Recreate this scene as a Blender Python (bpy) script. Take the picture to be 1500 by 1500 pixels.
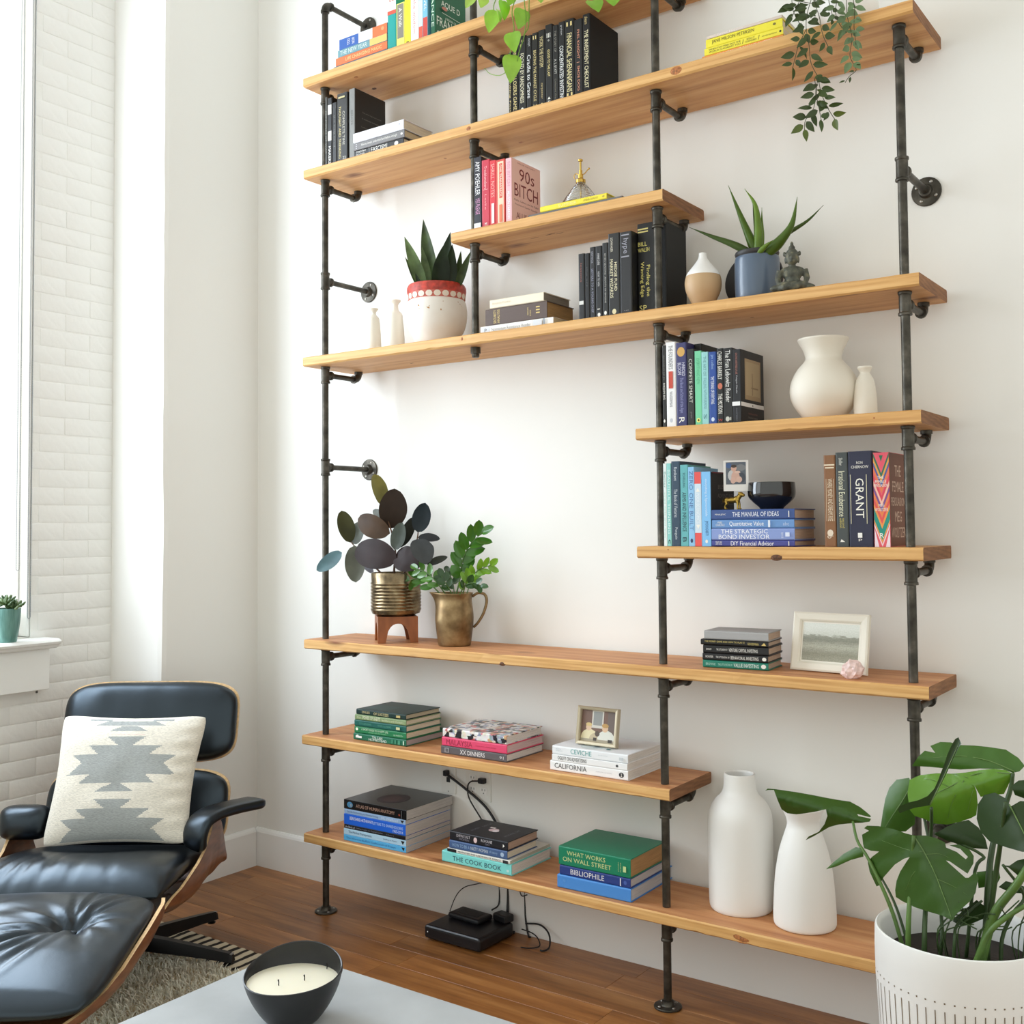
import bpy, bmesh, math, random
from mathutils import Vector, Matrix, noise
for _o in list(bpy.data.objects): bpy.data.objects.remove(_o)
random.seed(7)
SC = bpy.context.scene
COL = SC.collection
PI = math.pi

# ---------------------------------------------------------------- camera
CAM = Vector((2.842, -3.0146, 1.3663)); YAW, PITCH, ROLL = .6155, .0396, -.0082
FPX, PPX, PPY = 1581.34, 765.1, 709.4
_r0 = Vector((math.cos(YAW), math.sin(YAW), 0))
FWD = Vector((-math.sin(YAW)*math.cos(PITCH), math.cos(YAW)*math.cos(PITCH), math.sin(PITCH)))
_u0 = _r0.cross(FWD)
RGT = _r0*math.cos(ROLL) + _u0*math.sin(ROLL)
UPV = -_r0*math.sin(ROLL) + _u0*math.cos(ROLL)
cam = bpy.data.cameras.new('camera'); cam_o = bpy.data.objects.new('camera', cam); COL.objects.link(cam_o)
_m = Matrix((RGT, UPV, -FWD)).transposed().to_4x4(); _m.translation = CAM
cam_o.matrix_world = _m
cam.sensor_width = 36; cam.lens = FPX/1500*36
cam.shift_x = -(PPX-750)/1500; cam.shift_y = (PPY-750)/1500
cam.clip_start = .05
SC.camera = cam_o

# ---------------------------------------------------------------- world, lights, exposure
world = bpy.data.worlds.new('world'); SC.world = world; world.use_nodes = True
wb = world.node_tree.nodes['Background']
wb.inputs[0].default_value = (.97, 1, .94, 1); wb.inputs[1].default_value = 1.0
def area(name, loc, rot, sx, sy, power, col):
    l = bpy.data.lights.new(name, 'AREA'); l.shape = 'RECTANGLE'; l.size = sx; l.size_y = sy
    l.energy = power; l.color = col
    o = bpy.data.objects.new(name, l); COL.objects.link(o); o.location = loc; o.rotation_euler = rot
    return o
# daylight entering by the window beside the chair and by an added, unseen window further along
area('window_daylight', (-.955, -1.36, 2.25), (0, -PI/2, 0), 2.4, .98, 54, (.76, .87, 1))
area('sky_light', (-1.5, -1.4, 2.3), (0, -PI/2, 0), 3.0, 1.6, 70, (1, .99, .98))
area('window_daylight', (-.955, -3.3, 2.2), (0, -PI/2, 0), 2.6, 1.9, 20, (.80, .92, 1))  # lamp of the added window, kept for highlights on the leather
SC.view_settings.view_transform = 'Standard'; SC.view_settings.look = 'None'
SC.view_settings.gamma = 1; SC.view_settings.use_curve_mapping = False
SC.view_settings.exposure = .24

# ---------------------------------------------------------------- helpers
def lin(c):
    return tuple((x/12.92 if x <= .04045 else ((x+.055)/1.055)**2.4) for x in (v/255 for v in c[:3])) + (1,)
_mats = {}
def M(col, rough=.5, metal=0, key=None, bump=0, bscale=200, spec=.5, var=0, vscale=8, coat=0, trans=0, sheen=0):
    k = key or (tuple(col), rough, metal, bump, bscale, spec, var, vscale, coat, trans, sheen)
    if k in _mats: return _mats[k]
    m = bpy.data.materials.new('paint'); m.use_nodes = True; nt = m.node_tree
    b = nt.nodes['Principled BSDF']
    b.inputs['Base Color'].default_value = lin(col); b.inputs['Roughness'].default_value = rough
    b.inputs['Metallic'].default_value = metal; b.inputs['Specular IOR Level'].default_value = spec
    b.inputs['Coat Weight'].default_value = coat; b.inputs['Sheen Weight'].default_value = sheen
    b.inputs['Transmission Weight'].default_value = trans
    if bump or var:
        tc = nt.nodes.new('ShaderNodeTexCoord')
    if bump:
        n = nt.nodes.new('ShaderNodeTexNoise'); n.inputs['Scale'].default_value = bscale; n.inputs['Detail'].default_value = 5
        nt.links.new(tc.outputs['Object'], n.inputs['Vector'])
        bp = nt.nodes.new('ShaderNodeBump'); bp.inputs['Strength'].default_value = bump; bp.inputs['Distance'].default_value = .004
        nt.links.new(n.outputs['Fac'], bp.inputs['Height']); nt.links.new(bp.outputs['Normal'], b.inputs['Normal'])
    if var:
        n2 = nt.nodes.new('ShaderNodeTexNoise'); n2.inputs['Scale'].default_value = vscale; n2.inputs['Detail'].default_value = 6
        nt.links.new(tc.outputs['Object'], n2.inputs['Vector'])
        r = nt.nodes.new('ShaderNodeValToRGB')
        a, bb = lin([max(0, v*(1-var)) for v in col]), lin([min(255, v*(1+var)) for v in col])
        r.color_ramp.elements[0].color = a; r.color_ramp.elements[1].color = bb
        r.color_ramp.elements[0].position = .3; r.color_ramp.elements[1].position = .7
        nt.links.new(n2.outputs['Fac'], r.inputs['Fac']); nt.links.new(r.outputs['Color'], b.inputs['Base Color'])
    _mats[k] = m
    return m

def link(name, me, mats, parent=None, smooth=False, matrix=None):
    o = bpy.data.objects.new(name, me); COL.objects.link(o)
    if not isinstance(mats, (list, tuple)): mats = [mats]
    if not me.materials:
        for x in mats: me.materials.append(x)
    if smooth:
        me.polygons.foreach_set('use_smooth', [True]*len(me.polygons))
    if parent: o.parent = parent
    if matrix is not None: o.matrix_local = matrix
    return o
def mesh(V, F, mi=None):
    me = bpy.data.meshes.new('mesh'); me.from_pydata([tuple(v) for v in V], [], F)
    if mi: me.polygons.foreach_set('material_index', mi)
    me.update(); return me
def frombm(bm, autos=None):
    me = bpy.data.meshes.new('mesh'); bmesh.ops.recalc_face_normals(bm, faces=bm.faces); bm.to_mesh(me); bm.free(); return me
def obj(name, bm, mats, parent=None, smooth=False, sharp=None):
    me = frombm(bm); o = link(name, me, mats, parent, smooth)
    if smooth and sharp: me.set_sharp_from_angle(angle=math.radians(sharp))
    return o
def tag(o, label, cat, group=None):
    o['label'] = label; o['category'] = cat
    if group: o['group'] = group
    return o
def struct(o):
    o['kind'] = 'structure'; return o
def thing(name, label, cat, loc=(0, 0, 0), rotz=0, group=None):
    o = bpy.data.objects.new(name, None); COL.objects.link(o); o.empty_display_size = .05
    o.location = loc; o.rotation_euler = (0, 0, rotz)
    return tag(o, label, cat, group)
def inv(o, p):   # world point to the local frame of a top-level thing (rotation about z only)
    a = -o.rotation_euler[2]; d = Vector(p)-Vector(o.location)
    return Vector((d.x*math.cos(a)-d.y*math.sin(a), d.x*math.sin(a)+d.y*math.cos(a), d.z))
def box(bm, c, s, bev=0, seg=1, mi=0, mat=None):
    r = bmesh.ops.create_cube(bm, size=1)
    vs = r['verts']
    for v in vs: v.co = Vector((v.co.x*s[0], v.co.y*s[1], v.co.z*s[2]))
    if bev:
        es = list({e for v in vs for e in v.link_edges})
        rr = bmesh.ops.bevel(bm, geom=es, offset=bev, segments=seg, affect='EDGES', profile=.5)
        vs = list(set(rr['verts']) | {v for v in vs if v.is_valid})
    fs = {f for v in vs for f in v.link_faces}
    for f in fs: f.material_index = mi
    T = Matrix.Translation(Vector(c))
    if mat is not None: T = T @ mat
    bmesh.ops.transform(bm, matrix=T, verts=list({v for f in fs for v in f.verts}))
    return fs
def lathe(bm, prof, seg=32, c=(0, 0, 0), mi=0, mat=None):
    """prof: list of (r, z) from bottom to top, closed at r=0 ends"""
    c = Vector(c); rings = []
    T = mat or Matrix.Identity(4)
    for r, z in prof:
        if r < 1e-6: rings.append([bm.verts.new(T @ Vector((0, 0, z)) + c)])
        else: rings.append([bm.verts.new(T @ Vector((r*math.cos(2*PI*k/seg), r*math.sin(2*PI*k/seg), z)) + c) for k in range(seg)])
    for a, b in zip(rings, rings[1:]):
        for k in range(seg):
            k2 = (k+1) % seg
            if len(a) == 1 and len(b) == 1: break
            if len(a) == 1: f = bm.faces.new((a[0], b[k], b[k2]))
            elif len(b) == 1: f = bm.faces.new((a[k], a[k2], b[0]))
            else: f = bm.faces.new((a[k], a[k2], b[k2], b[k]))
            f.material_index = mi
    for rg in (rings[0], rings[-1]):
        if len(rg) > 1: bm.faces.new(rg).material_index = mi
def smoothpath(P, n=6):
    """Catmull-Rom through points (tuples of any length)"""
    P = [Vector(p) for p in P]
    if len(P) < 3: return P
    Q = [P[0]*2-P[1]] + P + [P[-1]*2-P[-2]]; out = []
    for i in range(1, len(Q)-2):
        for k in range(n):
            t = k/n; a, b, c, d = Q[i-1], Q[i], Q[i+1], Q[i+2]
            out.append(.5*((2*b)+(c-a)*t+(2*a-5*b+4*c-d)*t*t+(3*b-3*c+d-a)*t**3))
    out.append(P[-1]); return out
def tube(bm, P, r, seg=8, mi=0, cap=True):
    P = [Vector(p) for p in P]; n = len(P)
    R = r if isinstance(r, (list, tuple)) else [r]*n
    t0 = (P[1]-P[0]).normalized(); u = t0.orthogonal().normalized(); rings = []
    for i in range(n):
        t = (P[min(i+1, n-1)]-P[max(i-1, 0)])
        if t.length < 1e-9: t = t0
        t.normalize(); u = (u - t*u.dot(t))
        u = u.normalized() if u.length > 1e-6 else t.orthogonal().normalized()
        w = t.cross(u)
        rings.append([bm.verts.new(P[i]+(u*math.cos(2*PI*k/seg)+w*math.sin(2*PI*k/seg))*R[i]) for k in range(seg)])
    for a, b in zip(rings, rings[1:]):
        for k in range(seg):
            bm.faces.new((a[k], a[(k+1) % seg], b[(k+1) % seg], b[k])).material_index = mi
    if cap:
        bm.faces.new(rings[0][::-1]).material_index = mi; bm.faces.new(rings[-1]).material_index = mi
def cyl(bm, a, b, r, seg=16, mi=0): tube(bm, [a, b], r, seg, mi)
def at(u, v, y):
    """the point of the plane y = const seen at image point (u, v): used to read measured positions"""
    d = FWD + RGT*((u-PPX)/FPX) - UPV*((v-PPY)/FPX)
    return CAM + d*((y-CAM.y)/d.y)
def scale_at(p): return (Vector(p)-CAM).dot(FWD)/FPX    # metres per image pixel there
def grid(fn, nu, nv, closed_u=False):
    """faces from fn(i/nu, j/nv)"""
    V = [fn(i/nu, j/nv) for j in range(nv+1) for i in range(nu+1)]; F = []
    for j in range(nv):
        for i in range(nu):
            a = j*(nu+1)+i; F.append((a, a+1, a+nu+2, a+nu+1))
    return V, F
def nz(x, y=0, z=0): return noise.noise(Vector((x, y, z)))

# lettering ------------------------------------------------------
_glyph = {}
def glyphs(s):
    if s in _glyph: return _glyph[s]
    cu = bpy.data.curves.new('t', 'FONT'); cu.body = s; cu.resolution_u = 2; cu.align_x = 'LEFT'
    o = bpy.data.objects.new('t', cu); COL.objects.link(o)
    me = bpy.data.meshes.new_from_object(o)
    V = [(v.co.x, v.co.y) for v in me.vertices]; F = [tuple(p.vertices) for p in me.polygons]
    bpy.data.objects.remove(o); bpy.data.curves.remove(cu); bpy.data.meshes.remove(me)
    if not V: V = [(0, 0)]
    x0, x1 = min(v[0] for v in V), max(v[0] for v in V); y0, y1 = min(v[1] for v in V), max(v[1] for v in V)
    _glyph[s] = ([((x-(x0+x1)/2)/max(x1-x0, 1e-6), (y-(y0+y1)/2)/max(y1-y0, 1e-6)) for x, y in V], F)
    return _glyph[s]
class Print:
    """flat print: lettering and patches, collected into one mesh"""
    def __init__(s): s.V = []; s.F = []; s.I = []; s.mats = []
    def mi(s, m):
        if m not in s.mats: s.mats.append(m)
        return s.mats.index(m)
    def poly(s, pts, m, faces=None):
        n = len(s.V); s.V += [Vector(p) for p in pts]
        for f in (faces or [tuple(range(len(pts)))]):
            s.F.append(tuple(n+k for k in f)); s.I.append(s.mi(m))
    def text(s, t, c, d, u, W, H, m):
        g, F = glyphs(t); c, d, u = Vector(c), Vector(d), Vector(u)
        s.poly([c+d*(x*W)+u*(y*H) for x, y in g], m, F)
    def rect(s, c, d, u, W, H, m):
        c, d, u = Vector(c), Vector(d)*W/2, Vector(u)*H/2
        s.poly([c-d-u, c+d-u, c+d+u, c-d+u], m)
    def disc(s, c, d, u, W, H, m, n=14):
        c, d, u = Vector(c), Vector(d)*W/2, Vector(u)*H/2
        s.poly([c+d*math.cos(2*PI*k/n)+u*math.sin(2*PI*k/n) for k in range(n)], m)
    def build(s, name, parent, T=None):
        if not s.F: return None
        if T is not None: s.V = [T @ v for v in s.V]
        return link(name, mesh(s.V, s.F, s.I), s.mats, parent)

# node materials -------------------------------------------------
def nodes(name):
    m = bpy.data.materials.new(name); m.use_nodes = True; nt = m.node_tree
    def N(t, **kw):
        n = nt.nodes.new('ShaderNode'+t)
        for k, v in kw.items():
            if k in n.inputs: n.inputs[k].default_value = v
            else: setattr(n, k, v)
        return n
    return m, nt, nt.nodes['Principled BSDF'], N, nt.links.new
def ramp(N, stops):
    r = N('ValToRGB'); e = r.color_ramp.elements
    while len(e) < len(stops): e.new(.5)
    for x, (p, c) in zip(e, stops): x.position = p; x.color = lin(c)
    return r
def wood(name, stops, scale=(1, 9, 9), rough=.55, seed=0, knots=True, ring=1, objrand=False, bump=.15):
    m, nt, b, N, L = nodes(name)
    tc = N('TexCoord'); mp = N('Mapping'); mp.inputs['Scale'].default_value = scale
    mp.inputs['Location'].default_value = (seed*3.7, seed*1.3, seed*2.1)
    L(tc.outputs['Object'], mp.inputs['Vector'])
    vec = mp.outputs['Vector']
    if objrand:
        oi = N('ObjectInfo'); ad = N('VectorMath', operation='ADD'); sc = N('Math', operation='MULTIPLY'); sc.inputs[1].default_value = 37.
        L(oi.outputs['Random'], sc.inputs[0]); L(vec, ad.inputs[0]); L(sc.outputs[0], ad.inputs[1]); vec = ad.outputs[0]
    n1 = N('TexNoise'); n1.inputs['Scale'].default_value = 1.1; n1.inputs['Detail'].default_value = 3; n1.inputs['Distortion'].default_value = .6
    L(vec, n1.inputs['Vector'])
    w = N('TexWave', wave_type='BANDS', bands_direction='DIAGONAL'); w.inputs['Scale'].default_value = 1.4*ring
    w.inputs['Distortion'].default_value = 6; w.inputs['Detail'].default_value = 2; w.inputs['Detail Scale'].default_value = .8
    L(vec, w.inputs['Vector'])
    n2 = N('TexNoise'); n2.inputs['Scale'].default_value = 7; n2.inputs['Detail'].default_value = 6; L(vec, n2.inputs['Vector'])
    mx = N('Mix', data_type='FLOAT'); mx.inputs[0].default_value = .22; L(n1.outputs['Fac'], mx.inputs[2]); L(w.outputs['Fac'], mx.inputs[3])
    mx2 = N('Mix', data_type='FLOAT'); mx2.inputs[0].default_value = .45; L(mx.outputs[0], mx2.inputs[2]); L(n2.outputs['Fac'], mx2.inputs[3])
    r = ramp(N, stops); L(mx2.outputs[0], r.inputs['Fac']); col = r.outputs['Color']
    if knots:
        mk = N('Mapping'); mk.inputs['Scale'].default_value = (2.3, 5., 5.); mk.inputs['Location'].default_value = (seed*1.9, seed*.7, seed*.33)
        L(tc.outputs['Object'], mk.inputs['Vector'])
        v = N('TexVoronoi'); v.inputs['Scale'].default_value = 1.; L(mk.outputs['Vector'], v.inputs['Vector'])
        nn = N('Math', operation='MULTIPLY_ADD'); nn.inputs[1].default_value = .12; L(n2.outputs['Fac'], nn.inputs[0]); L(v.outputs['Distance'], nn.inputs[2])
        kr = N('ValToRGB'); e = kr.color_ramp.elements; e[0].position = .1; e[0].color = (1, 1, 1, 1); e[1].position = .2; e[1].color = (0, 0, 0, 1)
        L(nn.outputs[0], kr.inputs['Fac'])
        km = N('Mix', data_type='RGBA'); L(kr.outputs['Color'], km.inputs[0]); L(col, km.inputs[6]); km.inputs[7].default_value = lin((122, 70, 34)); col = km.outputs[2]
    if objrand:
        hs = N('HueSaturation'); mr = N('MapRange'); mr.inputs[3].default_value = .78; mr.inputs[4].default_value = 1.14
        L(oi.outputs['Random'], mr.inputs[0]); L(mr.outputs[0], hs.inputs['Value']); L(col, hs.inputs['Color']); col = hs.outputs['Color']
    L(col, b.inputs['Base Color']); b.inputs['Roughness'].default_value = rough
    bp = N('Bump'); bp.inputs['Strength'].default_value = bump; bp.inputs['Distance'].default_value = .002
    L(mx2.outputs[0], bp.inputs['Height']); L(bp.outputs['Normal'], b.inputs['Normal'])
    return m
# ---------------------------------------------------------------- room shell
plaster = M((240, 239, 234), .75, bump=.18, bscale=9, key='plaster')
white_trim = M((244, 244, 241), .45, key='trim')
mortar = M((240, 239, 234), .8, bump=.5, bscale=60, key='mortar')
def slab(name, lo, hi, m, bev=0, parent=None):
    bm = bmesh.new(); lo, hi = Vector(lo), Vector(hi)
    box(bm, (lo+hi)/2, hi-lo, bev); return obj(name, bm, m, parent)
floor_wood = wood('floor_wood', [(.28, (112, 68, 32)), (.5, (148, 95, 48)), (.72, (178, 124, 70))], (1.1, 12, 8), .36, 3, False, .4, True, .05)
fl = struct(slab('floor', (-1.3, -5.2, -.06), (4.4, .2, -.012), M((60, 32, 16), .6)))
# boards of the floor, laid along the shelf wall: their edges are bevelled so the joints show
PLW = .112
def plank_mesh(L):
    bm = bmesh.new(); box(bm, (0, 0, -.006), (L-.0006, PLW-.0006, .012), .0006); return frombm(bm)
_pl = {}
row = 0; y = .0
while y > -1.62:
    x = -.98 - random.random()*.7
    while x < 3.0:
        L = random.choice((.72, .95, 1.2, 1.45))
        if L not in _pl: _pl[L] = plank_mesh(L)
        if x + L > -.98:
            o = link('plank', _pl[L], floor_wood, fl); o.location = (x+L/2, y-PLW/2, 0)
        x += L
    y -= PLW; row += 1
Lb = 1.9
big = None
while y > -5.1:
    x = -1.0 - random.random()*.8
    while x < 4.2:
        if big is None:
            bm = bmesh.new(); box(bm, (0, 0, -.006), (Lb-.0006, .2115-.0006, .012), .0006); big = frombm(bm)
        o = link('plank', big, floor_wood, fl); o.location = (x+Lb/2, y-.2115/2, 0); x += Lb
    y -= .2115
struct(slab('wall_back', (-1.2, 0, -.02), (4.4, .12, 4.1), plaster))
struct(slab('ceiling', (-1.3, -5.2, 4.0), (4.4, .2, 4.08), M((240, 239, 235), .8)))
# left wall: a plastered pier by the corner, then painted brick with the windows
bm = bmesh.new()
N_ = 40
def pier(u, v):
    z = v*4.0
    e = .006*nz(z*2.3, 1)+.003*nz(z*9, 5)
    return Vector((-.632, -.464+e, z)) if u > .5 else Vector((-.632, 0, z))
# pier body: uneven plaster corner, slightly rounded
rings = []
for k in range(N_+1):
    z = -.02+k*4.02/N_; e = .007*nz(z*1.9, 1)+.003*nz(z*7, 5); e2 = .004*nz(z*3, 9)
    rings.append([bm.verts.new(p) for p in ((-.632, .0, z), (-.632+e2*.3, -.44+e, z), (-.638, -.457+e, z), (-.655, -.463+e, z), (-.80, -.464+e2, z), (-.96, -.464, z), (-.96, .0, z))])
for a, b in zip(rings, rings[1:]):
    for k in range(len(a)):
        bm.faces.new((a[k], a[(k+1) % 7], b[(k+1) % 7], b[k]))
bm.faces.new(rings[0]); bm.faces.new(rings[-1])
struct(obj('wall_left_pier', bm, plaster))
bm = bmesh.new()
XB = -.952
W1 = (-1.86, -.80); W2 = (-4.3, -2.3); WZ0, WZ1 = .975, 3.55
box(bm, (XB-.10, (-.464-.80)/2, 2.0), (.20, .336, 4.04))
box(bm, (XB-.10, (W1[0]+W1[1])/2, WZ0/2-.01), (.20, W1[1]-W1[0], WZ0+.02))
box(bm, (XB-.10, (W1[0]+W1[1])/2, (WZ1+4.0)/2), (.20, W1[1]-W1[0], 4.0-WZ1))
box(bm, (XB-.10, (W1[0]+W2[1])/2, 2.0), (.20, W1[0]-W2[1], 4.04))
box(bm, (XB-.10, (W2[0]+W2[1])/2, WZ0/2-.01), (.20, W2[1]-W2[0], WZ0+.02))
box(bm, (XB-.10, (W2[0]+W2[1])/2, (WZ1+4.0)/2), (.20, W2[1]-W2[0], 4.0-WZ1))
box(bm, (XB-.10, (W2[0]-5.2)/2, 2.0), (.20, W2[0]+5.2, 4.04))
wl = struct(obj('wall_left', bm, mortar))
# painted bricks, each proud of its joint; paint bridges the joints so they are shallow
BH, BL_ = .0665, .205
_bk = []
brickpaint = M((241, 240, 236), .7, bump=.55, bscale=38, key='brick')
def brick_mesh(L, seed):
    bm = bmesh.new(); box(bm, (0, 0, 0), (.008, L, BH-.0026), .0030, 2)
    for v in bm.verts: v.co += Vector((nz(v.co.y*20, v.co.z*30, seed)*.0012, 0, nz(v.co.y*16, seed, 3)*.0016))
    return frombm(bm)
_bm_cache = {}
def put_brick(yc, z, L):
    s = random.randint(0, 3); k = (round(L, 3), s)
    if k not in _bm_cache: _bm_cache[k] = brick_mesh(L, s*7.7)
    o = link('brick', _bm_cache[k], brickpaint, wl, True)
    o.location = (XB+.0005+random.uniform(-.0034, -.0024), yc, z+random.uniform(-.001, .001)); o.rotation_euler = (random.uniform(-.006, .006), random.uniform(-.008, .008), 0)
nrow = int(3.98/BH)
for k in range(nrow):
    z = .033+k*BH; off = (k % 2)*BL_/2; ylim = -1.86 if z < WZ0-.02 else -.80
    y = -.466+off*0
    first = BL_/2 if k % 2 else BL_
    y1 = y
    while y1 > ylim+.02:
        L = first if y1 == y else BL_
        y2 = max(y1-L, ylim)
        if y1-y2 > .03: put_brick((y1+y2)/2, z, y1-y2-.0016)
        y1 = y2
# baseboards
def board_profile(name, p0, p1, out, h=.14, t=.014):
    bm = bmesh.new(); p0, p1, out = Vector(p0), Vector(p1), Vector(out)
    pr = [(0, 0), (t, 0), (t, h-.016), (t*.75, h-.008), (t*.45, h-.003), (t*.3, h), (0, h)]
    A = [bm.verts.new(p0+out*a+Vector((0, 0, b))) for a, b in pr]; B = [bm.verts.new(p1+out*a+Vector((0, 0, b))) for a, b in pr]
    for k in range(len(pr)): bm.faces.new((A[k], A[(k+1) % len(pr)], B[(k+1) % len(pr)], B[k]))
    bm.faces.new(A); bm.faces.new(B)
    return struct(obj(name, bm, white_trim))
board_profile('baseboard_back', (-.632, 0, .0), (4.3, 0, .0), (0, -1, 0), .152)
board_profile('baseboard_left', (-.632, -.016, .0), (-.632, -.466, .0), (1, 0, 0), .152)
# the window: casing, stool with moulded edge, apron, sash, panes, roller blind
win = struct(thing('window_1', '', ''))
for k_ in ('label', 'category'): del win[k_]
def wbox(name, lo, hi, m=white_trim, bev=.003, parent=win): return slab(name, lo, hi, m, bev, parent)
ya, yb = W1[1], W1[0]
wbox('casing', (XB-.001, yb-.05, WZ0+.002), (XB+.016, yb+.005, WZ1+.03))
wbox('casing', (XB-.001, yb+.006, WZ1-.005), (XB+.016, ya-.006, WZ1+.05))
wbox('jamb', (XB-.19, ya-.012, WZ0+.002), (XB-.002, ya-.001, WZ1-.006))
wbox('jamb', (XB-.19, yb+.001, WZ0+.002), (XB-.002, yb+.012, WZ1-.006))
wbox('stop_bead', (XB-.075, ya-.020, WZ0+.004), (XB-.055, ya-.013, WZ1-.008))
wbox('sash_frame', (XB-.155, ya-.060, WZ0+.004), (XB-.125, ya-.013, WZ1-.008))
wbox('sash_frame', (XB-.155, yb+.013, WZ0+.004), (XB-.125, yb+.06, WZ1-.008))
wbox('sash_rail', (XB-.155, yb+.061, WZ0+.004), (XB-.125, ya-.061, WZ0+.07))
wbox('sash_rail', (XB-.155, yb+.061, WZ1-.07), (XB-.125, ya-.061, WZ1-.008))
gl, nt, b, N, L = nodes('window_glass')
tp = N('BsdfTransparent'); gs = N('BsdfGlossy'); gs.inputs['Roughness'].default_value = .02; fz = N('Fresnel'); fz.inputs['IOR'].default_value = 1.45; mxs = N('MixShader')
L(fz.outputs[0], mxs.inputs[0]); L(tp.outputs[0], mxs.inputs[1]); L(gs.outputs[0], mxs.inputs[2]); L(mxs.outputs[0], nt.nodes['Material Output'].inputs['Surface'])
wbox('pane', (XB-.143, yb+.061, WZ0+.071), (XB-.138, ya-.061, WZ1-.071), gl, 0)
# stool (inside sill) with nosing
bm = bmesh.new()
pr = [(-.10, .0), (.095, .0), (.108, -.003), (.114, -.010), (.110, -.018), (.098, -.024), (.092, -.032), (.080, -.036), (-.10, -.036)]
ends = []
for yy in (-.745, -2.0): ends.append([bm.verts.new((XB+a, yy, .972+b)) for a, b in pr])
for k in range(len(pr)): bm.faces.new((ends[0][k], ends[0][(k+1) % len(pr)], ends[1][(k+1) % len(pr)], ends[1][k]))
bm.faces.new(ends[0]); bm.faces.new(ends[1])
obj('window_sill', bm, white_trim, win)
wbox('apron', (XB+.001, -1.95, .785), (XB+.058, -.757, .934), bev=.002)
bm = bmesh.new(); cyl(bm, (XB+.03, -.79, .772), (XB+.03, -.79, .786), .004, 8); obj('hook', bm, M((90, 88, 84), .4), win)
bl_m, nt, b, N, L = nodes('blind_cloth')
b.inputs['Base Color'].default_value = (.9, .9, .89, 1); b.inputs['Roughness'].default_value = .9
b.inputs['Transmission Weight'].default_value = 0
tr = N('BsdfTranslucent'); tr.inputs[0].default_value = (.92, .93, .92, 1); mxs = N('MixShader'); mxs.inputs[0].default_value = .6
out = nt.nodes['Material Output']; L(b.outputs[0], mxs.inputs[1]); L(tr.outputs[0], mxs.inputs[2]); L(mxs.outputs[0], out.inputs['Surface'])
wbox('blind_cloth', (XB-.012, yb+.03, 1.02), (XB-.0105, -.851, WZ1-.02), bl_m, 0)
bm = bmesh.new(); cyl(bm, (XB-.0115, yb+.03, 1.012), (XB-.0115, -.851, 1.012), .007, 10); obj('blind_rail', bm, white_trim, win)
bm = bmesh.new(); cyl(bm, (XB-.030, yb+.02, WZ1-.03), (XB-.030, ya-.022, WZ1-.03), .02, 14); obj('blind_roller', bm, white_trim, win)
chainm = M((150, 154, 160), .4)
for yc, zb in ((-.853, 1.222), (-.808, 1.045)):
    bm = bmesh.new()
    P = [(XB+.004+.0, yc+.0055, WZ1-.05), (XB+.004, yc+.0055, zb+.006), (XB+.004, yc+.003, zb+.001), (XB+.004, yc, zb), (XB+.004, yc-.003, zb+.001), (XB+.004, yc-.0055, zb+.006), (XB+.004, yc-.0055, WZ1-.05)]
    for a in (0, 6):
        pass
    tube(bm, P, .0011, 6)
    o = obj('blind_chain', bm, chainm, win)
    # beads of the chain, joined as one
    bm = bmesh.new()
    z = zb+.006
    while z < 2.0:
        for s in (-1, 1): bmesh.ops.create_icosphere(bm, subdivisions=1, radius=.0019, matrix=Matrix.Translation((XB+.004, yc+s*.0055, z)))
        z += .0065
    bo = obj('bead', bm, chainm, o); bo['kind'] = 'stuff'
# a second, unseen window added to this wall for more daylight
win2 = struct(thing('added_window', '', ''))
for k_ in ('label', 'category'): del win2[k_]
for lo, hi in (((XB-.08, W2[1]-.06, WZ0), (XB-.04, W2[1], WZ1)), ((XB-.08, W2[0], WZ0), (XB-.04, W2[0]+.06, WZ1)), ((XB-.08, -3.33, WZ0+.061), (XB-.04, -3.27, WZ1-.061)), ((XB-.08, W2[0]+.061, WZ0), (XB-.04, W2[1]-.061, WZ0+.06)), ((XB-.08, W2[0]+.061, WZ1-.06), (XB-.04, W2[1]-.061, WZ1))):
    wbox('sash_frame', lo, hi, parent=win2)
# ---------------------------------------------------------------- shelf boards
SZ = dict(A=3.0196, B=2.6778, C=2.3318, D=1.9894, E=1.6479, F=1.308, G=.9693, H=.6275, I=.281)
SX = dict(A=(-.0582, 1.43), B=(-.0563, 2.1182), C=(.6344, 1.4117), D=(-.0603, 2.1181), E=(1.3146, 2.1157), F=(1.3143, 2.1134), G=(-.0544, 2.119), H=(-.0649, 1.4081), I=(-.0554, 2.118))
TH = .0337; YF, YBK = -.286, -.016
POLES = dict(P1=0, P2=.6914, P3=1.3661, P4=2.0681); PY = -.2318
blab = dict(A='topmost wooden board running out of the top of the photo', B='long upper board carrying the row of black books and the trailing plant', C='short wooden board carrying the red and pink books and the glass mister',
 D='long wooden board carrying the aloe and the snake plant', E='short board on the right carrying two cream vases', F='short board with a dark knot hole, carrying the blue books and the bowl',
 G='long board at waist height carrying the rubber plant and the white photo frame', H='short low board with three stacks of books, in front of the wall sockets', I='lowest board, carrying stacked books and two tall white vases')
WOOD = [(.25, (176, 116, 66)), (.45, (202, 146, 90)), (.6, (214, 162, 106)), (.8, (224, 178, 124))]
FRONT = [(.25, (184, 128, 70)), (.45, (212, 162, 98)), (.6, (224, 178, 114)), (.8, (232, 194, 138))]
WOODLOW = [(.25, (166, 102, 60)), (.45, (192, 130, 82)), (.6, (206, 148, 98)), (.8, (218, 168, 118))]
endm = wood('end_grain', [(.3, (104, 66, 38)), (.6, (140, 94, 58)), (.8, (160, 112, 72))], (8, 4, 30), .7, 2, False)
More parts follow.
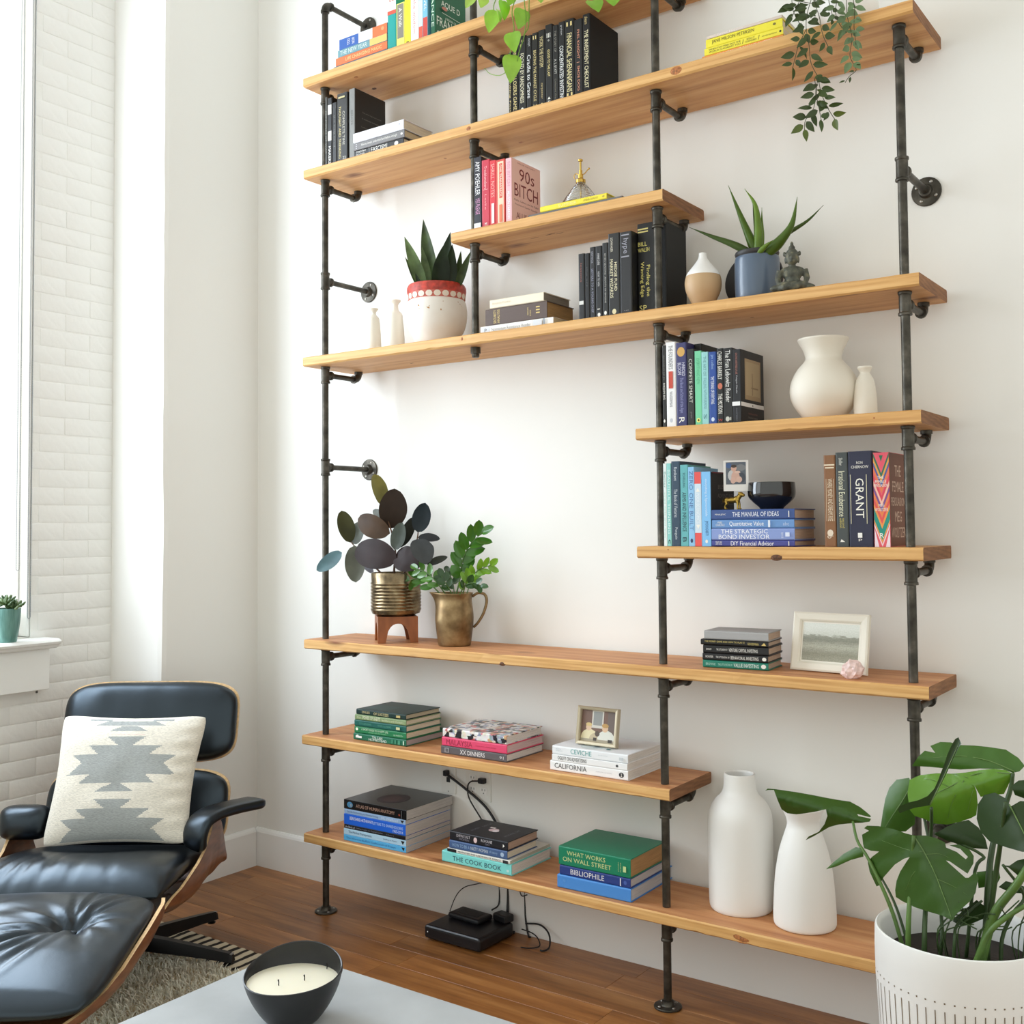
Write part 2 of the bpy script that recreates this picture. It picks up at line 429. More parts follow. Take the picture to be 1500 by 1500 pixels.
def shelf(k, i):
    z = SZ[k]; x0, x1 = SX[k]
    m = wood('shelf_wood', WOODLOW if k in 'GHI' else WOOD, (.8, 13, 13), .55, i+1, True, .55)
    mf = wood('shelf_front', FRONT, (.7, 12, 26), .55, i+11, True, .9)
    L = x1-x0; n = int(L/.03)
    r = thing('shelf_board', blab[k], 'shelf', (x0, YF, z-TH), 0, 'wooden shelf boards')
    bm = bmesh.new(); D = YBK-YF; rings = []
    c = .004
    pr = [(0, c), (0, TH-c), (c, TH), (D-c, TH), (D, TH-c), (D, c), (D-c, 0), (c*1.6, 0)]
    for j in range(n+1):
        x = L*j/n; ring = []
        for q, (a, b) in enumerate(pr):
            e = .0016*nz(x*9, q*3.1, i*5)+.001*nz(x*31, q*1.7, i)
            if q in (0, 7): e2 = abs(nz(x*14, 77, i))**2*.007
            else: e2 = 0
            ring.append(bm.verts.new((x+(.0015 if j == 0 else -.0015 if j == n else 0)*0, a+(e if q in (0, 1, 7) else 0)+(e2 if q == 7 else 0), b+(e2 if q == 0 else 0)+(-abs(e)*.7 if q in (2,) else 0))))
        rings.append(ring)
    for a, b in zip(rings, rings[1:]):
        for q in range(8): bm.faces.new((a[q], a[(q+1) % 8], b[(q+1) % 8], b[q])).material_index = 2 if q in (0, 1, 7) else 0
    f1 = bm.faces.new(rings[0]); f2 = bm.faces.new(rings[-1])
    es = [e for f in (f1, f2) for e in f.edges]
    f1.material_index = f2.material_index = 1
    obj('board', bm, [m, endm, mf], r)
    # knots that show on the front edge
    for (kx, kz, rx, rz, *dk) in KNOTS.get(k, []):
        bm = bmesh.new(); c0 = bm.verts.new((kx-x0, -.0012, kz)); R_ = []
        for q in range(14):
            a = 2*PI*q/14; R_.append(bm.verts.new((kx-x0+rx*math.cos(a)*(1+.15*nz(q, i)), .0006, kz+rz*math.sin(a))))
        for q in range(14): bm.faces.new((c0, R_[q], R_[(q+1) % 14]))
        obj('knot', bm, darkknot if dk else knotm, r)
    for (kx, ky, rx, ry, mm) in UNDER.get(k, []):
        bm = bmesh.new(); c0 = bm.verts.new((kx-x0, ky-YF, -.0008)); R_ = []
        for q in range(16):
            a = 2*PI*q/16; e = 1+.35*nz(q*1.7, i, rx*50); R_.append(bm.verts.new((kx-x0+rx*e*math.cos(a), ky-YF+ry*e*math.sin(a)-.12*rx*math.cos(a), .0004)))
        for q in range(16): bm.faces.new((c0, R_[q], R_[(q+1) % 16]))
        obj('knot', bm, mm, r)
    return r
knotm = M((158, 100, 56), .6, var=.3, vscale=160)
darkknot = M((92, 58, 34), .7, var=.35, vscale=120)
UNDER = dict(A=[(.161, -.236, .014, .010, knotm), (.142, -.122, .016, .012, darkknot)], C=[(.955, -.178, .030, .0045, darkknot), (.985, -.170, .022, .0028, darkknot), (.89, -.172, .028, .0016, darkknot)], B=[(.80, -.12, .014, .009, knotm), (.50, -.15, .010, .008, knotm)], D=[(.30, -.10, .016, .003, darkknot), (1.62, -.15, .010, .004, darkknot)])
KNOTS = dict(F=[(1.735, .006, .017, .009, 1), (1.415, .025, .005, .004)], D=[(.677, .02, .007, .009)], G=[(.83, .005, .013, .007, 1)], B=[(.71, .018, .012, .009), (1.46, .018, .018, .012)], E=[(2.0, .02, .004, .003)], I=[(1.62, .013, .03, .012)])
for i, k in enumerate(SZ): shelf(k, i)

# ---------------------------------------------------------------- iron pipe uprights
iron, nt, b, N, L = nodes('iron_pipe')
tc = N('TexCoord'); n1 = N('TexNoise'); n1.inputs['Scale'].default_value = 30; n1.inputs['Detail'].default_value = 6; L(tc.outputs['Object'], n1.inputs['Vector'])
r_ = ramp(N, [(.3, (52, 49, 43)), (.55, (76, 72, 64)), (.8, (108, 102, 92))]); L(n1.outputs['Fac'], r_.inputs['Fac']); L(r_.outputs['Color'], b.inputs['Base Color'])
b.inputs['Metallic'].default_value = .75; b.inputs['Roughness'].default_value = .42
bp = N('Bump'); bp.inputs['Strength'].default_value = .12; bp.inputs['Distance'].default_value = .001; L(n1.outputs['Fac'], bp.inputs['Height']); L(bp.outputs['Normal'], b.inputs['Normal'])
screwm = M((170, 166, 158), .3, .9)
PR, TR_, TL = .0117, .0152, .062
def add_tee(root, z0, z1, branch=True):
    bm = bmesh.new(); h = z1-z0
    lathe(bm, [(PR+.0005, z0), (TR_+.002, z0+.0005), (TR_+.0024, z0+.003), (TR_+.002, z0+.007), (TR_, z0+.009), (TR_, z1-.009), (TR_+.002, z1-.007), (TR_+.0024, z1-.003), (TR_+.002, z1-.0005), (PR+.0005, z1)], 20)
    if branch:
        R = Matrix.Rotation(-PI/2, 4, 'X')   # z -> +y
        lathe(bm, [(.0135, .008), (.0135, .021), (.0162, .0225), (.0166, .026), (.0162, .030), (.011, .0305)], 18, (0, 0, (z0+z1)/2), 0, R)
    return obj('tee', bm, iron, root, True, 40)
def add_pipe(root, z0, z1):
    bm = bmesh.new(); lathe(bm, [(PR, z0), (PR, z1)], 18); return obj('pipe', bm, iron, root, True, 40)
def add_arm(root, z, y1):
    bm = bmesh.new(); cyl(bm, (0, .0285, z), (0, y1, z), .0098, 16); return obj('arm', bm, iron, root, True, 40)
def add_elbow(root, z, y1, ztop):
    """street elbow that turns up under the board"""
    bm = bmesh.new(); P = []
    for k in range(7):
        a = PI/2*k/6; P.append((0, y1+.022*math.sin(a), z+.022*(1-math.cos(a))))
    P = [(0, y1-.006, z)] + P + [(0, y1+.022, ztop)]
    tube(bm, P, .0128, 16)
    lathe(bm, [(.012, 0), (.0156, .0005), (.0156, .008), (.012, .0085)], 16, (0, y1-.008, z), 0, Matrix.Rotation(-PI/2, 4, 'X'))
    lathe(bm, [(.012, ztop-.010), (.0156, ztop-.0095), (.0156, ztop)], 16, (0, y1+.022, 0))
    return obj('elbow', bm, iron, root, True, 50)
def add_flange(root, c, R, name='flange'):
    bm = bmesh.new()
    lathe(bm, [(.0385, 0), (.040, .001), (.040, .004), (.0385, .0055), (.020, .007), (.0175, .010), (.0165, .019), (.0145, .020), (.0118, .020)], 32, c, 0, R)
    f = obj(name, bm, iron, root, True, 35)
    for k in range(4):
        a = PI/4+.3+k*PI/2; p = Vector(c)+(R @ Vector((.0285*math.cos(a), .0285*math.sin(a), .0062)))
        bm = bmesh.new(); lathe(bm, [(.0048, 0), (.0046, .001), (.003, .002), (0, .0022)], 10, p, 0, R); obj('screw', bm, screwm, f, True)
    return f
RY = Matrix.Rotation(PI/2, 4, 'X')     # flange on the wall faces -y
ID = Matrix.Identity(4)
def upright(px, label, boards, zbot, ztop, walls, cap_elbow=None, floorfl=True, armskip=()):
    r = thing('pipe_upright', label, 'pipe', (px, PY, 0), 0, 'iron pipe uprights')
    WY = -PY                                # wall in local y
    cuts = []                               # (z0, z1) taken by tees and boards
    for k in boards:
        zt = SZ[k]; u = zt-TH
        cuts.append((u-TL, zt))
        add_tee(r, u-TL, u-.0006)
        if k not in armskip:
            za = u-TL/2; add_arm(r, za, .150); add_elbow(r, za, .150, u-.0006)
    for z in walls:
        cuts.append((z-TL/2, z+TL/2)); add_tee(r, z-TL/2, z+TL/2); add_arm(r, z, WY-.018); add_flange(r, (0, WY-.0002, z), RY)
    z = zbot
    if floorfl:
        add_flange(r, (0, 0, .0004), ID, 'floor_flange'); z = .019
    for a, c_ in sorted(cuts):
        if a-z > .005: add_pipe(r, z, a)
        z = c_+.0006
    if cap_elbow:
        add_pipe(r, z, cap_elbow-.02)
        bm = bmesh.new(); P = [(0, 0, cap_elbow-.024)]+[(0, .022*(1-math.cos(PI/2*k/6)), cap_elbow-.022+.022*math.sin(PI/2*k/6)) for k in range(7)]+[(0, .028, cap_elbow)]
        tube(bm, P, .0138, 16)
        lathe(bm, [(.012, cap_elbow-.032), (.0162, cap_elbow-.0315), (.0162, cap_elbow-.023), (.012, cap_elbow-.0225)], 18)
        lathe(bm, [(.010, .022), (.0162, .0225), (.0162, .031), (.010, .0315)], 18, (0, 0, cap_elbow), 0, Matrix.Rotation(-PI/2, 4, 'X'))
        obj('elbow', bm, iron, r, True, 50)
        add_arm(r, cap_elbow, WY-.018); add_flange(r, (0, WY-.0002, cap_elbow), RY)
    elif ztop-z > .01: add_pipe(r, z, ztop)
    return r
upright(0, 'dark iron pipe upright nearest the corner, joined to the wall by three arms', 'ABDGHI', 0, 0, (2.2695, 1.589), 3.3)
r2 = upright(.6914, 'short iron pipe upright ending in a cap under the long board', 'ABC', SZ['D'], 3.42, (), None, False)
bm = bmesh.new(); zc = SZ['D']-TH
lathe(bm, [(0, zc-.034), (.010, zc-.034), (.0125, zc-.030), (.0125, zc-.022), (.0165, zc-.021), (.0165, zc-.0006)], 8); obj('cap', bm, iron, r2)
upright(1.3661, 'iron pipe upright in the middle, standing on the floor by the green book stack', 'ABCDEFGHI', 0, 3.42, ())
upright(2.0681, 'right-hand iron pipe upright behind the potted monstera', 'BDEFGI', 0, SZ['B']-TH, (2.2696, .557))
# ---------------------------------------------------------------- books
WHT = (238, 236, 228); GOLD = (222, 196, 120); CRM = (232, 224, 200); BLK = (26, 26, 28); SIL = (176, 176, 176)
PG = (234, 222, 198); PGW = (238, 234, 228); PGD = (206, 180, 158); PGT = (196, 160, 110)
def ink(c): return M(c, .5)
def pages_mat(c):
    k = ('pages', c)
    if k in _mats: return _mats[k]
    m, nt, b, N, L = nodes('book_pages'); tc = N('TexCoord'); mp = N('Mapping'); mp.inputs['Scale'].default_value = (6, 6, 900)
    n = N('TexNoise'); n.inputs['Scale'].default_value = 1.; n.inputs['Detail'].default_value = 2
    L(tc.outputs['Generated'], mp.inputs['Vector']); mp.inputs['Scale'].default_value = (2, 2, 55); L(mp.outputs['Vector'], n.inputs['Vector'])
    r = ramp(N, [(.3, [v*.80 for v in c]), (.6, c)]); L(n.outputs['Fac'], r.inputs['Fac']); L(r.outputs['Color'], b.inputs['Base Color']); b.inputs['Roughness'].default_value = .85
    _mats[k] = m; return m
def cover_geo(L, T, D, hard):
    """C-shaped section (y, z) pushed along x; spine on y = 0"""
    c = .0026 if hard else .0008; s = .003 if hard else .001; r = min(.004 if hard else .0016, T*.3)
    pr = [(D, 0)]+[(r*(1-math.sin(a)), r*(1-math.cos(a))) for a in (0, PI/6, PI/3, PI/2)]
    pr += [(r*(1-math.cos(a)), T-r*(1-math.sin(a))) for a in (0, PI/6, PI/3, PI/2)]+[(D, T), (D, T-c), (s, T-c), (s, c), (D, c)]
    n = len(pr); V = [Vector((x, a, b)) for x in (0, L) for a, b in pr]
    F = [(k, (k+1) % n, n+(k+1) % n, n+k) for k in range(n)]
    # end caps as strips
    h = n-4
    cap = []
    cap.append((0, n-1, n-2, 1)); 
    cap += [(1, n-2, 2), (2, n-2, 3), (3, n-2, 4), (4, n-2, n-3, 5), (5, n-3, 6), (6, n-3, 7), (7, n-3, 8), (8, n-3, n-4, 9)]
    F += [tuple(reversed(f)) for f in cap]+[tuple(n+k for k in f) for f in cap]
    return V, F
def boxVF(lo, hi):
    x0, y0, z0 = lo; x1, y1, z1 = hi
    V = [Vector(p) for p in ((x0, y0, z0), (x1, y0, z0), (x1, y1, z0), (x0, y1, z0), (x0, y0, z1), (x1, y0, z1), (x1, y1, z1), (x0, y1, z1))]
    return V, [(0, 3, 2, 1), (4, 5, 6, 7), (0, 1, 5, 4), (1, 2, 6, 5), (2, 3, 7, 6), (3, 0, 4, 7)]
TITLES = {}
def T(s, a0, a1, b=.5, hh=.5, c=WHT): return ('T', s, a0, a1, b, hh, c)      # along the spine
def A(s, a, ah, b0, b1, c=WHT): return ('A', s, a, ah, b0, b1, c)             # across the spine
def Rc(a0, a1, b0, b1, c): return ('R', a0, a1, b0, b1, c)
def Ci(a, b, w, h, c): return ('C', a, b, w, h, c)                            # round emblem, metres
def Tri(pts, c): return ('P', pts, c)
def book(upright_, loc, rot, L, Tk, D, col, texts, label, group, pages=PG, hard=True, cover=(), rough=.45, colm=None, band=None):
    if max(col) < 66 and max(col)-min(col) < 26: col = tuple(v*.66 for v in col)
    r = thing('book', label, 'book', loc, rot, group)
    Tm = Matrix(((0, 0, 1, 0), (0, 1, 0, 0), (-1, 0, 0, L), (0, 0, 0, 1))) if upright_ else Matrix.Identity(4)
    V, F = cover_geo(L, Tk, D, hard)
    link('cover', mesh([Tm @ v for v in V], F), colm or M(col, rough, spec=.45), r)
    i = .003 if hard else 0.0002; c = .0027 if hard else .0009
    V, F = boxVF((i, .0032 if hard else .0012, c), (L-i, D-(.003 if hard else .0001), Tk-c))
    link('pages', mesh([Tm @ v for v in V], F), pages_mat(pages), r)
    X, Y, Z = Vector((1, 0, 0)), Vector((0, 1, 0)), Vector((0, 0, 1))
    p = Print()
    for t in texts:
        if t[0] == 'T': _, s, a0, a1, b, hh, cc = t; p.text(s, (L*(a0+a1)/2, -.0005, Tk*b), X, Z, L*(a1-a0), Tk*hh, ink(cc))
        elif t[0] == 'A': _, s, a, ah, b0, b1, cc = t; p.text(s, (L*a, -.0005, Tk*(b0+b1)/2), Z, -X, Tk*(b1-b0), L*ah, ink(cc))
        elif t[0] == 'R': _, a0, a1, b0, b1, cc = t; p.rect((L*(a0+a1)/2, -.00015-.00001*len(p.F), Tk*(b0+b1)/2), X, Z, L*(a1-a0), Tk*(b1-b0), ink(cc))
        elif t[0] == 'C': _, a, b, w, h, cc = t; p.disc((L*a, -.0004, Tk*b), X, Z, h, w, ink(cc))
        elif t[0] == 'P': _, pts, cc = t; p.poly([(L*a, -.00015-.00001*min(len(p.F), 30), Tk*b) for a, b in pts], ink(cc))
    o = p.build('spine_print', r, Tm)
    if o: o['kind'] = 'stuff'
    if cover:
        p = Print()
        # cover face +z: fractions u across (from the spine), v down from the head (x = 0)
        for t in cover:
            if t[0] == 'T': _, s, u, v, w, h, cc = t; p.text(s, (L*v, D*u, Tk+.0004), Y, -X, D*w, L*h, ink(cc))
            elif t[0] == 'R': _, u, v, w, h, cc = t; p.rect((L*v, D*u, Tk+.0002+.00002*len(p.F)), Y, -X, D*w, L*h, ink(cc))
            elif t[0] == 'C': _, u, v, w, h, cc = t; p.disc((L*v, D*u, Tk+.0003+.00002*len(p.F)), Y, -X, D*w, L*h, ink(cc))
        o = p.build('cover_print', r, Tm); o['kind'] = 'stuff'
    return r
def row(shelf_, ys, group, items, x=None, gap=.0006):
    """books standing side by side: (x0 or None, thickness, height, colour, texts, label, options)"""
    for it in items:
        x0, w, h, col, texts, label = it[:6]; kw = it[6] if len(it) > 6 else {}
        kw = dict(kw); d = kw.pop('d', .158); yy = kw.pop('ys', ys)
        if x0 is not None and (x is None or x0 > x): x = x0
        book(True, (x, yy, SZ[shelf_]+.0003), 0, h, w-gap, d, col, texts, label, group, **kw)
        x += w
def pile(z, group, items):
    """books lying on each other, bottom first: (x, y, rot, length, thickness, depth, colour, texts, label, options)"""
    z += .0003
    for x, y, rot, L, Tk, D, col, texts, label, *kw in items:
        kw = kw[0] if kw else {}
        book(False, (x, y, z), rot, L, Tk-.0004, D, col, texts, label, group, **kw); z += Tk
    return z

# -- top board, left: pile of four, then a row
pile(SZ['A'], 'books lying on the topmost board', [
 (.053, -.24, 0, .261, .0288, .16, (92, 122, 138), [T('ALL YOU CAN EAT', .08, .95, .5, .7, WHT)], 'grey-blue book with big white letters, bottom of the pile on the topmost board', {'hard': False}),
 (.063, -.24, 0, .251, .0288, .16, (226, 120, 72), [T('LIFE CHANGING MAGIC', .2, .9, .5, .42, (250, 220, 150))], 'orange book above the grey-blue one in the topmost left pile', {'hard': False}),
 (.074, -.24, 0, .240, .0264, .155, (112, 156, 166), [T('THE NEW YEAR', .05, .6, .5, .6, (222, 232, 226)), Rc(.66, 1, .02, .98, (238, 192, 110))], 'teal spine with a yellow end, third in the topmost left pile', {'hard': False}),
 (.081, -.24, 0, .233, .0384, .158, (52, 96, 172), [Rc(.41, .7, .01, .99, (238, 240, 240)), Rc(.7, 1, .01, .99, (230, 116, 66)), A('YOU', .2, .06, .2, .8), A('NOW', .3, .06, .2, .8), Ci(.91, .6, .014, .014, (240, 160, 110))], 'blue, white and orange book on top of the topmost left pile', {'hard': False}),
])
row('A', -.24, 'books standing on the topmost board', [
 (.316, .042, .225, (30, 158, 152), [Rc(0, .3, .03, .97, (234, 232, 222)), A('GO', .12, .07, .2, .8, (196, 60, 60)), Rc(.3, .36, .03, .97, (214, 86, 66))], 'teal and white spine beside the topmost left pile'),
 (None, .038, .173, (240, 232, 120), [Rc(.02, .72, .12, .9, (136, 132, 120)), T('A Walk', .1, .5, .5, .4)], 'short yellow book with a grey spine label on the topmost board', {'hard': False}),
 (None, .028, .235, (232, 232, 60), [Rc(.88, .97, .3, .7, (130, 86, 40)), T('YELLOW', .1, .5, .5, .4, (214, 206, 40))], 'bright yellow tall book on the topmost board', {'hard': False}),
 (None, .036, .236, (244, 243, 238), [T('the wisdom', .3, .8, .5, .35, (210, 150, 150))], 'plain white book on the topmost board', {'hard': False}),
 (None, .019, .228, (206, 220, 232), [Rc(.72, 1, .05, .95, (218, 96, 74))], 'thin pale blue book with a red foot on the topmost board', {'hard': False}),
 (None, .022, .226, (120, 186, 214), [Rc(.6, 1, .05, .95, (206, 74, 64)), T('TRAVEL', .1, .5, .5, .5)], 'light blue and red thin book next to the green cookery book', {'hard': False}),
 (.513, .022, .24, (26, 96, 66), [T('FRANCE', .2, .8, .5, .5, (214, 230, 214))], 'dark green book with chalk lettering on its cover, last of the topmost row',
  {'colm': None, 'cover': [('T', 'AQUE D', .5, .42, .62, .10, (226, 236, 226)), ('T', 'FRANCE', .42, .70, .75, .13, (226, 236, 226)), ('R', .5, .56, .6, .006, (226, 236, 226)), ('T', 'A BOOK OF', .5, .61, .36, .035, (226, 236, 226)), ('T', 'SOUPS', .35, .90, .6, .11, (226, 236, 226)), ('C', .25, .5, .18, .05, (190, 120, 100))], 'd': .165}),
])
# -- second board, left
row('B', -.252, 'books standing at the left end of the long upper board', [
 (.0192, .0125, .262, (70, 70, 66), [T('PRINCIPLES OF WAR', .2, .8, .5, .5, (150, 150, 140))], 'thin grey book hard against the left pipe on the long upper board'),
 (None, .024, .255, (34, 33, 33), [Rc(.1, .24, .1, .9, (196, 194, 188)), Rc(.48, .62, .12, .88, (210, 208, 200)), T('MAKERS', .7, .95, .5, .5)], 'black spine with two white patches near the left pipe'),
 (None, .024, .232, (38, 37, 36), [T('the long road', .2, .7, .5, .4, (110, 108, 100))], 'plain dark book, lowest of the row by the left pipe'),
 (None, .054, .258, (48, 46, 40), [T('THOUGHT AND THINKING', .18, .92, .3, .2, (214, 198, 130)), T('COMPLETE TIME', .26, .74, .64, .2, (190, 186, 170)), Rc(.05, .075, .2, .8, (190, 180, 130)), A('22', .92, .04, .55, .85, (220, 220, 210))], 'thick dark book with gold spine lettering at the left end of the upper board'),
 (.140, .030, .262, (128, 128, 124), [T('ESSAYS', .3, .5, .5, .3, (90, 90, 90))], 'grey-spined book with a black front cover behind the three lying books', {'d': .16, 'cover': [('R', .5, .5, .99, .995, (32, 31, 30)), ('T', 'The most important essays', .55, .30, .62, .022, (130, 128, 120)), ('T', 'in economics and trade', .5, .38, .55, .022, (130, 128, 120)), ('T', 'Collected here', .4, .50, .4, .02, (110, 108, 100)), ('R', .3, .72, .45, .12, (190, 186, 180))]}),
])
pile(SZ['B'], 'books lying at the left end of the long upper board', [
 (.176, -.262, 0, .232, .0283, .16, (34, 33, 33), [T('TIMOTHY', .04, .25, .72, .25), T('SNYDER', .04, .22, .35, .25), Rc(.315, .32, .15, .85, (220, 220, 215)), T('FASCISM', .35, .66, .55, .55), Rc(.68, .685, .15, .85, (220, 220, 215)), Ci(.86, .5, .015, .018, WHT)], 'black book with white FASCISM title, bottom of the lying three'),
 (.172, -.262, 0, .240, .0283, .158, (118, 116, 116), [T('How to invest, understand and believe enough', .16, .86, .5, .42), A('III', .06, .02, .2, .8, (200, 200, 200)), Ci(.95, .5, .008, .01, WHT)], 'mid grey book between the white and the black lying books', {'pages': (214, 196, 160)}),
 (.171, -.262, 0, .238, .036, .156, (226, 226, 232), [T('collected', .36, .62, .5, .12, (170, 170, 178)), Ci(.92, .6, .008, .008, (180, 180, 190))], 'pale grey-white book with black back edge, top of the lying three'),
])
# -- second board, middle: twelve black books
G_ = (226, 206, 140)
row('B', -.235, 'black books in the middle of the long upper board', [
 (.834, .015, .218, (38, 36, 30), [T('Thinking Fast', .3, .9, .5, .45, G_)], 'thin brown-black book, leftmost of the black row half behind the pothos'),
 (None, .024, .254, (33, 32, 28), [T('LOSERS GAME', .50, .9, .5, .55, G_), T('WINNING THE', .1, .48, .5, .5, G_), A('T', .95, .03, .3, .7, G_)], 'black book with large gold LOSERS GAME lettering'),
 (None, .032, .259, (28, 27, 25), [T('FOOLED BY RANDOMNESS', .22, .84, .5, .45, (232, 226, 196)), A('I I I', .06, .03, .15, .75, G_), A('F', .12, .035, .3, .5, G_), Ci(.92, .5, .01, .012, WHT)], 'black FOOLED BY RANDOMNESS book in the black row'),
 (None, .022, .254, (26, 26, 27), [T('Cradle to Grave', .25, .8, .5, .62, (240, 240, 240)), T('essays', .04, .14, .5, .4, (190, 190, 190))], 'black book with a bold white upright title, fourth in the black row'),
 (None, .024, .256, (36, 33, 26), [T('BEATING THE MARKET CYCLE', .22, .86, .5, .42, G_), A('II', .06, .045, .2, .75, G_), A('H', .93, .06, .25, .7, G_)], 'brown-black book with small gold title, fifth in the black row'),
 (None, .027, .258, (27, 26, 25), [T('WORK THE SYSTEM', .08, .46, .5, .5, (220, 204, 150)), T('carpenter', .66, .86, .5, .35, (190, 170, 120)), Ci(.93, .5, .01, .012, G_)], 'black WORK THE SYSTEM book in the black row'),
 (None, .028, .268, (32, 31, 31), [A('III', .13, .055, .25, .75, WHT), A('o', .19, .02, .4, .6, WHT), T('GOOD TO THE LAST', .3, .62, .5, .32, (236, 220, 150)), Tri([(.86, .5), (.89, .3), (.89, .7)], WHT), A('II', .93, .05, .35, .65, WHT)], 'taller black book with a white triangle mark on its spine'),
 (None, .022, .259, (34, 33, 31), [T('THE STORY OF', .07, .33, .5, .35, (150, 146, 134)), T('A. S. BYATT', .42, .60, .5, .4, (200, 198, 190)), T('Collected Works', .66, .95, .5, .25, (120, 116, 100))], 'dull black slim book with faint grey lettering'),
 (None, .024, .263, (25, 26, 28), [T('CONCENTRATED INVESTING', .29, .94, .5, .6, (238, 240, 238)), T('graham', .04, .16, .5, .35, (190, 190, 190))], 'black CONCENTRATED INVESTING book in the black row'),
 (None, .034, .264, (26, 26, 24), [T('FINANCIAL SHENANIGANS', .17, .87, .5, .55, (236, 226, 170)), A('II', .06, .05, .2, .8, G_), A('II', .90, .035, .2, .8, G_), A('M', .96, .04, .3, .7, G_)], 'black FINANCIAL SHENANIGANS book with wide gold letters'),
 (None, .031, .254, (24, 24, 26), [T('PHIL KNIGHT  |  SHOE DOG', .13, .88, .48, .34, (222, 150, 120)), Rc(.96, .97, .3, .7, (200, 200, 200))], 'black book with pinkish lettering, second from the right of the black row'),
 (None, .028, .262, (22, 21, 20), [T('THE INVESTMENT CHECKLIST', .19, .88, .5, .5, (240, 232, 190)), T('shearn', .03, .12, .5, .4, (210, 190, 130)), Ci(.965, .5, .009, .01, G_)], 'last book of the black row, its plain black cover showing', {'d': .17, 'rough': .7}),
])
# -- second board, right: yellow pile
pile(SZ['B'], 'yellow and orange books under the trailing plant', [
 (1.531, -.262, 0, .239, .0135, .165, (240, 152, 72), [T('HUNGRY    ROXANE AUSTER', .2, .88, .5, .5, (250, 240, 226))], 'thin orange book at the bottom of the yellow pile', {'hard': False}),
 (1.538, -.262, 0, .233, .0204, .165, (238, 226, 70), [T('WHEN YOU FIND OUT THE', .06, .47, .68, .24, (60, 56, 30)), T('WORLD IS AGAINST YOU', .06, .47, .34, .24, (60, 56, 30)), T('/', .49, .51, .5, .6, (60, 56, 30)), T('KELLY', .55, .65, .7, .22, (60, 56, 30)), T('OXFORD', .53, .67, .36, .24, (60, 56, 30)), T('/', .69, .71, .5, .6, (60, 56, 30)), T('and other humiliations', .74, .92, .5, .2, (90, 84, 40)), Ci(.965, .5, .006, .006, BLK)], 'yellow book with two rows of small black capitals', {'hard': False}),
 (1.543, -.262, 0, .226, .026, .165, (236, 224, 62), [T('JANE MILSON PETERSEN', .08, .64, .5, .48, (70, 64, 26)), Ci(.9, .55, .007, .009, (120, 110, 50))], 'yellow book with one line of sketchy lettering, above the other yellow one'),
 (1.546, -.262, 0, .222, .0085, .168, (214, 200, 190), [T('Gross Memoir', .14, .5, .5, .6, (246, 242, 238))], 'thin pale pink book lying on top of the yellow pile', {'hard': False}),
])
# -- small board: red row
row('C', -.252, 'red and pink books on the short upper board', [
 (.7045, .031, .243, (36, 32, 52), [T('AMY POEHLER', .06, .52, .5, .6, (238, 236, 236)), T('YES PLEASE', .56, .78, .5, .55, (214, 150, 190)), Rc(.90, 1, .05, .95, (236, 230, 230))], 'dark navy book with white capitals behind the short upright pipe', {'hard': False}),
 (None, .034, .227, (196, 52, 72), [T('Troublemakers', .09, .42, .5, .3, (240, 196, 196)), Rc(.43, .435, .2, .8, (240, 196, 196)), T('Leslie', .5, .72, .5, .2, (240, 170, 170)), A('M', .93, .05, .4, .65, WHT)], 'deep red book, second in the pink and red row', {'rough': .35}),
 (None, .024, .219, (214, 52, 62), [T('SHRILL NOTES', .05, .55, .5, .6, (240, 170, 160)), Rc(.64, .94, .3, .75, (240, 232, 226))], 'bright red narrow book with a white spine label', {'hard': False}),
 (None, .037, .216, (206, 74, 62), [Rc(.03, .97, .2, .85, (238, 204, 176)), Rc(.06, .58, .38, .72, (214, 90, 66)), T('ONE TRAINWRECK', .08, .56, .55, .2, (244, 230, 214)), Rc(.68, .94, .4, .7, (226, 120, 80))], 'red book with a peach panel on the spine', {'hard': False}),
 (.833, .024, .214, (232, 184, 190), [T('90S BITCH', .05, .42, .5, .55, (214, 150, 170)), T('ALLISON YARROW', .5, .92, .5, .4, (250, 244, 244))], 'pink book with its red-lettered cover turned to the room', {'hard': False, 'd': .162, 'cover': [('R', .5, .5, .99, .99, (240, 196, 186)), ('T', 'MEDIA HISTORY', .5, .045, .6, .018, (150, 70, 60)), ('T', '90s', .52, .21, .52, .19, (122, 30, 34)), ('T', 'BITCH', .5, .455, .82, .2, (122, 30, 34)), ('T', 'Media, Culture, and the Failed', .5, .615, .84, .035, (120, 50, 46)), ('T', 'Promise of Gender Equality', .5, .68, .78, .035, (120, 50, 46)), ('T', 'ALLISON', .45, .84, .6, .1, (122, 30, 34)), ('T', 'YARROW', .45, .94, .6, .07, (122, 30, 34))]}),
])
pile(SZ['C'], 'books lying on the short upper board', [
 (.929, -.264, 0, .336, .0125, .135, (108, 110, 112), [T('slow', .75, .82, .5, .3, (140, 142, 144))], 'wide grey book under the yellow one on the short upper board', {'rough': .6}),
 (.972, -.262, 0, .240, .0190, .108, (238, 222, 60), [T('SUMMER', .28, .56, .5, .5, (246, 240, 160)), T('ANNA BRALEY', .66, .88, .5, .35, (170, 150, 50)), Ci(.955, .5, .006, .008, (180, 160, 60))], 'yellow book lying in front of the glass mister', {'pages': (214, 196, 120)}),
])
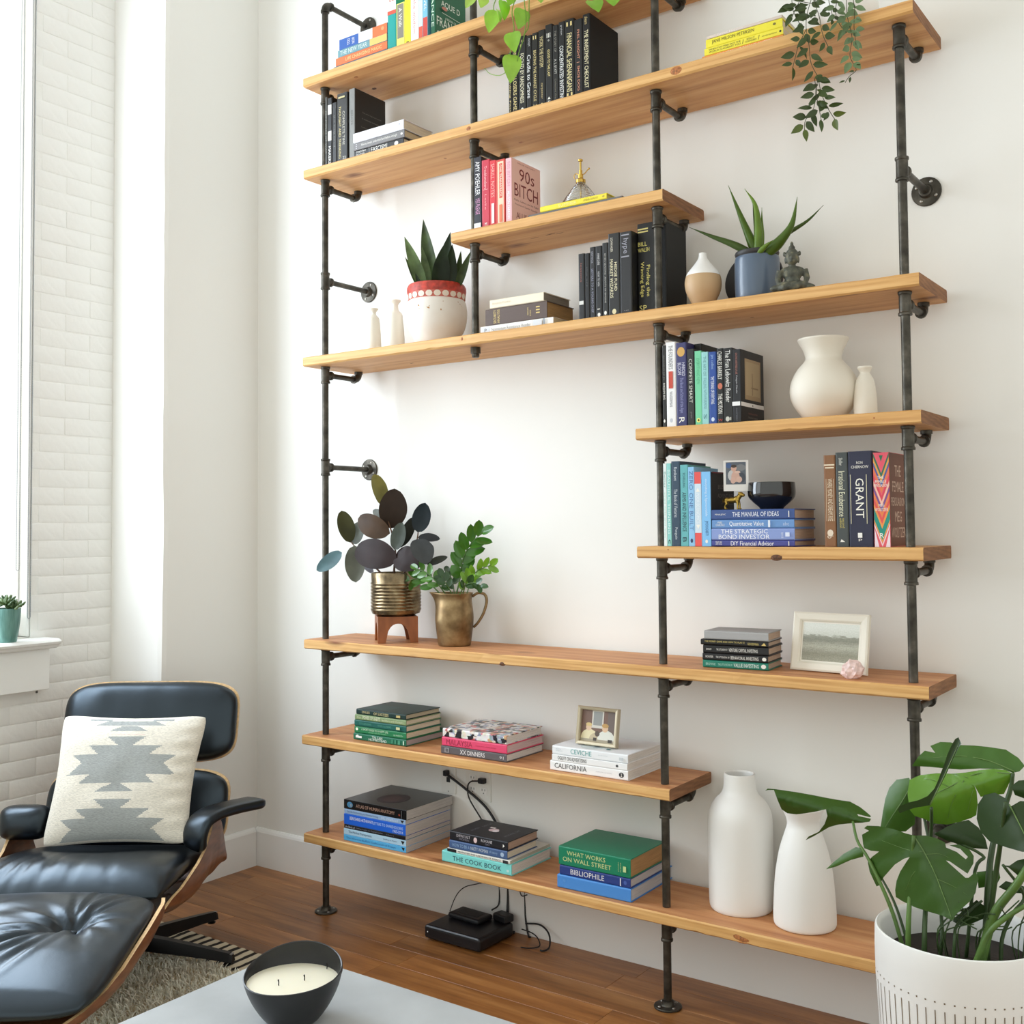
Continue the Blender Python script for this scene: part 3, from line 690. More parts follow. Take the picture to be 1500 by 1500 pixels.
# -- long board: pile and black row
pile(SZ['D'], 'books lying on the long board beside the striped-rim pot', [
 (.722, -.245, 0, .284, .0275, .19, (238, 236, 230), [Rc(.015, .13, .12, .88, (214, 218, 222)), T('p', .06, .09, .5, .4, BLK), Rc(.135, .137, .1, .9, (110, 130, 150)), T('Nonviolent Resistance Reader', .16, .7, .5, .4, (140, 142, 146)), Rc(.73, .732, .1, .9, (110, 130, 150)), Rc(.745, .86, .12, .88, (214, 218, 222)), T('p', .785, .81, .5, .4, BLK), Rc(.88, .9, .05, .95, (140, 150, 160))], 'white paperback, bottom of the three lying by the snake plant', {'hard': False, 'pages': (216, 196, 156)}),
 (.739, -.24, 0, .240, .0553, .158, (86, 68, 60), [A('SECURITY', .16, .045, .1, .9, GOLD), A('ANALYSIS', .22, .04, .1, .9, GOLD), A('GRAHAM', .70, .02, .3, .75, GOLD), A('DODD', .74, .02, .25, .6, GOLD), A('III', .86, .06, .35, .75, GOLD)], 'thick brown book with gold spine blocks, middle of the three', {'pages': (176, 136, 84)}),
 (.757, -.24, 0, .210, .029, .155, (232, 222, 200), [T('Benjamin Franklin', .05, .4, .5, .3, (206, 190, 160))], 'cream book on top of the thick brown one', {'pages': (150, 138, 122)}),
])
row('D', -.245, 'black books beside the teardrop vase', [
 (1.099, .023, .208, (34, 33, 34), [T('lessons', .14, .42, .5, .3, (150, 90, 80)), Rc(.70, .755, .15, .85, (214, 214, 210))], 'short black book with a white spine patch, leftmost of the middle black row'),
 (None, .018, .206, (40, 39, 40), [T('the art', .2, .5, .5, .3, (80, 80, 80))], 'plain narrow black book, second of the middle black row', {'rough': .6}),
 (None, .020, .222, (42, 42, 46), [T('seneca', .06, .22, .5, .3, (150, 150, 160)), T('LETTERS TO A YOUNG CHEF', .3, .9, .5, .35, (150, 150, 170))], 'slim dark book with grey spaced capitals'),
 (None, .024, .222, (30, 30, 32), [T('ANNIE DUKE', .1, .26, .5, .3, (210, 210, 210)), T('HOW TO WIN', .35, .55, .5, .3, (190, 190, 190)), Rc(.86, .87, .3, .7, WHT), Ci(.94, .5, .01, .012, WHT)], 'black book with small white author line, fourth of the middle black row'),
 (None, .021, .228, (46, 46, 46), [T('SEVEN SEASONS | BOOTS OF ENGINE', .14, .8, .5, .3, (190, 188, 180)), Ci(.93, .5, .009, .012, WHT)], 'charcoal slim book with a fine grey line of text'),
 (None, .040, .252, (44, 42, 40), [T('SCHWAGER', .05, .22, .33, .2, (220, 214, 196)), T('HEDGE FUND', .35, .69, .66, .24, (232, 224, 186)), T('MARKET WIZARDS', .31, .77, .3, .26, (232, 224, 186)), Ci(.935, .5, .014, .016, (224, 214, 170))], 'dark HEDGE FUND MARKET WIZARDS book', {'rough': .38}),
 (None, .041, .250, (50, 49, 51), [Rc(.03, .045, .15, .8, (150, 150, 160)), T('hype', .08, .26, .48, .55, (160, 160, 172)), Rc(.29, .305, .15, .8, (150, 150, 160)), A('...', .94, .006, .35, .7, (170, 170, 176))], 'charcoal book with grey bars on its spine, beside the thick black one', {'rough': .4}),
 (None, .062, .275, (22, 22, 21), [A('BILL', .225, .045, .06, .55, (236, 226, 130)), A('WALSH', .29, .045, .06, .68, (236, 226, 130)), Rc(.055, .07, .06, .62, (224, 210, 130)), Rc(.085, .1, .06, .62, (224, 210, 130)), T('Finding the', .46, .80, .58, .24, (238, 226, 130)), T('Winning Edge', .42, .80, .26, .24, (238, 226, 130)), A('SP', .92, .06, .1, .5, (226, 214, 130))], 'thick black book with yellow lettering against the middle pipe', {'d': .165, 'ys': -.212}),
 (1.352, .025, .271, (20, 20, 20), [], 'black book behind the middle pipe, its bare cover facing the teardrop vase', {'d': .13, 'ys': -.2, 'rough': .6}),
])
# -- right short board: mixed row
row('E', -.252, 'books standing on the upper right short board', [
 (1.386, .0115, .238, (50, 49, 46), [T('GROWING UP IN', .12, .42, .5, .3, (140, 138, 130)), T('DREAM BIG', .46, .66, .5, .5, (230, 228, 220)), Tri([(.895, .5), (.92, .2), (.945, .5), (.92, .8)], WHT)], 'black DREAM BIG book hard against the middle pipe', {'hard': False}),
 (None, .032, .245, (236, 236, 236), [T('THE FOUNDER\'S', .04, .32, .5, .42, (90, 90, 96)), Rc(.345, .545, .3, .72, (196, 70, 50)), T('DILEMMAS', .355, .535, .5, .3, (120, 30, 26)), T('WASSERMAN', .58, .76, .5, .3, (130, 130, 136)), Ci(.92, .5, .009, .012, (190, 196, 206))], 'white book with a red block on its spine, second on the upper right short board'),
 (None, .034, .240, (56, 56, 104), [Ci(.11, .5, .024, .028, (204, 160, 84)), T('HAROLD', .24, .40, .72, .3, (214, 214, 232)), T('BLOOM', .24, .38, .34, .32, (214, 214, 232)), T('The Book and School of the Ages', .42, .84, .5, .4, (150, 152, 196)), T('R', .89, .96, .5, .5, WHT)], 'indigo book with a gold roundel on its spine', {'d': .165}),
 (1.463, .024, .240, (30, 30, 31), [], 'dark book pushed back, showing above the green ones', {'ys': -.205, 'd': .18}),
], )
row('E', -.252, 'books standing on the upper right short board', [
 (1.4655, .021, .219, (50, 52, 48), [T('COMPETE SMART', .13, .70, .5, .5, (206, 206, 196)), T('press', .82, .9, .5, .3, (120, 120, 116))], 'charcoal slim book with white spaced capitals, left of the mint one', {'hard': False, 'd': .0455}),
])
row('E', -.252, 'books standing on the upper right short board', [
 (1.4885, .021, .211, (116, 204, 158), [T('EVERYTHING NEW', .1, .45, .5, .45, (86, 170, 128)), Ci(.93, .5, .012, .013, (230, 226, 120)), Ci(.93, .5, .005, .006, BLK)], 'mint green book on the upper right short board', {'hard': False}),
 (None, .021, .206, (150, 206, 206), [T('THE ART OF', .06, .33, .5, .42, (100, 150, 150)), T('FALLING WITH PURPOSE', .36, .78, .5, .42, (110, 158, 164)), T('S', .85, .92, .5, .5, (90, 140, 150))], 'pale aqua book beside the mint one', {'hard': False}),
 (None, .025, .204, (38, 74, 150), [T('jim collins', .04, .24, .5, .42, (150, 180, 220)), T('THE TURNING OF EVERYTHING', .34, .72, .5, .42, (230, 234, 240)), Ci(.93, .5, .01, .012, (200, 214, 236))], 'royal blue slim book on the upper right short board'),
 (None, .021, .211, (28, 28, 29), [T('CHARLES BARKELY', .04, .41, .5, .62, WHT), Ci(.5, .5, .014, .018, (196, 110, 84)), T('THE MOTION', .60, .86, .5, .62, WHT), A('W', .95, .03, .2, .8, (196, 60, 50))], 'black book with rough white capitals and a red dot'),
 (None, .027, .210, (34, 33, 30), [T('The Fran Lebowitz Reader', .03, .72, .5, .55, (238, 238, 234)), Ci(.94, .4, .012, .014, (200, 200, 190)), Rc(.92, .96, .75, .85, (200, 200, 190))], 'black book with a bold white title, second from the right end of that row', {'hard': False}),
 (None, .024, .204, (40, 40, 46), [T('ON THE SHORTNESS OF LIFE', .05, .34, .5, .24, (176, 110, 96)), T('Penguin Classics', .36, .6, .5, .22, (200, 200, 204)), Rc(.715, .77, .01, .99, (236, 236, 236)), T('moral letters', .8, .98, .5, .2, (110, 110, 118))], 'black paperback with a framed picture and a white band on its cover', {'hard': False, 'd': .16, 'cover': [('R', .52, .39, .68, .56, (164, 142, 110)), ('R', .52, .38, .6, .46, (176, 156, 122)), ('R', .5, .45, .02, .3, (120, 98, 74)), ('R', .6, .5, .3, .02, (140, 118, 90)), ('R', .5, .742, .99, .055, (236, 236, 236)), ('C', .5, .742, .03, .03, BLK), ('T', 'THE PHILOSOPHER', .5, .86, .4, .02, (150, 96, 90)), ('T', 'Selected Letters', .5, .91, .4, .025, (130, 128, 126))]}),
])
# small white rock of folded paper lies behind that row (top just shows): a cream book end
# -- lower right short board
row('F', -.252, 'blue-spined books on the lower right short board', [
 (1.3842, .011, .237, (228, 238, 236), [T('Better', .1, .3, .5, .5, (120, 170, 160)), T('small dots and lines', .35, .9, .5, .6, (190, 226, 212))], 'thin white book with pale green marks against the middle pipe', {'hard': False}),
 (None, .014, .237, (140, 206, 200), [T('BEAUTIFUL THINKING', .08, .85, .5, .55, (226, 240, 238)), T('c', .92, .97, .5, .5, BLK)], 'thin turquoise book, second on the lower right short board', {'hard': False}),
 (None, .029, .242, (48, 70, 90), [T('Ravikant', .07, .23, .5, .34, (206, 214, 220)), T('The Book of Ventures', .33, .66, .5, .38, (206, 214, 220)), T('Penguin', .78, .92, .5, .34, (206, 214, 220))], 'tall slate blue book on the lower right short board', {'d': .168}),
 (1.4365, .0245, .231, (100, 176, 180), [T('SCHELLING', .1, .28, .5, .3, (40, 90, 100)), T('ARMS AND INFLUENCE', .34, .82, .5, .5, (26, 48, 60)), T('B', .89, .95, .5, .5, (40, 70, 80))], 'teal ARMS AND INFLUENCE book', {'hard': False, 'd': .15}),
 (1.461, .0195, .224, (142, 194, 232), [T('ZERO ONE BUILT', .05, .8, .5, .6, (86, 120, 170)), Ci(.93, .5, .008, .012, (40, 60, 100))], 'sky blue book with darker blue capitals, right of the teal one', {'hard': False}),
 (1.4815, .0215, .209, (206, 222, 234), [Rc(0, .16, .02, .98, (226, 84, 80)), Rc(.82, 1, .02, .98, (226, 84, 80)), Tri([(.21, .5), (.27, .2), (.27, .8)], WHT), Tri([(.77, .5), (.71, .2), (.71, .8)], WHT), T('POOR ECONOMICS', .29, .69, .5, .45, (236, 242, 246))], 'pale blue book with red ends on its spine', {'hard': False}),
 (1.504, .0285, .209, (128, 190, 238), [T('everything is figureoutable', .1, .6, .5, .3, (220, 236, 250)), T('JIM DOUGHERTY', .66, .86, .5, .4, (40, 80, 130)), Ci(.935, .5, .008, .01, WHT)], 'light blue spine with a black lettered cover, touching the lying blue pile', {'hard': False, 'd': .156, 'cover': [('R', .5, .5, .985, .99, (26, 23, 24)), ('T', 'BUSINESS', .62, .2, .62, .055, (120, 112, 110)), ('T', 'ADVENTURES', .62, .32, .66, .055, (120, 112, 110)), ('R', .5, .012, .98, .02, (110, 36, 46)), ('R', .62, .43, .5, .006, (120, 112, 110)), ('R', .62, .5, .44, .006, (90, 84, 82))]}),
])
pile(SZ['F'], 'blue books lying beside the standing blue row', [
 (1.5345, -.255, 0, .240, .0176, .155, (66, 70, 142), [T('WESLEY GRAY', .05, .13, .7, .3), T('JACK VOGEL', .05, .13, .35, .3), T('DIY Financial Advisor', .24, .76, .5, .72, (240, 240, 246)), Rc(.935, .945, .15, .85, WHT)], 'indigo DIY Financial Advisor book at the bottom of the lying blue pile', {'pages': PGD}),
 (1.5345, -.255, 0, .240, .0322, .155, (134, 154, 208), [T('THE STRATEGIC', .12, .69, .74, .36, (242, 244, 250)), T('BOND INVESTOR', .09, .71, .28, .38, (242, 244, 250)), T('crescenzi', .845, .87, .5, .7, (210, 220, 240)), Rc(.9, .95, .3, .65, (220, 228, 246))], 'periwinkle STRATEGIC BOND INVESTOR book in the lying blue pile', {'pages': PGD}),
 (1.536, -.255, 0, .238, .0240, .156, (104, 146, 200), [T('WES', .07, .13, .68, .22), T('CARLISLE', .05, .16, .4, .22), T('Quantitative Value', .22, .64, .5, .6, (244, 246, 250)), Rc(.70, .725, .1, .9, (226, 232, 242)), T('abc', .87, .94, .5, .4, (190, 206, 234))], 'mid blue Quantitative Value book in the lying blue pile', {'pages': PGD}),
 (1.535, -.255, 0, .240, .0280, .156, (58, 82, 138), [T('MIHALJEVIC', .045, .18, .5, .2), T('THE MANUAL OF IDEAS', .26, .82, .52, .46, (232, 236, 246)), Rc(.935, .945, .2, .8, WHT)], 'dark blue MANUAL OF IDEAS book on top of the lying blue pile', {'pages': PGD}),
])
row('F', -.238, 'books at the right end of the lower right short board', [
 (1.850, .032, .240, (134, 92, 58), [Rc(.1, .115, .05, .95, (230, 214, 186)), Rc(.13, .145, .15, .9, (230, 214, 186)), Rc(.26, .72, .2, .23, (220, 204, 176)), Rc(.26, .72, .84, .87, (220, 204, 176)), T('WHERE MONEY AND DREAMS RISE', .26, .72, .54, .4, (230, 214, 186)), Ci(.85, .5, .016, .018, (224, 210, 190)), T('b', .88, .91, .5, .5, (224, 210, 190))], 'brown book with cream spine lines, leftmost of the four by the right pipe'),
 (None, .033, .246, (68, 74, 74), [T('Shiller', .06, .14, .45, .3, (220, 220, 210)), T('Irrational Exuberance', .2, .68, .5, .5, (226, 224, 196)), T('second', .70, .8, .6, .2, (206, 190, 100)), T('edition', .70, .8, .38, .2, (206, 190, 100)), Tri([(.92, .4), (.95, .3), (.95, .7)], WHT)], 'slate grey book with an italic-looking pale title, beside the brown one'),
 (None, .063, .247, (40, 42, 66), [A('RON', .12, .028, .36, .62, WHT), A('CHERNOW', .165, .03, .14, .86, WHT), T('GRANT', .285, .70, .48, .34, (240, 238, 226)), Rc(.245, .76, .1, .125, (220, 214, 180)), Rc(.245, .76, .76, .785, (220, 214, 180)), Rc(.855, .905, .38, .56, (240, 240, 236)), A('P', .93, .025, .4, .55, WHT)], 'thick navy GRANT book between the slate and the zigzag ones', {'d': .165}),
 (1.980, .042, .241, (206, 80, 84), [Rc(0, 1, .02, .98, (224, 92, 104))] +
   [Tri([(a, .02), (a+.22, .5), (a, .98), (a+w, .98), (a+w+.22, .5), (a+w, .02)], c) for a, w, c in [(.0, .05, (44, 104, 84)), (.05, .05, (222, 160, 70)), (.10, .05, (70, 90, 150)), (.16, .05, (226, 120, 70)), (.24, .05, (214, 66, 84)), (.30, .05, (236, 190, 170)), (.36, .05, (110, 80, 140)), (.42, .05, (226, 130, 70)), (.48, .05, (222, 84, 76)), (.54, .05, (234, 150, 70)), (.59, .12, (26, 140, 124)), (.71, .03, (226, 160, 80)), (.75, .03, (240, 214, 220)), (.78, .0, (90, 80, 150))]] +
   [Tri([(0, .2), (0, .8), (.2, .5)], (224, 84, 104)), Tri([(.03, .38), (.03, .62), (.1, .5)], (40, 104, 74)), A('THE', .265, .035, .25, .65, WHT), A('FEMALE', .31, .035, .12, .8, WHT), A('PERSUASION', .35, .03, .06, .9, WHT), A('MEG', .56, .032, .3, .65, WHT), A('WOLITZER', .605, .035, .08, .88, WHT), Rc(.78, 1, .0, .0, WHT), Tri([(.80, .03), (1, .03), (1, .3)], (236, 220, 230)), Tri([(.80, .97), (1, .97), (1, .7)], (236, 220, 230)), A('R', .88, .05, .35, .6, WHT)],
   'zigzag multicoloured spine with a brown lettered cover, beside the right pipe', {'d': .14, 'hard': False, 'cover': [('R', .5, .5, .99, .99, (110, 64, 46)), ('T', 'THE', .5, .19, .38, .12, (206, 176, 156)), ('T', 'FEMALE', .5, .36, .7, .11, (206, 176, 156)), ('T', 'PERSUASION', .5, .52, .86, .09, (206, 176, 156)), ('T', 'MEG', .5, .68, .42, .11, (206, 176, 156)), ('T', 'WOLITZER', .5, .85, .86, .11, (206, 176, 156))]}),
])
# -- waist-high board: pile of five
pile(SZ['G'], 'small books lying beside the white frame', [
 (1.492, -.235, .09, .188, .0208, .128, (32, 124, 104), [T('BROWNE', .05, .2, .5, .32, (180, 220, 206)), T('THE LITTLE BOOK OF', .24, .46, .5, .28, (180, 220, 206)), T('VALUE INVESTING', .48, .86, .5, .5, (230, 240, 236)), Ci(.93, .5, .012, .014, WHT)], 'green book at the bottom of the small pile by the white frame', {'pages': PGD}),
 (1.492, -.236, .085, .188, .0197, .128, (42, 42, 44), [T('MONTIER', .05, .17, .5, .3), T('THE LITTLE BOOK OF', .21, .42, .5, .26), T('BEHAVIORAL INVESTING', .44, .86, .5, .46), Ci(.945, .5, .01, .012, WHT)], 'black behavioural investing book directly on the green one', {'pages': PGD}),
 (1.494, -.236, .085, .188, .0225, .128, (38, 38, 40), [T('GRAHAM', .05, .13, .5, .22), T('THE LITTLE BOOK OF', .21, .38, .5, .24), T('VENTURE CAPITAL INVESTING', .40, .84, .5, .42)], 'black book in the middle of the small pile by the white frame', {'pages': PGD}),
 (1.488, -.238, .09, .194, .0160, .126, (30, 29, 28), [T('THE MONEY GAME AND HOW TO PLAY IT', .06, .66, .66, .3, (220, 200, 120)), T('GOODMAN', .7, .86, .5, .4, (220, 200, 120)), Tri([(.9, .3), (.94, .8), (.97, .3)], GOLD)], 'thin black book with gold lettering, second from the top of the small pile', {'pages': PGD}),
 (1.498, -.236, .09, .184, .0240, .122, (168, 168, 168), [], 'light grey cloth book on top of the small pile by the white frame', {'pages': PGD, 'rough': .7}),
])
# -- low board: three piles
GR = (24, 74, 62)
pile(SZ['H'], 'green books lying on the short low board', [
 (.148, -.243, .005, .243, .0233, .245, (26, 106, 78), [T('TIN CAN', .36, .56, .7, .36, (232, 240, 232)), T('HOMESTEAD', .30, .64, .32, .36, (232, 240, 232)), Rc(.05, .17, .35, .65, (236, 240, 236)), Ci(.08, .62, .008, .012, (236, 240, 236)), Rc(.74, .76, .2, .8, (70, 150, 120)), Rc(.8, .82, .2, .8, (70, 150, 120)), Rc(.86, .9, .2, .8, (70, 150, 120)), Rc(.95, .97, .2, .8, (200, 226, 206))], 'green TIN CAN HOMESTEAD book, larger and lowest of the green pile', {'pages': (190, 176, 176)}),
 (.150, -.240, .0, .240, .0235, .185, (30, 120, 74), [T('A SHORT GUIDE TO A HAPPY LIFE', .14, .66, .66, .3, (214, 236, 206)), T('essays on the home', .28, .62, .3, .25, (150, 206, 160)), Ci(.05, .6, .01, .012, (236, 240, 220)), T('QUINDLEN', .76, .94, .4, .25, (190, 226, 190))], 'bright green book second from the bottom of the green pile', {'pages': PG}),
 (.150, -.240, .0, .240, .0222, .185, (22, 94, 84), [T('POOR RICHARDS ALMANACK', .1, .34, .5, .3, (90, 160, 140)), T('MUNGER AND FRIENDS', .46, .72, .5, .3, (90, 160, 140)), Rc(.83, .9, .3, .7, (206, 206, 160))], 'dark teal-green book in the middle of the green pile', {'pages': PG}),
 (.152, -.240, .0, .238, .0190, .186, (130, 150, 106), [T('a place of my own', .04, .12, .5, .5, (230, 226, 190)), T('POWER OF HABITS', .16, .50, .55, .6, (236, 236, 206)), T('builders and thinkers', .54, .95, .5, .4, (214, 220, 180))], 'olive and cream spine second from the top of the green pile', {'pages': PG}),
 (.157, -.238, .0, .230, .0190, .182, (20, 50, 46), [T('SMILES', .12, .28, .5, .4, (206, 190, 140)), T('OF SUCCESS', .36, .66, .45, .5, (222, 206, 150)), Rc(.82, .9, .25, .7, (200, 180, 120))], 'blackish green book on top of the green pile', {'pages': (200, 188, 160), 'cover': [('R', .35, .3, .45, .45, (50, 78, 76))]}),
])
collage, nt, b, N, L = nodes('photo_collage')
tc = N('TexCoord'); v = N('TexVoronoi', distance='CHEBYCHEV'); v.inputs['Scale'].default_value = 62; L(tc.outputs['Object'], v.inputs['Vector'])
sep = N('SeparateColor'); L(v.outputs['Color'], sep.inputs[0])
r_ = ramp(N, [(0, (40, 38, 44)), (.18, (232, 228, 226)), (.34, (150, 160, 176)), (.5, (226, 214, 200)), (.62, (196, 70, 60)), (.72, (238, 236, 234)), (.82, (96, 112, 140)), (.92, (206, 150, 90)), (1, (60, 70, 60))]); r_.color_ramp.interpolation = 'CONSTANT'
L(sep.outputs[0], r_.inputs['Fac'])
n1 = N('TexNoise'); n1.inputs['Scale'].default_value = 90; L(tc.outputs['Object'], n1.inputs['Vector'])
mx = N('Mix', data_type='RGBA', blend_type='OVERLAY'); mx.inputs[0].default_value = .8; L(r_.outputs['Color'], mx.inputs[6]); L(n1.outputs['Color'], mx.inputs[7])
hs = N('HueSaturation'); hs.inputs['Saturation'].default_value = .8; L(mx.outputs[2], hs.inputs['Color']); L(hs.outputs['Color'], b.inputs['Base Color']); b.inputs['Roughness'].default_value = .3
pile(SZ['H'], 'cookery books in the middle of the short low board', [
 (.557, -.257, .005, .264, .0262, .208, (92, 88, 90), [T('XX DINNERS', .3, .68, .5, .55, (238, 236, 236)), Rc(.06, .13, .2, .8, (150, 146, 148)), Rc(.075, .115, .3, .7, (92, 88, 90)), T('91', .90, .96, .5, .35, (220, 220, 220))], 'grey XX DINNERS book under the pink one', {'pages': PGW, 'rough': .6}),
 (.561, -.257, .005, .262, .0290, .207, (226, 74, 112), [T('MALAYSIA', .07, .48, .5, .6, (160, 40, 66)), T('recipes from a family kitchen', .53, .84, .46, .22, (190, 54, 84))], 'pink MALAYSIA book between the grey and the picture-covered one', {'pages': (222, 200, 200)}),
 (.564, -.256, .005, .256, .0278, .204, (200, 200, 200), [], 'book with a busy photo collage cover on top of the pink one', {'pages': PGW, 'colm': collage}),
])
pile(SZ['H'], 'white books under the small family photo', [
 (.991, -.262, .0, .271, .0300, .216, (242, 242, 242), [T('CALIFORNIA', .06, .48, .55, .5, (60, 60, 66)), T('recipes from our kitchens', .6, .8, .5, .13, (170, 170, 176)), Ci(.92, .5, .015, .017, (50, 50, 56)), T('2', .91, .93, .5, .3, WHT)], 'white CALIFORNIA book at the bottom of the white pile', {'pages': PGW}),
 (.998, -.262, .0, .262, .0190, .212, (240, 240, 240), [T('OGILVY ON ADVERTISING', .08, .47, .55, .6, (50, 50, 54)), Ci(.87, .5, .008, .009, (150, 150, 156)), Ci(.87, .5, .0055, .006, (240, 240, 240))], 'thin white book with black capitals in the middle of the white pile', {'pages': PGW, 'hard': False}),
 (.998, -.260, .0, .263, .0260, .206, (238, 240, 242), [T('CEVICHE', .25, .53, .55, .55, (70, 160, 160)), T('MARTIN', .05, .12, .65, .12, (190, 200, 206)), T('MORALES', .05, .14, .45, .12, (190, 200, 206)), T('peruvian kitchen', .62, .74, .55, .2, (200, 208, 212)), Rc(.9, .95, .3, .65, (206, 212, 216))], 'white CEVICHE book on top of the white pile', {'pages': PGW, 'cover': [('C', .3, .45, .5, .35, (214, 224, 226)), ('T', 'CEVICHE', .22, .5, .12, .06, (50, 80, 100)), ('R', .16, .68, .06, .05, (40, 120, 130))]}),
])
# -- lowest board: three piles
pile(SZ['I'], 'paperbacks lying at the left of the lowest board', [
 (.125, -.268, .015, .284, .0206, .24, (86, 174, 226), [T('The Warren Buffett Collection of Essays', .04, .84, .5, .4, (50, 110, 170)), Tri([(.93, .8), (.96, .2), (.98, .8)], BLK)], 'sky blue paperback at the bottom of the left pile on the lowest board', {'hard': False, 'pages': (206, 200, 196)}),
 (.125, -.268, .015, .284, .0212, .24, (176, 210, 232), [T('The Market Prerequisites', .08, .46, .5, .5, (66, 90, 120)), T('Geoffrey A. Moore', .64, .86, .5, .3, (90, 110, 140)), Tri([(.92, .8), (.95, .2), (.98, .8)], BLK)], 'pale blue paperback second from the bottom of the left pile', {'hard': False, 'pages': (206, 200, 196)}),
 (.127, -.268, .012, .280, .0140, .24, (28, 28, 34), [T('the Book of', .02, .18, .5, .5, (206, 206, 214)), T('Lasting Insight on Capital Cycles', .2, .64, .5, .45, (140, 140, 150)), T('Edward', .7, .82, .5, .3, (120, 120, 130))], 'thin black paperback between the pale and the bright blue ones', {'hard': False, 'pages': (206, 200, 196)}),
 (.126, -.268, .012, .282, .0365, .24, (26, 96, 208), [T('BERKSHIRE HATHAWAY', .10, .48, .66, .3, (236, 240, 250)), T('LETTERS TO SHAREHOLDERS', .48, .96, .62, .26, (190, 214, 246)), T('1965-2014', .80, .96, .25, .26, (214, 226, 246))], 'thick bright blue paperback in the left pile of the lowest board', {'hard': False, 'pages': (206, 200, 196)}),
 (.127, -.267, .010, .280, .0165, .242, (150, 178, 212), [T('Stocks Performing as Normal Living', .05, .56, .5, .5, (70, 90, 130)), T('M. Malkiel', .62, .88, .5, .5, (200, 214, 236)), Tri([(.92, .8), (.95, .2), (.98, .8)], BLK)], 'thin grey-blue paperback just under the black anatomy book', {'hard': False, 'pages': (206, 200, 196)}),
 (.125, -.267, .008, .287, .0325, .246, (30, 30, 33), [T('ATLAS OF HUMAN ANATOMY', .2, .82, .5, .36, (180, 140, 120)), Ci(.1, .5, .02, .028, (70, 130, 170)), Ci(.12, .45, .012, .01, (190, 190, 190)), Rc(.93, .935, .1, .9, (120, 120, 120)), T('N', .88, .9, .4, .2, (200, 90, 60))], 'black anatomy atlas on top of the left pile of the lowest board', {'hard': False, 'pages': (206, 200, 196), 'rough': .25, 'cover': [('C', .4, .5, .5, .4, (54, 44, 46)), ('C', .38, .5, .3, .22, (72, 52, 52))]}),
])
pile(SZ['I'], 'books lying in the middle of the lowest board', [
 (.563, -.262, .0, .279, .0357, .222, (128, 216, 212), [T('THE COOK BOOK', .16, .86, .48, .42, (34, 62, 84)), Ci(.95, .4, .008, .01, (200, 230, 226))], 'turquoise COOK BOOK at the bottom of the middle pile', {'pages': PGW}),
 (.585, -.262, .0, .252, .0112, .222, (232, 230, 222), [Rc(0, .15, .05, .95, BLK), T('MEATEATERS AND GARDENERS OF AMERICA', .18, .86, .5, .5, (60, 60, 60)), Rc(.9, .98, .05, .95, (40, 40, 46))], 'thin cream book with black ends lying on the turquoise one', {'hard': False, 'pages': (200, 196, 180)}),
 (.592, -.260, .0, .232, .0262, .166, (70, 96, 140), [T('HOW TO BE A', .06, .36, .5, .4, (150, 180, 214)), T('NASTY WOMAN', .38, .68, .5, .42, (200, 210, 220)), T('of history', .7, .84, .5, .4, (150, 180, 214)), Ci(.92, .5, .014, .014, (170, 190, 214))], 'denim blue book under the black one in the middle pile', {'pages': PG}),
 (.594, -.259, .0, .232, .0290, .168, (40, 40, 50), [T('DIFFICULT', .12, .36, .64, .3, (206, 200, 206)), T('WOMEN', .16, .34, .3, .2, (140, 136, 150)), T('ROXANE', .55, .74, .62, .3, (206, 200, 206)), T('GAY', .62, .7, .3, .2, (140, 136, 150)), Ci(.45, .5, .018, .014, (226, 200, 200)), Tri([(.92, .3), (.95, .5), (.92, .7)], WHT)], 'near-black book with a pale sea shell on its cover, top of the middle pile', {'pages': (196, 166, 146), 'cover': [('C', .5, .5, .2, .16, (214, 186, 186)), ('C', .46, .55, .14, .1, (236, 222, 222)), ('R', .62, .42, .06, .09, (236, 226, 222)), ('T', 'DIFFICULT', .72, .27, .3, .05, (120, 116, 126)), ('T', 'WOMEN', .35, .25, .25, .05, (120, 116, 126)), ('T', 'ROXANE GAY', .5, .82, .5, .05, (120, 116, 126))]}),
])
pile(SZ['I'], 'books lying beside the middle pipe on the lowest board', [
 (1.015, -.265, .008, .252, .0390, .262, (74, 140, 214), [T('wear', .08, .12, .6, .2, (110, 170, 230))], 'large light blue book at the bottom of the right pile', {'pages': (206, 204, 206)}),
 (1.022, -.262, .006, .243, .0285, .235, (38, 60, 130), [T('BIBLIOPHILE', .16, .64, .5, .55, (226, 226, 230)), Rc(.86, .875, .1, .9, (220, 220, 230)), Ci(.93, .5, .012, .01, (70, 96, 170))], 'navy BIBLIOPHILE book in the right pile of the lowest board', {'pages': (206, 200, 200)}),
 (1.019, -.262, .004, .247, .0560, .215, (18, 126, 92), [T('WHAT WORKS', .12, .66, .70, .24, (206, 216, 150)), T('ON WALL STREET', .06, .74, .36, .24, (206, 216, 150)), A('JAMES', .84, .012, .25, .75, (206, 216, 150)), A('PATRICK', .87, .012, .25, .75, (206, 216, 150)), Rc(.91, .95, .3, .6, (196, 214, 150))], 'thick green WHAT WORKS ON WALL STREET book on top of the right pile', {'pages': (190, 146, 96), 'rough': .4}),
])
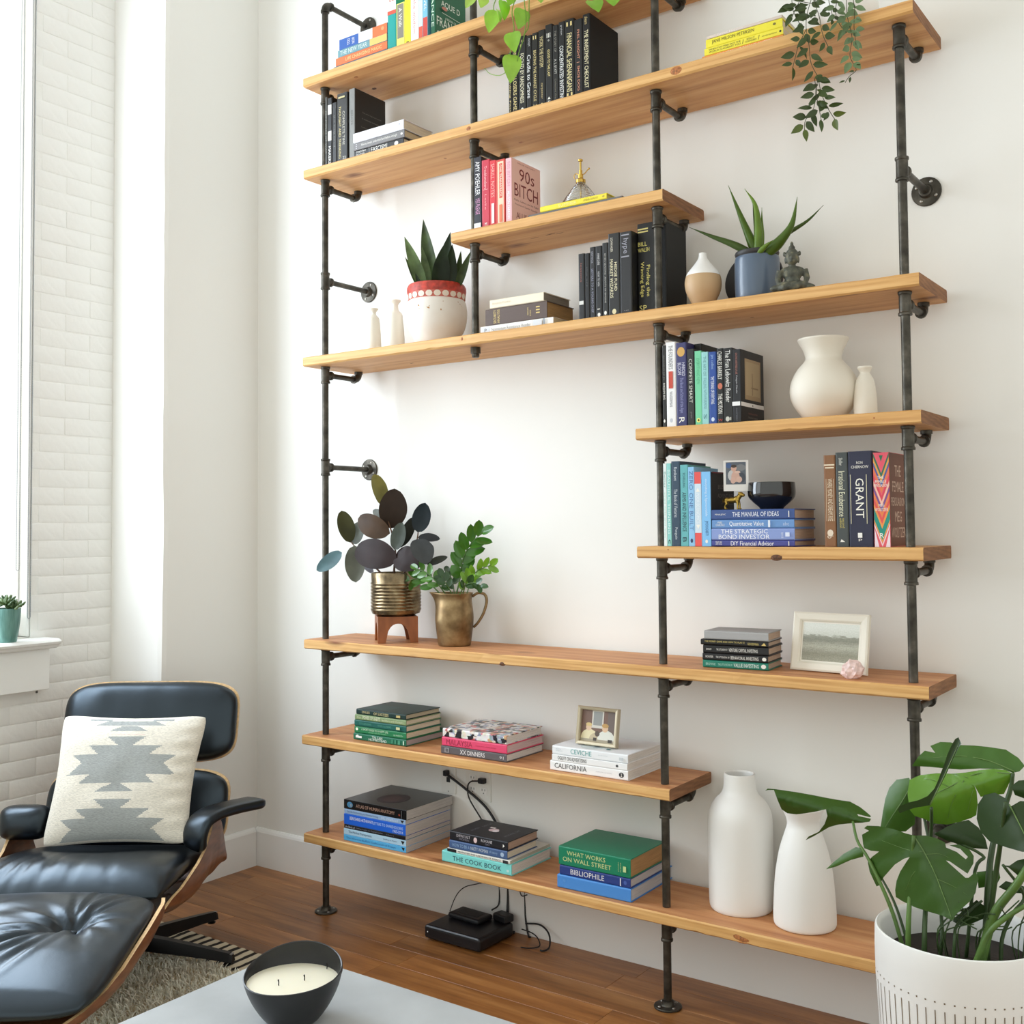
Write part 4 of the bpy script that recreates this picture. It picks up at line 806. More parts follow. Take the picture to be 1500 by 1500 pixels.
# ---------------------------------------------------------------- vessels on the shelves
def profile(u, y, z0, cu, s, pts):
    """measured outline -> (radius, height): pts are (half width, row) in a crop whose pixel is 1/s of an image pixel"""
    x = at(u, 700, y).x; k = scale_at((x, y, z0+.08))/s
    return x, [(hw*k, v) for hw, v in pts]
def prof(u, y, z0, s, v0, pts, bf=1.0):
    """pts: (half width, row) in a zoomed crop (scale s, top row v0); heights read on the plane y"""
    x = at(u, 700, y).x; out = []
    for hw, row_ in pts:
        z = at(u, v0+row_/s, y).z-z0
        out.append([hw/s*scale_at((x, y, z0+z)), z])
    base = out[0][1]; top = out[-1][1]
    if base > 0: out = [(out[0][0]*bf, 0)]+[tuple(q) for q in out[1:]]     # the foot itself is hidden by the board's edge
    else: out = [(r, (z-base)*(top/(top-base))) for r, z in out]
    return x, out
def smoothprof(p, n=4): return [(max(v[0], 0), v[1]) for v in smoothpath([(r, z) for r, z in p], n)]
def wall_of(p, t=.004, floor_=.006):
    """outer profile to closed vessel: outside up, over the lip, down the inside"""
    out = [(0, p[0][1])]+[(max(p[0][0]-.002, .001), p[0][1])]+[(p[0][0], p[0][1]+.002)]+p[1:]
    r, z = p[-1]
    ins = [(r-t*.15, z+t*.45), (r-t*.6, z+t*.5), (r-t, z)]+[(max(a-t, .001), b) for a, b in reversed(p[1:-1]) if b > floor_]
    return out+ins+[(0, ins[-1][1] if ins[-1][1] < floor_*2 else floor_)]
def pot_obj(name, p, m, parent, seg=40, t=.004):
    bm = bmesh.new(); lathe(bm, wall_of(p, t), seg); return obj(name, bm, m, parent, True, 50)
cream = M((232, 226, 212), .55, bump=.08, bscale=40, key='creamglaze')
whitecer = M((240, 239, 235), .5, bump=.05, bscale=30, key='whitecer')

x, p = prof(1034.3, -.185, SZ['D'], 5, 240, [(85, 1010), (118, 955), (132, 905), (134, 870), (128, 832), (115, 800), (90, 768), (60, 732), (38, 700), (29, 675), (27, 652)], .72)
p = smoothprof(p, 3); ks = 13
t = thing('bud_vase', 'teardrop bud vase, tan below and white above, beside the thick black books', 'vase', (x, -.185, SZ['D']+.0003))
bm = bmesh.new(); lathe(bm, [(0, 0)]+p[:ks+1], 40); obj('body', bm, M((196, 164, 124), .5, bump=.05, bscale=60), t, True, 50)
bm = bmesh.new(); q = p[ks:]; lathe(bm, [(q[0][0]+.0004, q[0][1]-.0004)]+[(r+.0003, z) for r, z in q[1:]]+[(q[-1][0]-.003, q[-1][1]+.001), (q[-1][0]-.006, q[-1][1]-.03), (0, q[-1][1]-.03)], 40); obj('neck', bm, M((242, 241, 238), .4), t, True, 50)

for (u, y, v0, pts, lab) in [(547.6, -.2, 300, [(57, 1038), (55, 960), (46, 850), (38, 826), (22, 808), (20, 790), (32, 772), (37, 764)], 'smaller of two white bottle vases at the left end of the long board'),
                            (579.4, -.2, 300, [(72, 1030), (68, 950), (59, 850), (52, 800), (30, 778), (25, 758), (25, 730), (39, 712), (43, 703)], 'taller of two white bottle vases, beside the striped-rim pot')]:
    x, p = prof(u, y, SZ['D'], 5, v0, pts)
    t = thing('bottle_vase', lab, 'vase', (x, y, SZ['D']+.0003), 0, 'small bottle vases'); pot_obj('body', smoothprof(p), cream, t, 32, .0035)
x, p = prof(1209.6, -.15, SZ['E'], 5, 370, [(160, 1200), (200, 1150), (234, 1085), (246, 1025), (240, 965), (218, 905), (186, 852), (152, 812), (132, 785), (130, 762), (142, 720), (161, 682), (179, 652), (184, 640)], .86)
t = thing('flared_vase', 'large round cream vase with a flared collar on the upper right short board', 'vase', (x, -.15, SZ['E']+.0003)); pot_obj('body', smoothprof(p), cream, t, 56, .006)
x, p = prof(1270, -.16, SZ['E'], 5, 370, [(84, 1168), (83, 1100), (75, 1000), (65, 945), (55, 920), (39, 890), (36, 878), (45, 858), (52, 846), (51, 838)])
t = thing('bottle_vase', 'small cream bottle vase beside the large flared vase', 'vase', (x, -.16, SZ['E']+.0003), 0, 'small bottle vases'); pot_obj('body', smoothprof(p), cream, t, 32, .0035)
# tall floor-style vases on the lowest board: radii and heights measured
def vase_on(name, lab, x, y, z0, k, vbase, pts, m, seg=48, t=.006):
    p = [(hw*k, h*k*vbase) for hw, h in pts]
    r = thing(name, lab, 'vase', (x, y, z0+.0003), .4); pot_obj('body', smoothprof(p), m, r, seg, t); return r
K = .001985
vase_on('tall_vase', 'tall white bottle-shaped vase on the lowest board, left of the carafe', 1.545, -.118, SZ['I'], K, .895, [(43.5, 0), (45.5, 12), (46, 60), (46, 110), (45.5, 140), (43, 155), (36, 169), (28, 178), (24, 186), (22.5, 197), (22, 206), (21.8, 211)], whitecer)
K = .00186
vase_on('carafe_vase', 'white carafe vase with a flared lip, in front of the monstera leaf', 1.742, -.146, SZ['I'], K, .93, [(43, 0), (45, 8), (44, 40), (41, 80), (35, 115), (27, 142), (23.5, 154), (24, 164), (28, 175), (31, 182)], whitecer)

# aloe pot
x, p = prof(1114.4, -.155, SZ['D'], 5, 240, [(156, 960), (160, 955), (163, 900), (163, 800), (162, 710), (158, 690)])
AL = thing('aloe_plant', 'aloe with long pointed leaves in a blue-grey pot', 'plant', (x, -.155, SZ['D']+.0003)); ALP = (x, -.155, SZ['D'])
pot_obj('pot', p, M((84, 100, 120), .28, spec=.6), AL, 44)
zt = p[-1][1]; ra = p[-1][0]
bm = bmesh.new(); lathe(bm, [(ra-.006, zt-.03), (ra-.005, zt+.002), (ra-.001, zt+.006), (ra+.001, zt+.012), (ra-.001, zt+.017), (ra-.006, zt+.017), (ra-.008, zt+.01), (ra-.01, zt-.005), (0, zt-.005)], 44)
obj('inner_pot', bm, M((46, 44, 44), .5), AL, True, 50)
bm = bmesh.new(); lathe(bm, [(0, zt-.0045), (ra-.0102, zt-.0045), (ra-.012, zt+.004), (0, zt+.007)], 24); obj('soil', bm, M((52, 40, 30), .9, bump=.6, bscale=120), AL, True)
ALZ = zt
# round black disc behind
pd = at(1079, 414, -.082); RD = pd.z-SZ['D']
t = thing('black_disc', 'round black disc propped behind the blue-grey aloe pot', 'disc', (at(930+665/5, 414, -.082).x+RD, -.082, SZ['D']+.0005))
bm = bmesh.new(); lathe(bm, [(0, -.006), (RD-.002, -.006), (RD, -.004), (RD, .004), (RD-.002, .006), (0, .006)], 40, (0, 0, RD), 0, Matrix.Rotation(PI/2-.2, 4, 'X')); obj('disc', bm, M((36, 34, 34), .5), t, True, 40)

# striped-rim pot with the snake plant
x, p = prof(641, -.155, SZ['D'], 5, 300, [(150, 990), (180, 968), (206, 915), (221, 850), (224, 800), (220, 755), (212, 722), (206, 712), (208, 690), (212, 664), (215, 645), (214, 618), (206, 598)], .98)
SP = thing('snake_plant', 'snake plant in a white pot with a red and pink rim', 'plant', (x, -.155, SZ['D']+.0003)); SPP = (x, -.155, SZ['D'])
glz, nt, b, N, L = nodes('worn_glaze'); tc = N('TexCoord'); n = N('TexNoise'); n.inputs['Scale'].default_value = 34; n.inputs['Detail'].default_value = 3; L(tc.outputs['Object'], n.inputs['Vector'])
r_ = ramp(N, [(.0, (176, 126, 66)), (.30, (176, 126, 66)), (.325, (236, 230, 220)), (1, (240, 236, 228))]); L(n.outputs['Fac'], r_.inputs['Fac']); L(r_.outputs['Color'], b.inputs['Base Color']); b.inputs['Roughness'].default_value = .5
body = smoothprof(p[:9], 3); bm = bmesh.new(); lathe(bm, [(0, 0)]+body+[(0, body[-1][1])], 56); obj('pot', bm, glz, SP, True, 50)
bm = bmesh.new(); lathe(bm, [(p[7][0]+.0006, p[7][1]), (p[8][0]+.0006, p[8][1]), (p[9][0]+.0006, p[9][1])], 56)
bm.faces.ensure_lookup_table()
obj('painted_band', bm, M((200, 104, 88), .55), SP, True, 50)
bm = bmesh.new(); q = [(p[9][0], p[9][1]), (p[10][0]+.001, p[10][1]), (p[11][0]+.001, p[11][1]), (p[12][0], p[12][1]), (p[12][0]-.006, p[12][1]+.001), (p[12][0]-.012, p[12][1]-.004), (p[12][0]-.012, p[12][1]-.03), (0, p[12][1]-.03)]
lathe(bm, q, 56); obj('rim', bm, M((176, 60, 46), .5, var=.2, vscale=60), SP, True, 50)
bm = bmesh.new(); rr = p[12][0]-.0125; lathe(bm, [(0, p[12][1]-.029), (rr, p[12][1]-.029), (rr, p[12][1]-.016), (0, p[12][1]-.012)], 30); obj('soil', bm, M((52, 40, 30), .9, bump=.6, bscale=120), SP, True)
SPZ = p[12][1]
# white drops painted on the band
n_ = 22; zb0, zb1 = p[7][1], p[9][1]
bm = bmesh.new()
for k in range(n_):
    a0 = 2*PI*k/n_; wv = 2*PI/n_*.43; zc = (zb0+zb1)/2; hh = (zb1-zb0)*.44
    pts = []
    for q_ in range(10):
        t_ = 2*PI*q_/10; aa = a0+wv*math.cos(t_); zz = zc+hh*math.sin(t_)
        f = (zz-zb0)/(zb1-zb0); rad = p[7][0]+(p[9][0]-p[7][0])*f+.0016; pts.append(bm.verts.new((rad*math.cos(aa), rad*math.sin(aa), zz)))
    bm.faces.new(pts)
o = obj('painted_drops', bm, M((236, 222, 206), .55), SP); o['kind'] = 'stuff'

# black bowl on the blue pile
zpile = SZ['F']+.0003+.0176+.0322+.0240+.0280
yb_ = -.165; u_ = 930+1070/5.357; xb_ = at(u_, 700, yb_).x; k_ = scale_at((xb_, yb_, zpile))/5.357
t = thing('bowl', 'black glazed bowl standing on the lying blue books', 'bowl', (xb_, yb_, zpile+.0002))
h_ = .0725
bm = bmesh.new(); pp = smoothprof([(90*k_, 0), (94*k_, .004), (108*k_, .009), (142*k_, .019), (168*k_, .028), (181*k_, .036), (185*k_, .046), (184*k_, .060), (181*k_, h_)], 3)
lathe(bm, wall_of(pp, .004, .008), 48); obj('body', bm, M((27, 28, 31), .14, spec=.7, bump=.03, bscale=14, coat=.3), t, True, 50)
# instant photo on the wall
pc = at(930+789/5.357, 640+304/5.357, -.2155)
t = thing('instant_photo', 'small white-bordered snapshot of a child, held upright by the brass dog', 'photo', (pc.x, -.2125, pc.z), .35)
W_, H_ = .0685, .0855
bm = bmesh.new(); box(bm, (0, .0006, 0), (W_, .001, H_), 0)
obj('card', bm, M((242, 241, 238), .5), t)
def picture(parent, items, w, h, c=(0, 0, 0), d=(1, 0, 0), u=(0, 0, 1), n=(0, -1, 0), name='picture'):
    """flat print: items are ('r', x, y, w, h, col) or ('c', ...), 0..1 from the lower left"""
    p = Print(); c, d, u, n = map(Vector, (c, d, u, n))
    for i, (k, x, y, ww, hh, col) in enumerate(items):
        q = c+d*((x-.5)*w)+u*((y-.5)*h)+n*(.00004*i+.0001)
        (p.rect if k == 'r' else p.disc)(q, d, u, ww*w, hh*h, M(col, .45))
    o = p.build(name, parent)
    if o: o['kind'] = 'stuff'
    return o
picture(t, [('r', .5, .5, 1, 1, (96, 104, 116)), ('c', .15, .85, .28, .25, (70, 100, 150)), ('c', .75, .75, .5, .3, (130, 134, 138)), ('c', .3, .4, .4, .5, (206, 206, 208)), ('c', .8, .3, .35, .45, (70, 78, 90)), ('c', .48, .35, .42, .5, (220, 180, 164)), ('c', .66, .22, .3, .28, (226, 190, 174)), ('c', .36, .18, .26, .3, (224, 186, 172)), ('c', .40, .72, .28, .3, (220, 178, 160)), ('c', .40, .82, .28, .14, (70, 56, 50)), ('c', .58, .55, .3, .12, (228, 196, 182))], .055, .062, (0, -.0002, .0068))

# helper: fuse rough volumes to one continuous sculpted surface
def fuse(name, parts, m, parent, vox, smooth=4):
    bm = bmesh.new()
    for q in parts:
        if q[0] == 'e':
            _, c, r, *rot = q; mt = Matrix.Translation(Vector(c))@(rot[0] if rot else Matrix.Identity(4))@Matrix.Diagonal((*r, 1))
            bmesh.ops.create_icosphere(bm, subdivisions=3, radius=1, matrix=mt)
        elif q[0] == 't': tube(bm, q[1], q[2], 10)
        elif q[0] == 'b': box(bm, q[1], q[2])
        elif q[0] == 'l': lathe(bm, q[2], 24, q[1])
    me = frombm(bm); o = bpy.data.objects.new(name, me); COL.objects.link(o)
    md = o.modifiers.new('r', 'REMESH'); md.mode = 'VOXEL'; md.voxel_size = vox
    sm = o.modifiers.new('s', 'SMOOTH'); sm.iterations = smooth; sm.factor = .5
    dg = bpy.context.evaluated_depsgraph_get(); me2 = bpy.data.meshes.new_from_object(o.evaluated_get(dg))
    bpy.data.objects.remove(o); me2.materials.clear()
    return link(name, me2, m, parent, True)
# seated figure, facing the room
bx = at(930+1146/5, 330, -.238).x
BU = thing('seated_figurine', 'dark weathered seated stone figurine with a pointed crown, right of the aloe', 'figurine', (bx, -.238, SZ['D']+.0004), .35)
s = .00043  # metres per pixel of the measured crop
stone, nt, b, N, L = nodes('weathered_stone'); tc = N('TexCoord'); n = N('TexNoise'); n.inputs['Scale'].default_value = 60; n.inputs['Detail'].default_value = 5; L(tc.outputs['Object'], n.inputs['Vector'])
r_ = ramp(N, [(.3, (44, 46, 40)), (.55, (84, 86, 74)), (.75, (128, 122, 92))]); L(n.outputs['Fac'], r_.inputs['Fac']); L(r_.outputs['Color'], b.inputs['Base Color']); b.inputs['Roughness'].default_value = .6
bp = N('Bump'); bp.inputs['Strength'].default_value = .4; bp.inputs['Distance'].default_value = .002; L(n.outputs['Fac'], bp.inputs['Height']); L(bp.outputs['Normal'], b.inputs['Normal'])
fuse('body', [
 ('e', (0, .004, .010), (.050, .030, .010)), ('e', (-.036, -.010, .012), (.024, .014, .010)), ('e', (.036, -.010, .012), (.024, .014, .010)),
 ('t', [(-.048, -.004, .012), (-.02, -.026, .012), (.018, -.024, .010)], [.010, .010, .008]), ('t', [(.048, -.004, .012), (.02, -.024, .017), (-.018, -.026, .016)], [.010, .010, .008]),
 ('e', (0, .004, .030), (.022, .017, .020)), ('e', (0, .005, .052), (.026, .017, .020)), ('e', (0, .006, .064), (.031, .014, .010)),
 ('t', [(-.032, .004, .063), (-.038, .004, .040), (-.034, -.012, .022), (-.012, -.024, .022)], [.0095, .0085, .007, .006]), ('t', [(.032, .004, .063), (.038, .004, .040), (.034, -.010, .022), (.012, -.022, .024)], [.0095, .0085, .007, .006]),
 ('t', [(0, .004, .066), (0, .003, .080)], [.010, .009]), ('e', (0, 0, .094), (.0165, .0165, .020)), ('e', (0, -.016, .092), (.003, .004, .005)), ('e', (0, -.013, .084), (.006, .004, .002)),
 ('e', (-.017, .002, .090), (.003, .004, .010)), ('e', (.017, .002, .090), (.003, .004, .010)), ('e', (0, .003, .105), (.0185, .017, .006)), ('e', (0, .004, .113), (.014, .014, .008)), ('e', (0, .005, .122), (.009, .009, .010)), ('e', (0, .005, .133), (.0045, .0045, .009)),
 ('e', (-.020, .006, .108), (.004, .006, .007)), ('e', (.020, .006, .108), (.004, .006, .007)), ('e', (-.0065, -.014, .098), (.004, .003, .002)), ('e', (.0065, -.014, .098), (.004, .003, .002))],
 stone, BU, .0018, 2)
# brass dog on the blue pile
dx = at(930+765/5.357, 735, -.205).x
DG = thing('dog_figurine', 'small brass dog figurine standing on the lying blue books', 'figurine', (dx, -.212, zpile+.0002), .12); DG.scale = (1.17, 1.17, 1.17)
fuse('body', [
 ('e', (.004, 0, .0225), (.0165, .0068, .0072)), ('e', (.013, 0, .0240), (.0085, .0078, .0088)), ('e', (-.011, 0, .0225), (.0075, .0066, .0070)),
 ('t', [(.016, 0, .0260), (.0215, 0, .0330)], [.0062, .0058]), ('e', (.0235, 0, .0355), (.0068, .0062, .0064)), ('e', (.0295, 0, .0338), (.0040, .0046, .0040)), ('e', (.0325, 0, .0345), (.0016, .0018, .0014)),
 ('e', (.0205, -.0056, .0385), (.0024, .0014, .0032)), ('e', (.0205, .0056, .0385), (.0024, .0014, .0032)),
 ('t', [(.0165, -.0052, .020), (.0170, -.0056, .010), (.0165, -.0056, .0022)], [.0036, .0023, .0022]), ('t', [(.0165, .0052, .020), (.0190, .0056, .010), (.0190, .0056, .0022)], [.0036, .0023, .0022]),
 ('t', [(-.0125, -.0048, .020), (-.0105, -.0056, .0125), (-.0145, -.0056, .0080), (-.0135, -.0056, .0022)], [.0046, .0032, .0021, .0021]), ('t', [(-.0125, .0048, .020), (-.0125, .0056, .0125), (-.0165, .0056, .0080), (-.0155, .0056, .0022)], [.0046, .0032, .0021, .0021]),
 ('e', (.0180, -.0056, .0018), (.0034, .0025, .0018)), ('e', (.0205, .0056, .0018), (.0034, .0025, .0018)), ('e', (-.0120, -.0056, .0018), (.0034, .0024, .0018)), ('e', (-.0140, .0056, .0018), (.0034, .0024, .0018)),
 ('t', [(-.0175, 0, .0255), (-.0205, .001, .0225), (-.0215, .0015, .0165)], [.0018, .0015, .0009])],
 M((176, 146, 70), .3, .9), DG, .0008, 2)
# glass mister with a brass pump
mx_ = at(858, 260, -.165); zm = SZ['C']+.0005
zm = SZ['C']+.0003+.0125+.0190
MS = thing('plant_mister', 'ribbed clear glass plant mister with a brass pump, standing on the yellow book', 'mister', (mx_.x, -.195, zm+.0002), .1)
glass = M((244, 246, 244), .03, trans=1, key='clearglass')
hb = .066
rib = []
for k in range(40):
    f = k/39; z = .004+f*(hb-.004); r = .047*(1-f)**.85+.0135
    rib.append((r+.0012*math.sin(k*PI*.66), z))
outp = [(0, .0), (.055, .0), (.059, .002)]+rib+[(.0135, hb+.012)]
inn = [(r-.0024, z) for r, z in reversed(outp[3:])]+[(0, .0058)]
bm = bmesh.new(); lathe(bm, outp+[(.0125, hb+.0125)]+inn, 40); obj('bottle', bm, glass, MS, True, 60)
brass = M((206, 170, 84), .25, .95)
bm = bmesh.new(); lathe(bm, [(0, hb+.004), (.0155, hb+.004), (.0155, hb+.014), (.010, hb+.017), (.008, hb+.019), (.008, hb+.030), (.0055, hb+.031), (.0055, hb+.044), (.003, hb+.045), (.003, hb+.072), (.007, hb+.073), (.0075, hb+.077), (.006, hb+.079), (0, hb+.079)], 22); obj('pump', bm, brass, MS, True, 40)
bm = bmesh.new(); tube(bm, smoothpath([(.005, 0, hb+.030), (.014, 0, hb+.032), (.022, 0, hb+.040), (.028, 0, hb+.044)], 4), .0016, 8); bmesh.ops.create_uvsphere(bm, u_segments=10, v_segments=8, radius=.0032, matrix=Matrix.Translation((.029, 0, hb+.045))); obj('nozzle', bm, brass, MS, True)
bm = bmesh.new(); tube(bm, smoothpath([(-.005, 0, hb+.030), (-.014, 0, hb+.036), (-.021, 0, hb+.034), (-.0225, 0, hb+.026), (-.019, 0, hb+.020)], 4), .0014, 8); obj('finger_loop', bm, brass, MS, True)
bm = bmesh.new(); cyl(bm, (0, 0, .007), (0, 0, hb+.0038), .0028, 10); obj('dip_tube', bm, brass, MS, True)
# ---------------------------------------------------------------- framed pictures
def photo_frame(name, lab, x, y, z, rot, W, H, D, bar, mat_, inner, items, lean, mtb=0, picm=None, stepped=False):
    r = thing(name, lab, 'photo frame', (x, y, z), rot)
    R = Matrix.Translation((0, 0, .0006+D*math.sin(lean)*0))@Matrix.Rotation(-lean, 4, 'X')
    bm = bmesh.new()
    prs = [(0, 0), (bar, D), ]
    sec = [(0, .0), (0, -D), (bar*.2, -D-.002), (bar*.8, -D), (bar, -D+.004), (bar, 0)]   # (inward, y)
    corners = [(-W/2, 0, 1, 1), (W/2, 0, -1, 1), (W/2, H, -1, -1), (-W/2, H, 1, -1)]
    rings = [[bm.verts.new(R @ Vector((cx+sx*a, b, cz+sz*a))) for a, b in sec] for cx, cz, sx, sz in corners]
    for k in range(4):
        a, b = rings[k], rings[(k+1) % 4]
        for q in range(len(sec)): bm.faces.new((a[q], a[(q+1) % len(sec)], b[(q+1) % len(sec)], b[q]))
    obj('frame', bm, mat_, r)
    iw, ih = W-2*bar, H-2*bar
    bm = bmesh.new(); box(bm, (0, -.003, H/2), (iw+.002, .003, ih+.002), 0, mat=None); bmesh.ops.transform(bm, matrix=R, verts=bm.verts); obj('mount', bm, inner, r)
    d, u, n = R.to_3x3()@Vector((1, 0, 0)), R.to_3x3()@Vector((0, 0, 1)), R.to_3x3()@Vector((0, -1, 0))
    c = R@Vector((0, -.0046, H/2))
    pw, ph = iw-2*mtb, ih-2*mtb
    if picm:
        pr_ = Print(); pr_.rect(c, d, u, pw, ph, picm); pr_.build('picture', r)
    else: picture(r, items, pw, ph, c, d, u, n)
    bm = bmesh.new(); zt_ = H*.72; p0 = R@Vector((0, .0012, zt_)); p1 = Vector((0, p0.y+zt_*.30, .001))
    w2 = W*.10
    V = [p0+Vector((-w2, 0, 0)), p0+Vector((w2, 0, 0)), p1+Vector((w2*1.3, 0, 0)), p1+Vector((-w2*1.3, 0, 0))]
    vv = [bm.verts.new(q) for q in V]+[bm.verts.new(q+Vector((0, .003, 0))) for q in V]
    for f in ((0, 1, 2, 3), (4, 7, 6, 5), (0, 4, 5, 1), (1, 5, 6, 2), (2, 6, 7, 3), (3, 7, 4, 0)): bm.faces.new([vv[k] for k in f])
    obj('stand', bm, M((40, 38, 36), .6), r)
    return r
pm, nt, b, N, L = nodes('landscape_print'); tc = N('TexCoord'); sx = N('SeparateXYZ'); L(tc.outputs['Generated'], sx.inputs[0])
n = N('TexNoise'); n.inputs['Scale'].default_value = 9; n.inputs['Detail'].default_value = 8; mp = N('Mapping'); mp.inputs['Scale'].default_value = (1, 1, 3); L(tc.outputs['Generated'], mp.inputs['Vector']); L(mp.outputs[0], n.inputs['Vector'])
ma = N('Math', operation='MULTIPLY_ADD'); ma.inputs[1].default_value = .22; L(n.outputs['Fac'], ma.inputs[0]); L(sx.outputs['Z'], ma.inputs[2])
r_ = ramp(N, [(.05, (166, 164, 146)), (.3, (140, 140, 122)), (.5, (176, 176, 160)), (.66, (132, 134, 120)), (.76, (148, 150, 136)), (.80, (204, 208, 198)), (1, (222, 226, 218))]); L(ma.outputs[0], r_.inputs['Fac'])
mx = N('Mix', data_type='RGBA', blend_type='OVERLAY'); mx.inputs[0].default_value = .55; n3 = N('TexNoise'); n3.inputs['Scale'].default_value = 40; n3.inputs['Detail'].default_value = 6; L(tc.outputs['Generated'], n3.inputs['Vector'])
L(r_.outputs['Color'], mx.inputs[6]); L(n3.outputs['Fac'], mx.inputs[7]); L(mx.outputs[2], b.inputs['Base Color']); b.inputs['Roughness'].default_value = .2
photo_frame('photo_frame', 'wide cream wooden frame with an old grey landscape photograph', 1.829, -.165, SZ['G']+.0003, -.10, .216, .158, .012, .024, M((234, 229, 214), .45), M((236, 232, 220), .6), None, .19, .004, pm)
photo_frame('photo_frame', 'small champagne frame with a family snapshot, standing on the white books', 1.122, -.198, SZ['H']+.0003+.075+.0003, .0, .142, .114, .016, .011, M((196, 184, 158), .35, .4), M((160, 140, 110), .6),
 [('r', .5, .5, 1, 1, (120, 92, 80)), ('r', .47, .72, .34, .56, (214, 210, 200)), ('r', .47, .75, .26, .44, (150, 152, 150)), ('r', .88, .6, .24, .8, (112, 98, 92)), ('c', .25, .12, .5, .55, (226, 214, 176)), ('c', .5, .1, .5, .4, (196, 180, 150)), ('c', .74, .12, .5, .55, (222, 222, 212)), ('c', .22, .45, .17, .22, (222, 190, 160)), ('c', .70, .45, .18, .24, (222, 188, 156)), ('c', .70, .54, .2, .14, (190, 150, 90)), ('c', .22, .54, .18, .12, (216, 190, 130)), ('c', .48, .26, .14, .18, (90, 76, 66)), ('r', .5, .04, 1, .08, (170, 160, 140)), ('r', .86, .06, .12, .1, (60, 52, 46)), ('r', .42, .08, .1, .1, (70, 60, 52))], .17, .0)
# rose quartz
t = thing('quartz_rock', 'rough pale pink crystal leaning on the white frame', 'rock', (1.915, -.232, SZ['G']+.0003))
bm = bmesh.new(); bmesh.ops.create_icosphere(bm, subdivisions=3, radius=.0225)
for v in bm.verts:
    n_ = v.co.normalized(); v.co = n_*(.0275+.007*nz(n_.x*2.1, n_.y*2.1, n_.z*2.1)+.003*nz(n_.x*6, n_.y*6, n_.z*6+3)); v.co.z = max(v.co.z, -.019)+.019
obj('rock', bm, M((234, 206, 200), .35, var=.08, vscale=70), t)

# ---------------------------------------------------------------- sockets, box and cables
def plate(name, lab, x, z, w, h, gangs):
    r = thing(name, lab, 'socket', (x, 0, z), 0)
    bm = bmesh.new(); box(bm, (0, -.0025, 0), (w, .005, h), .0022, 2); obj('plate', bm, M((236, 234, 228), .4), r)
    for gx, kind in gangs:
        if kind == 'outlet':
            for sz in (-1, 1):
                bm = bmesh.new(); box(bm, (gx, -.0056, sz*.019), (.030, .002, .026), .0009); f = obj('outlet', bm, M((240, 238, 234), .35), r)
                bm = bmesh.new()
                box(bm, (gx-.006, -.0067, sz*.019+.004), (.002, .0006, .008)); o = obj('slot', bm, M((40, 40, 40), .6), f)
                bm = bmesh.new(); box(bm, (gx+.006, -.0067, sz*.019+.004), (.002, .0006, .007)); o = obj('slot', bm, M((40, 40, 40), .6), f)
                bm = bmesh.new(); lathe(bm, [(.0022, -.0003), (.0022, .0003)], 10, (gx, -.0067, sz*.019-.007), 0, RY); obj('slot', bm, M((40, 40, 40), .6), f)
        else:
            bm = bmesh.new(); box(bm, (gx, -.0056, -.004), (.016, .002, .018), .0006); f = obj('jack', bm, M((30, 30, 30), .5), r)
            bm = bmesh.new(); box(bm, (gx, -.0058, .024), (.014, .0022, .014), .0008); obj('jack_cover', bm, M((238, 236, 230), .35), r)
            for sz in (-1, 1):
                bm = bmesh.new(); lathe(bm, [(.0026, 0), (.0024, .0009), (0, .001)], 10, (gx, -.0051, sz*.045), 0, RY); obj('screw', bm, screwm, r)
    return r
plate('wall_jack', 'single white wall plate with a black jack under the short low board', .381, .475, .066, .105, [(0, 'jack')])
plate('wall_socket', 'double white wall socket with a black plug under the short low board', .515, .470, .108, .110, [(-.024, 'outlet'), (.024, 'outlet')])
blackpl = M((22, 22, 24), .42)
def cable(lab, pts, r=.0028, group=None, plug=None, n=8):
    t = thing('cable', lab, 'cable', (0, 0, 0), 0, group)
    bm = bmesh.new(); tube(bm, smoothpath(pts, n), r, 8); obj('cord', bm, blackpl, t, True)
    if plug:
        bm = bmesh.new(); c, s_ = plug; box(bm, c, s_, .003, 2); obj('plug', bm, blackpl, t)
    return t
cable('thick black cable from the wall jack down behind the middle books', [(.381, -.018, .492), (.405, -.024, .487), (.47, -.022, .455), (.555, -.014, .40), (.61, -.011, .33), (.635, -.0095, .26), (.645, -.0105, .15), (.650, -.022, .06), (.660, -.034, .0075), (.685, -.030, .0062)], .0045, 'black cables', ((.381, -.0165, .496), (.017, .02, .02)))
cable('thin black cable looping from the plug in the double socket', [(.530, -.026, .489), (.502, -.03, .484), (.482, -.022, .462), (.486, -.018, .42), (.53, -.0125, .36), (.565, -.010, .31), (.60, -.0095, .2), (.612, -.018, .09), (.600, -.045, .067)], .0026, 'black cables', ((.541, -.0165, .489), (.026, .019, .018)))
cable('thin black cable arching from the box up under the lowest board', [(.462, -.10, .0525), (.470, -.085, .09), (.480, -.07, .115), (.50, -.055, .132), (.535, -.035, .142), (.575, -.022, .16), (.59, -.0095, .22), (.588, -.0095, .28)], .0016, 'black cables')
cable('black cable hanging straight down behind the router', [(.70, -.0095, .29), (.712, -.0095, .20), (.716, -.012, .12), (.72, -.016, .06), (.735, -.022, .0045), (.75, -.03, .0042)], .0030, 'black cables')
cable('slim black cable crossing behind the router', [(.668, -.010, .20), (.69, -.0105, .15), (.706, -.017, .128), (.728, -.0165, .135)], .0018, 'black cables')
cable('black cable looping out to the right on the floor', [(.73, -.03, .045), (.78, -.028, .052), (.815, -.035, .045), (.84, -.05, .03), (.855, -.075, .008), (.850, -.10, .0035), (.838, -.102, .0035)], .0030, 'black cables')
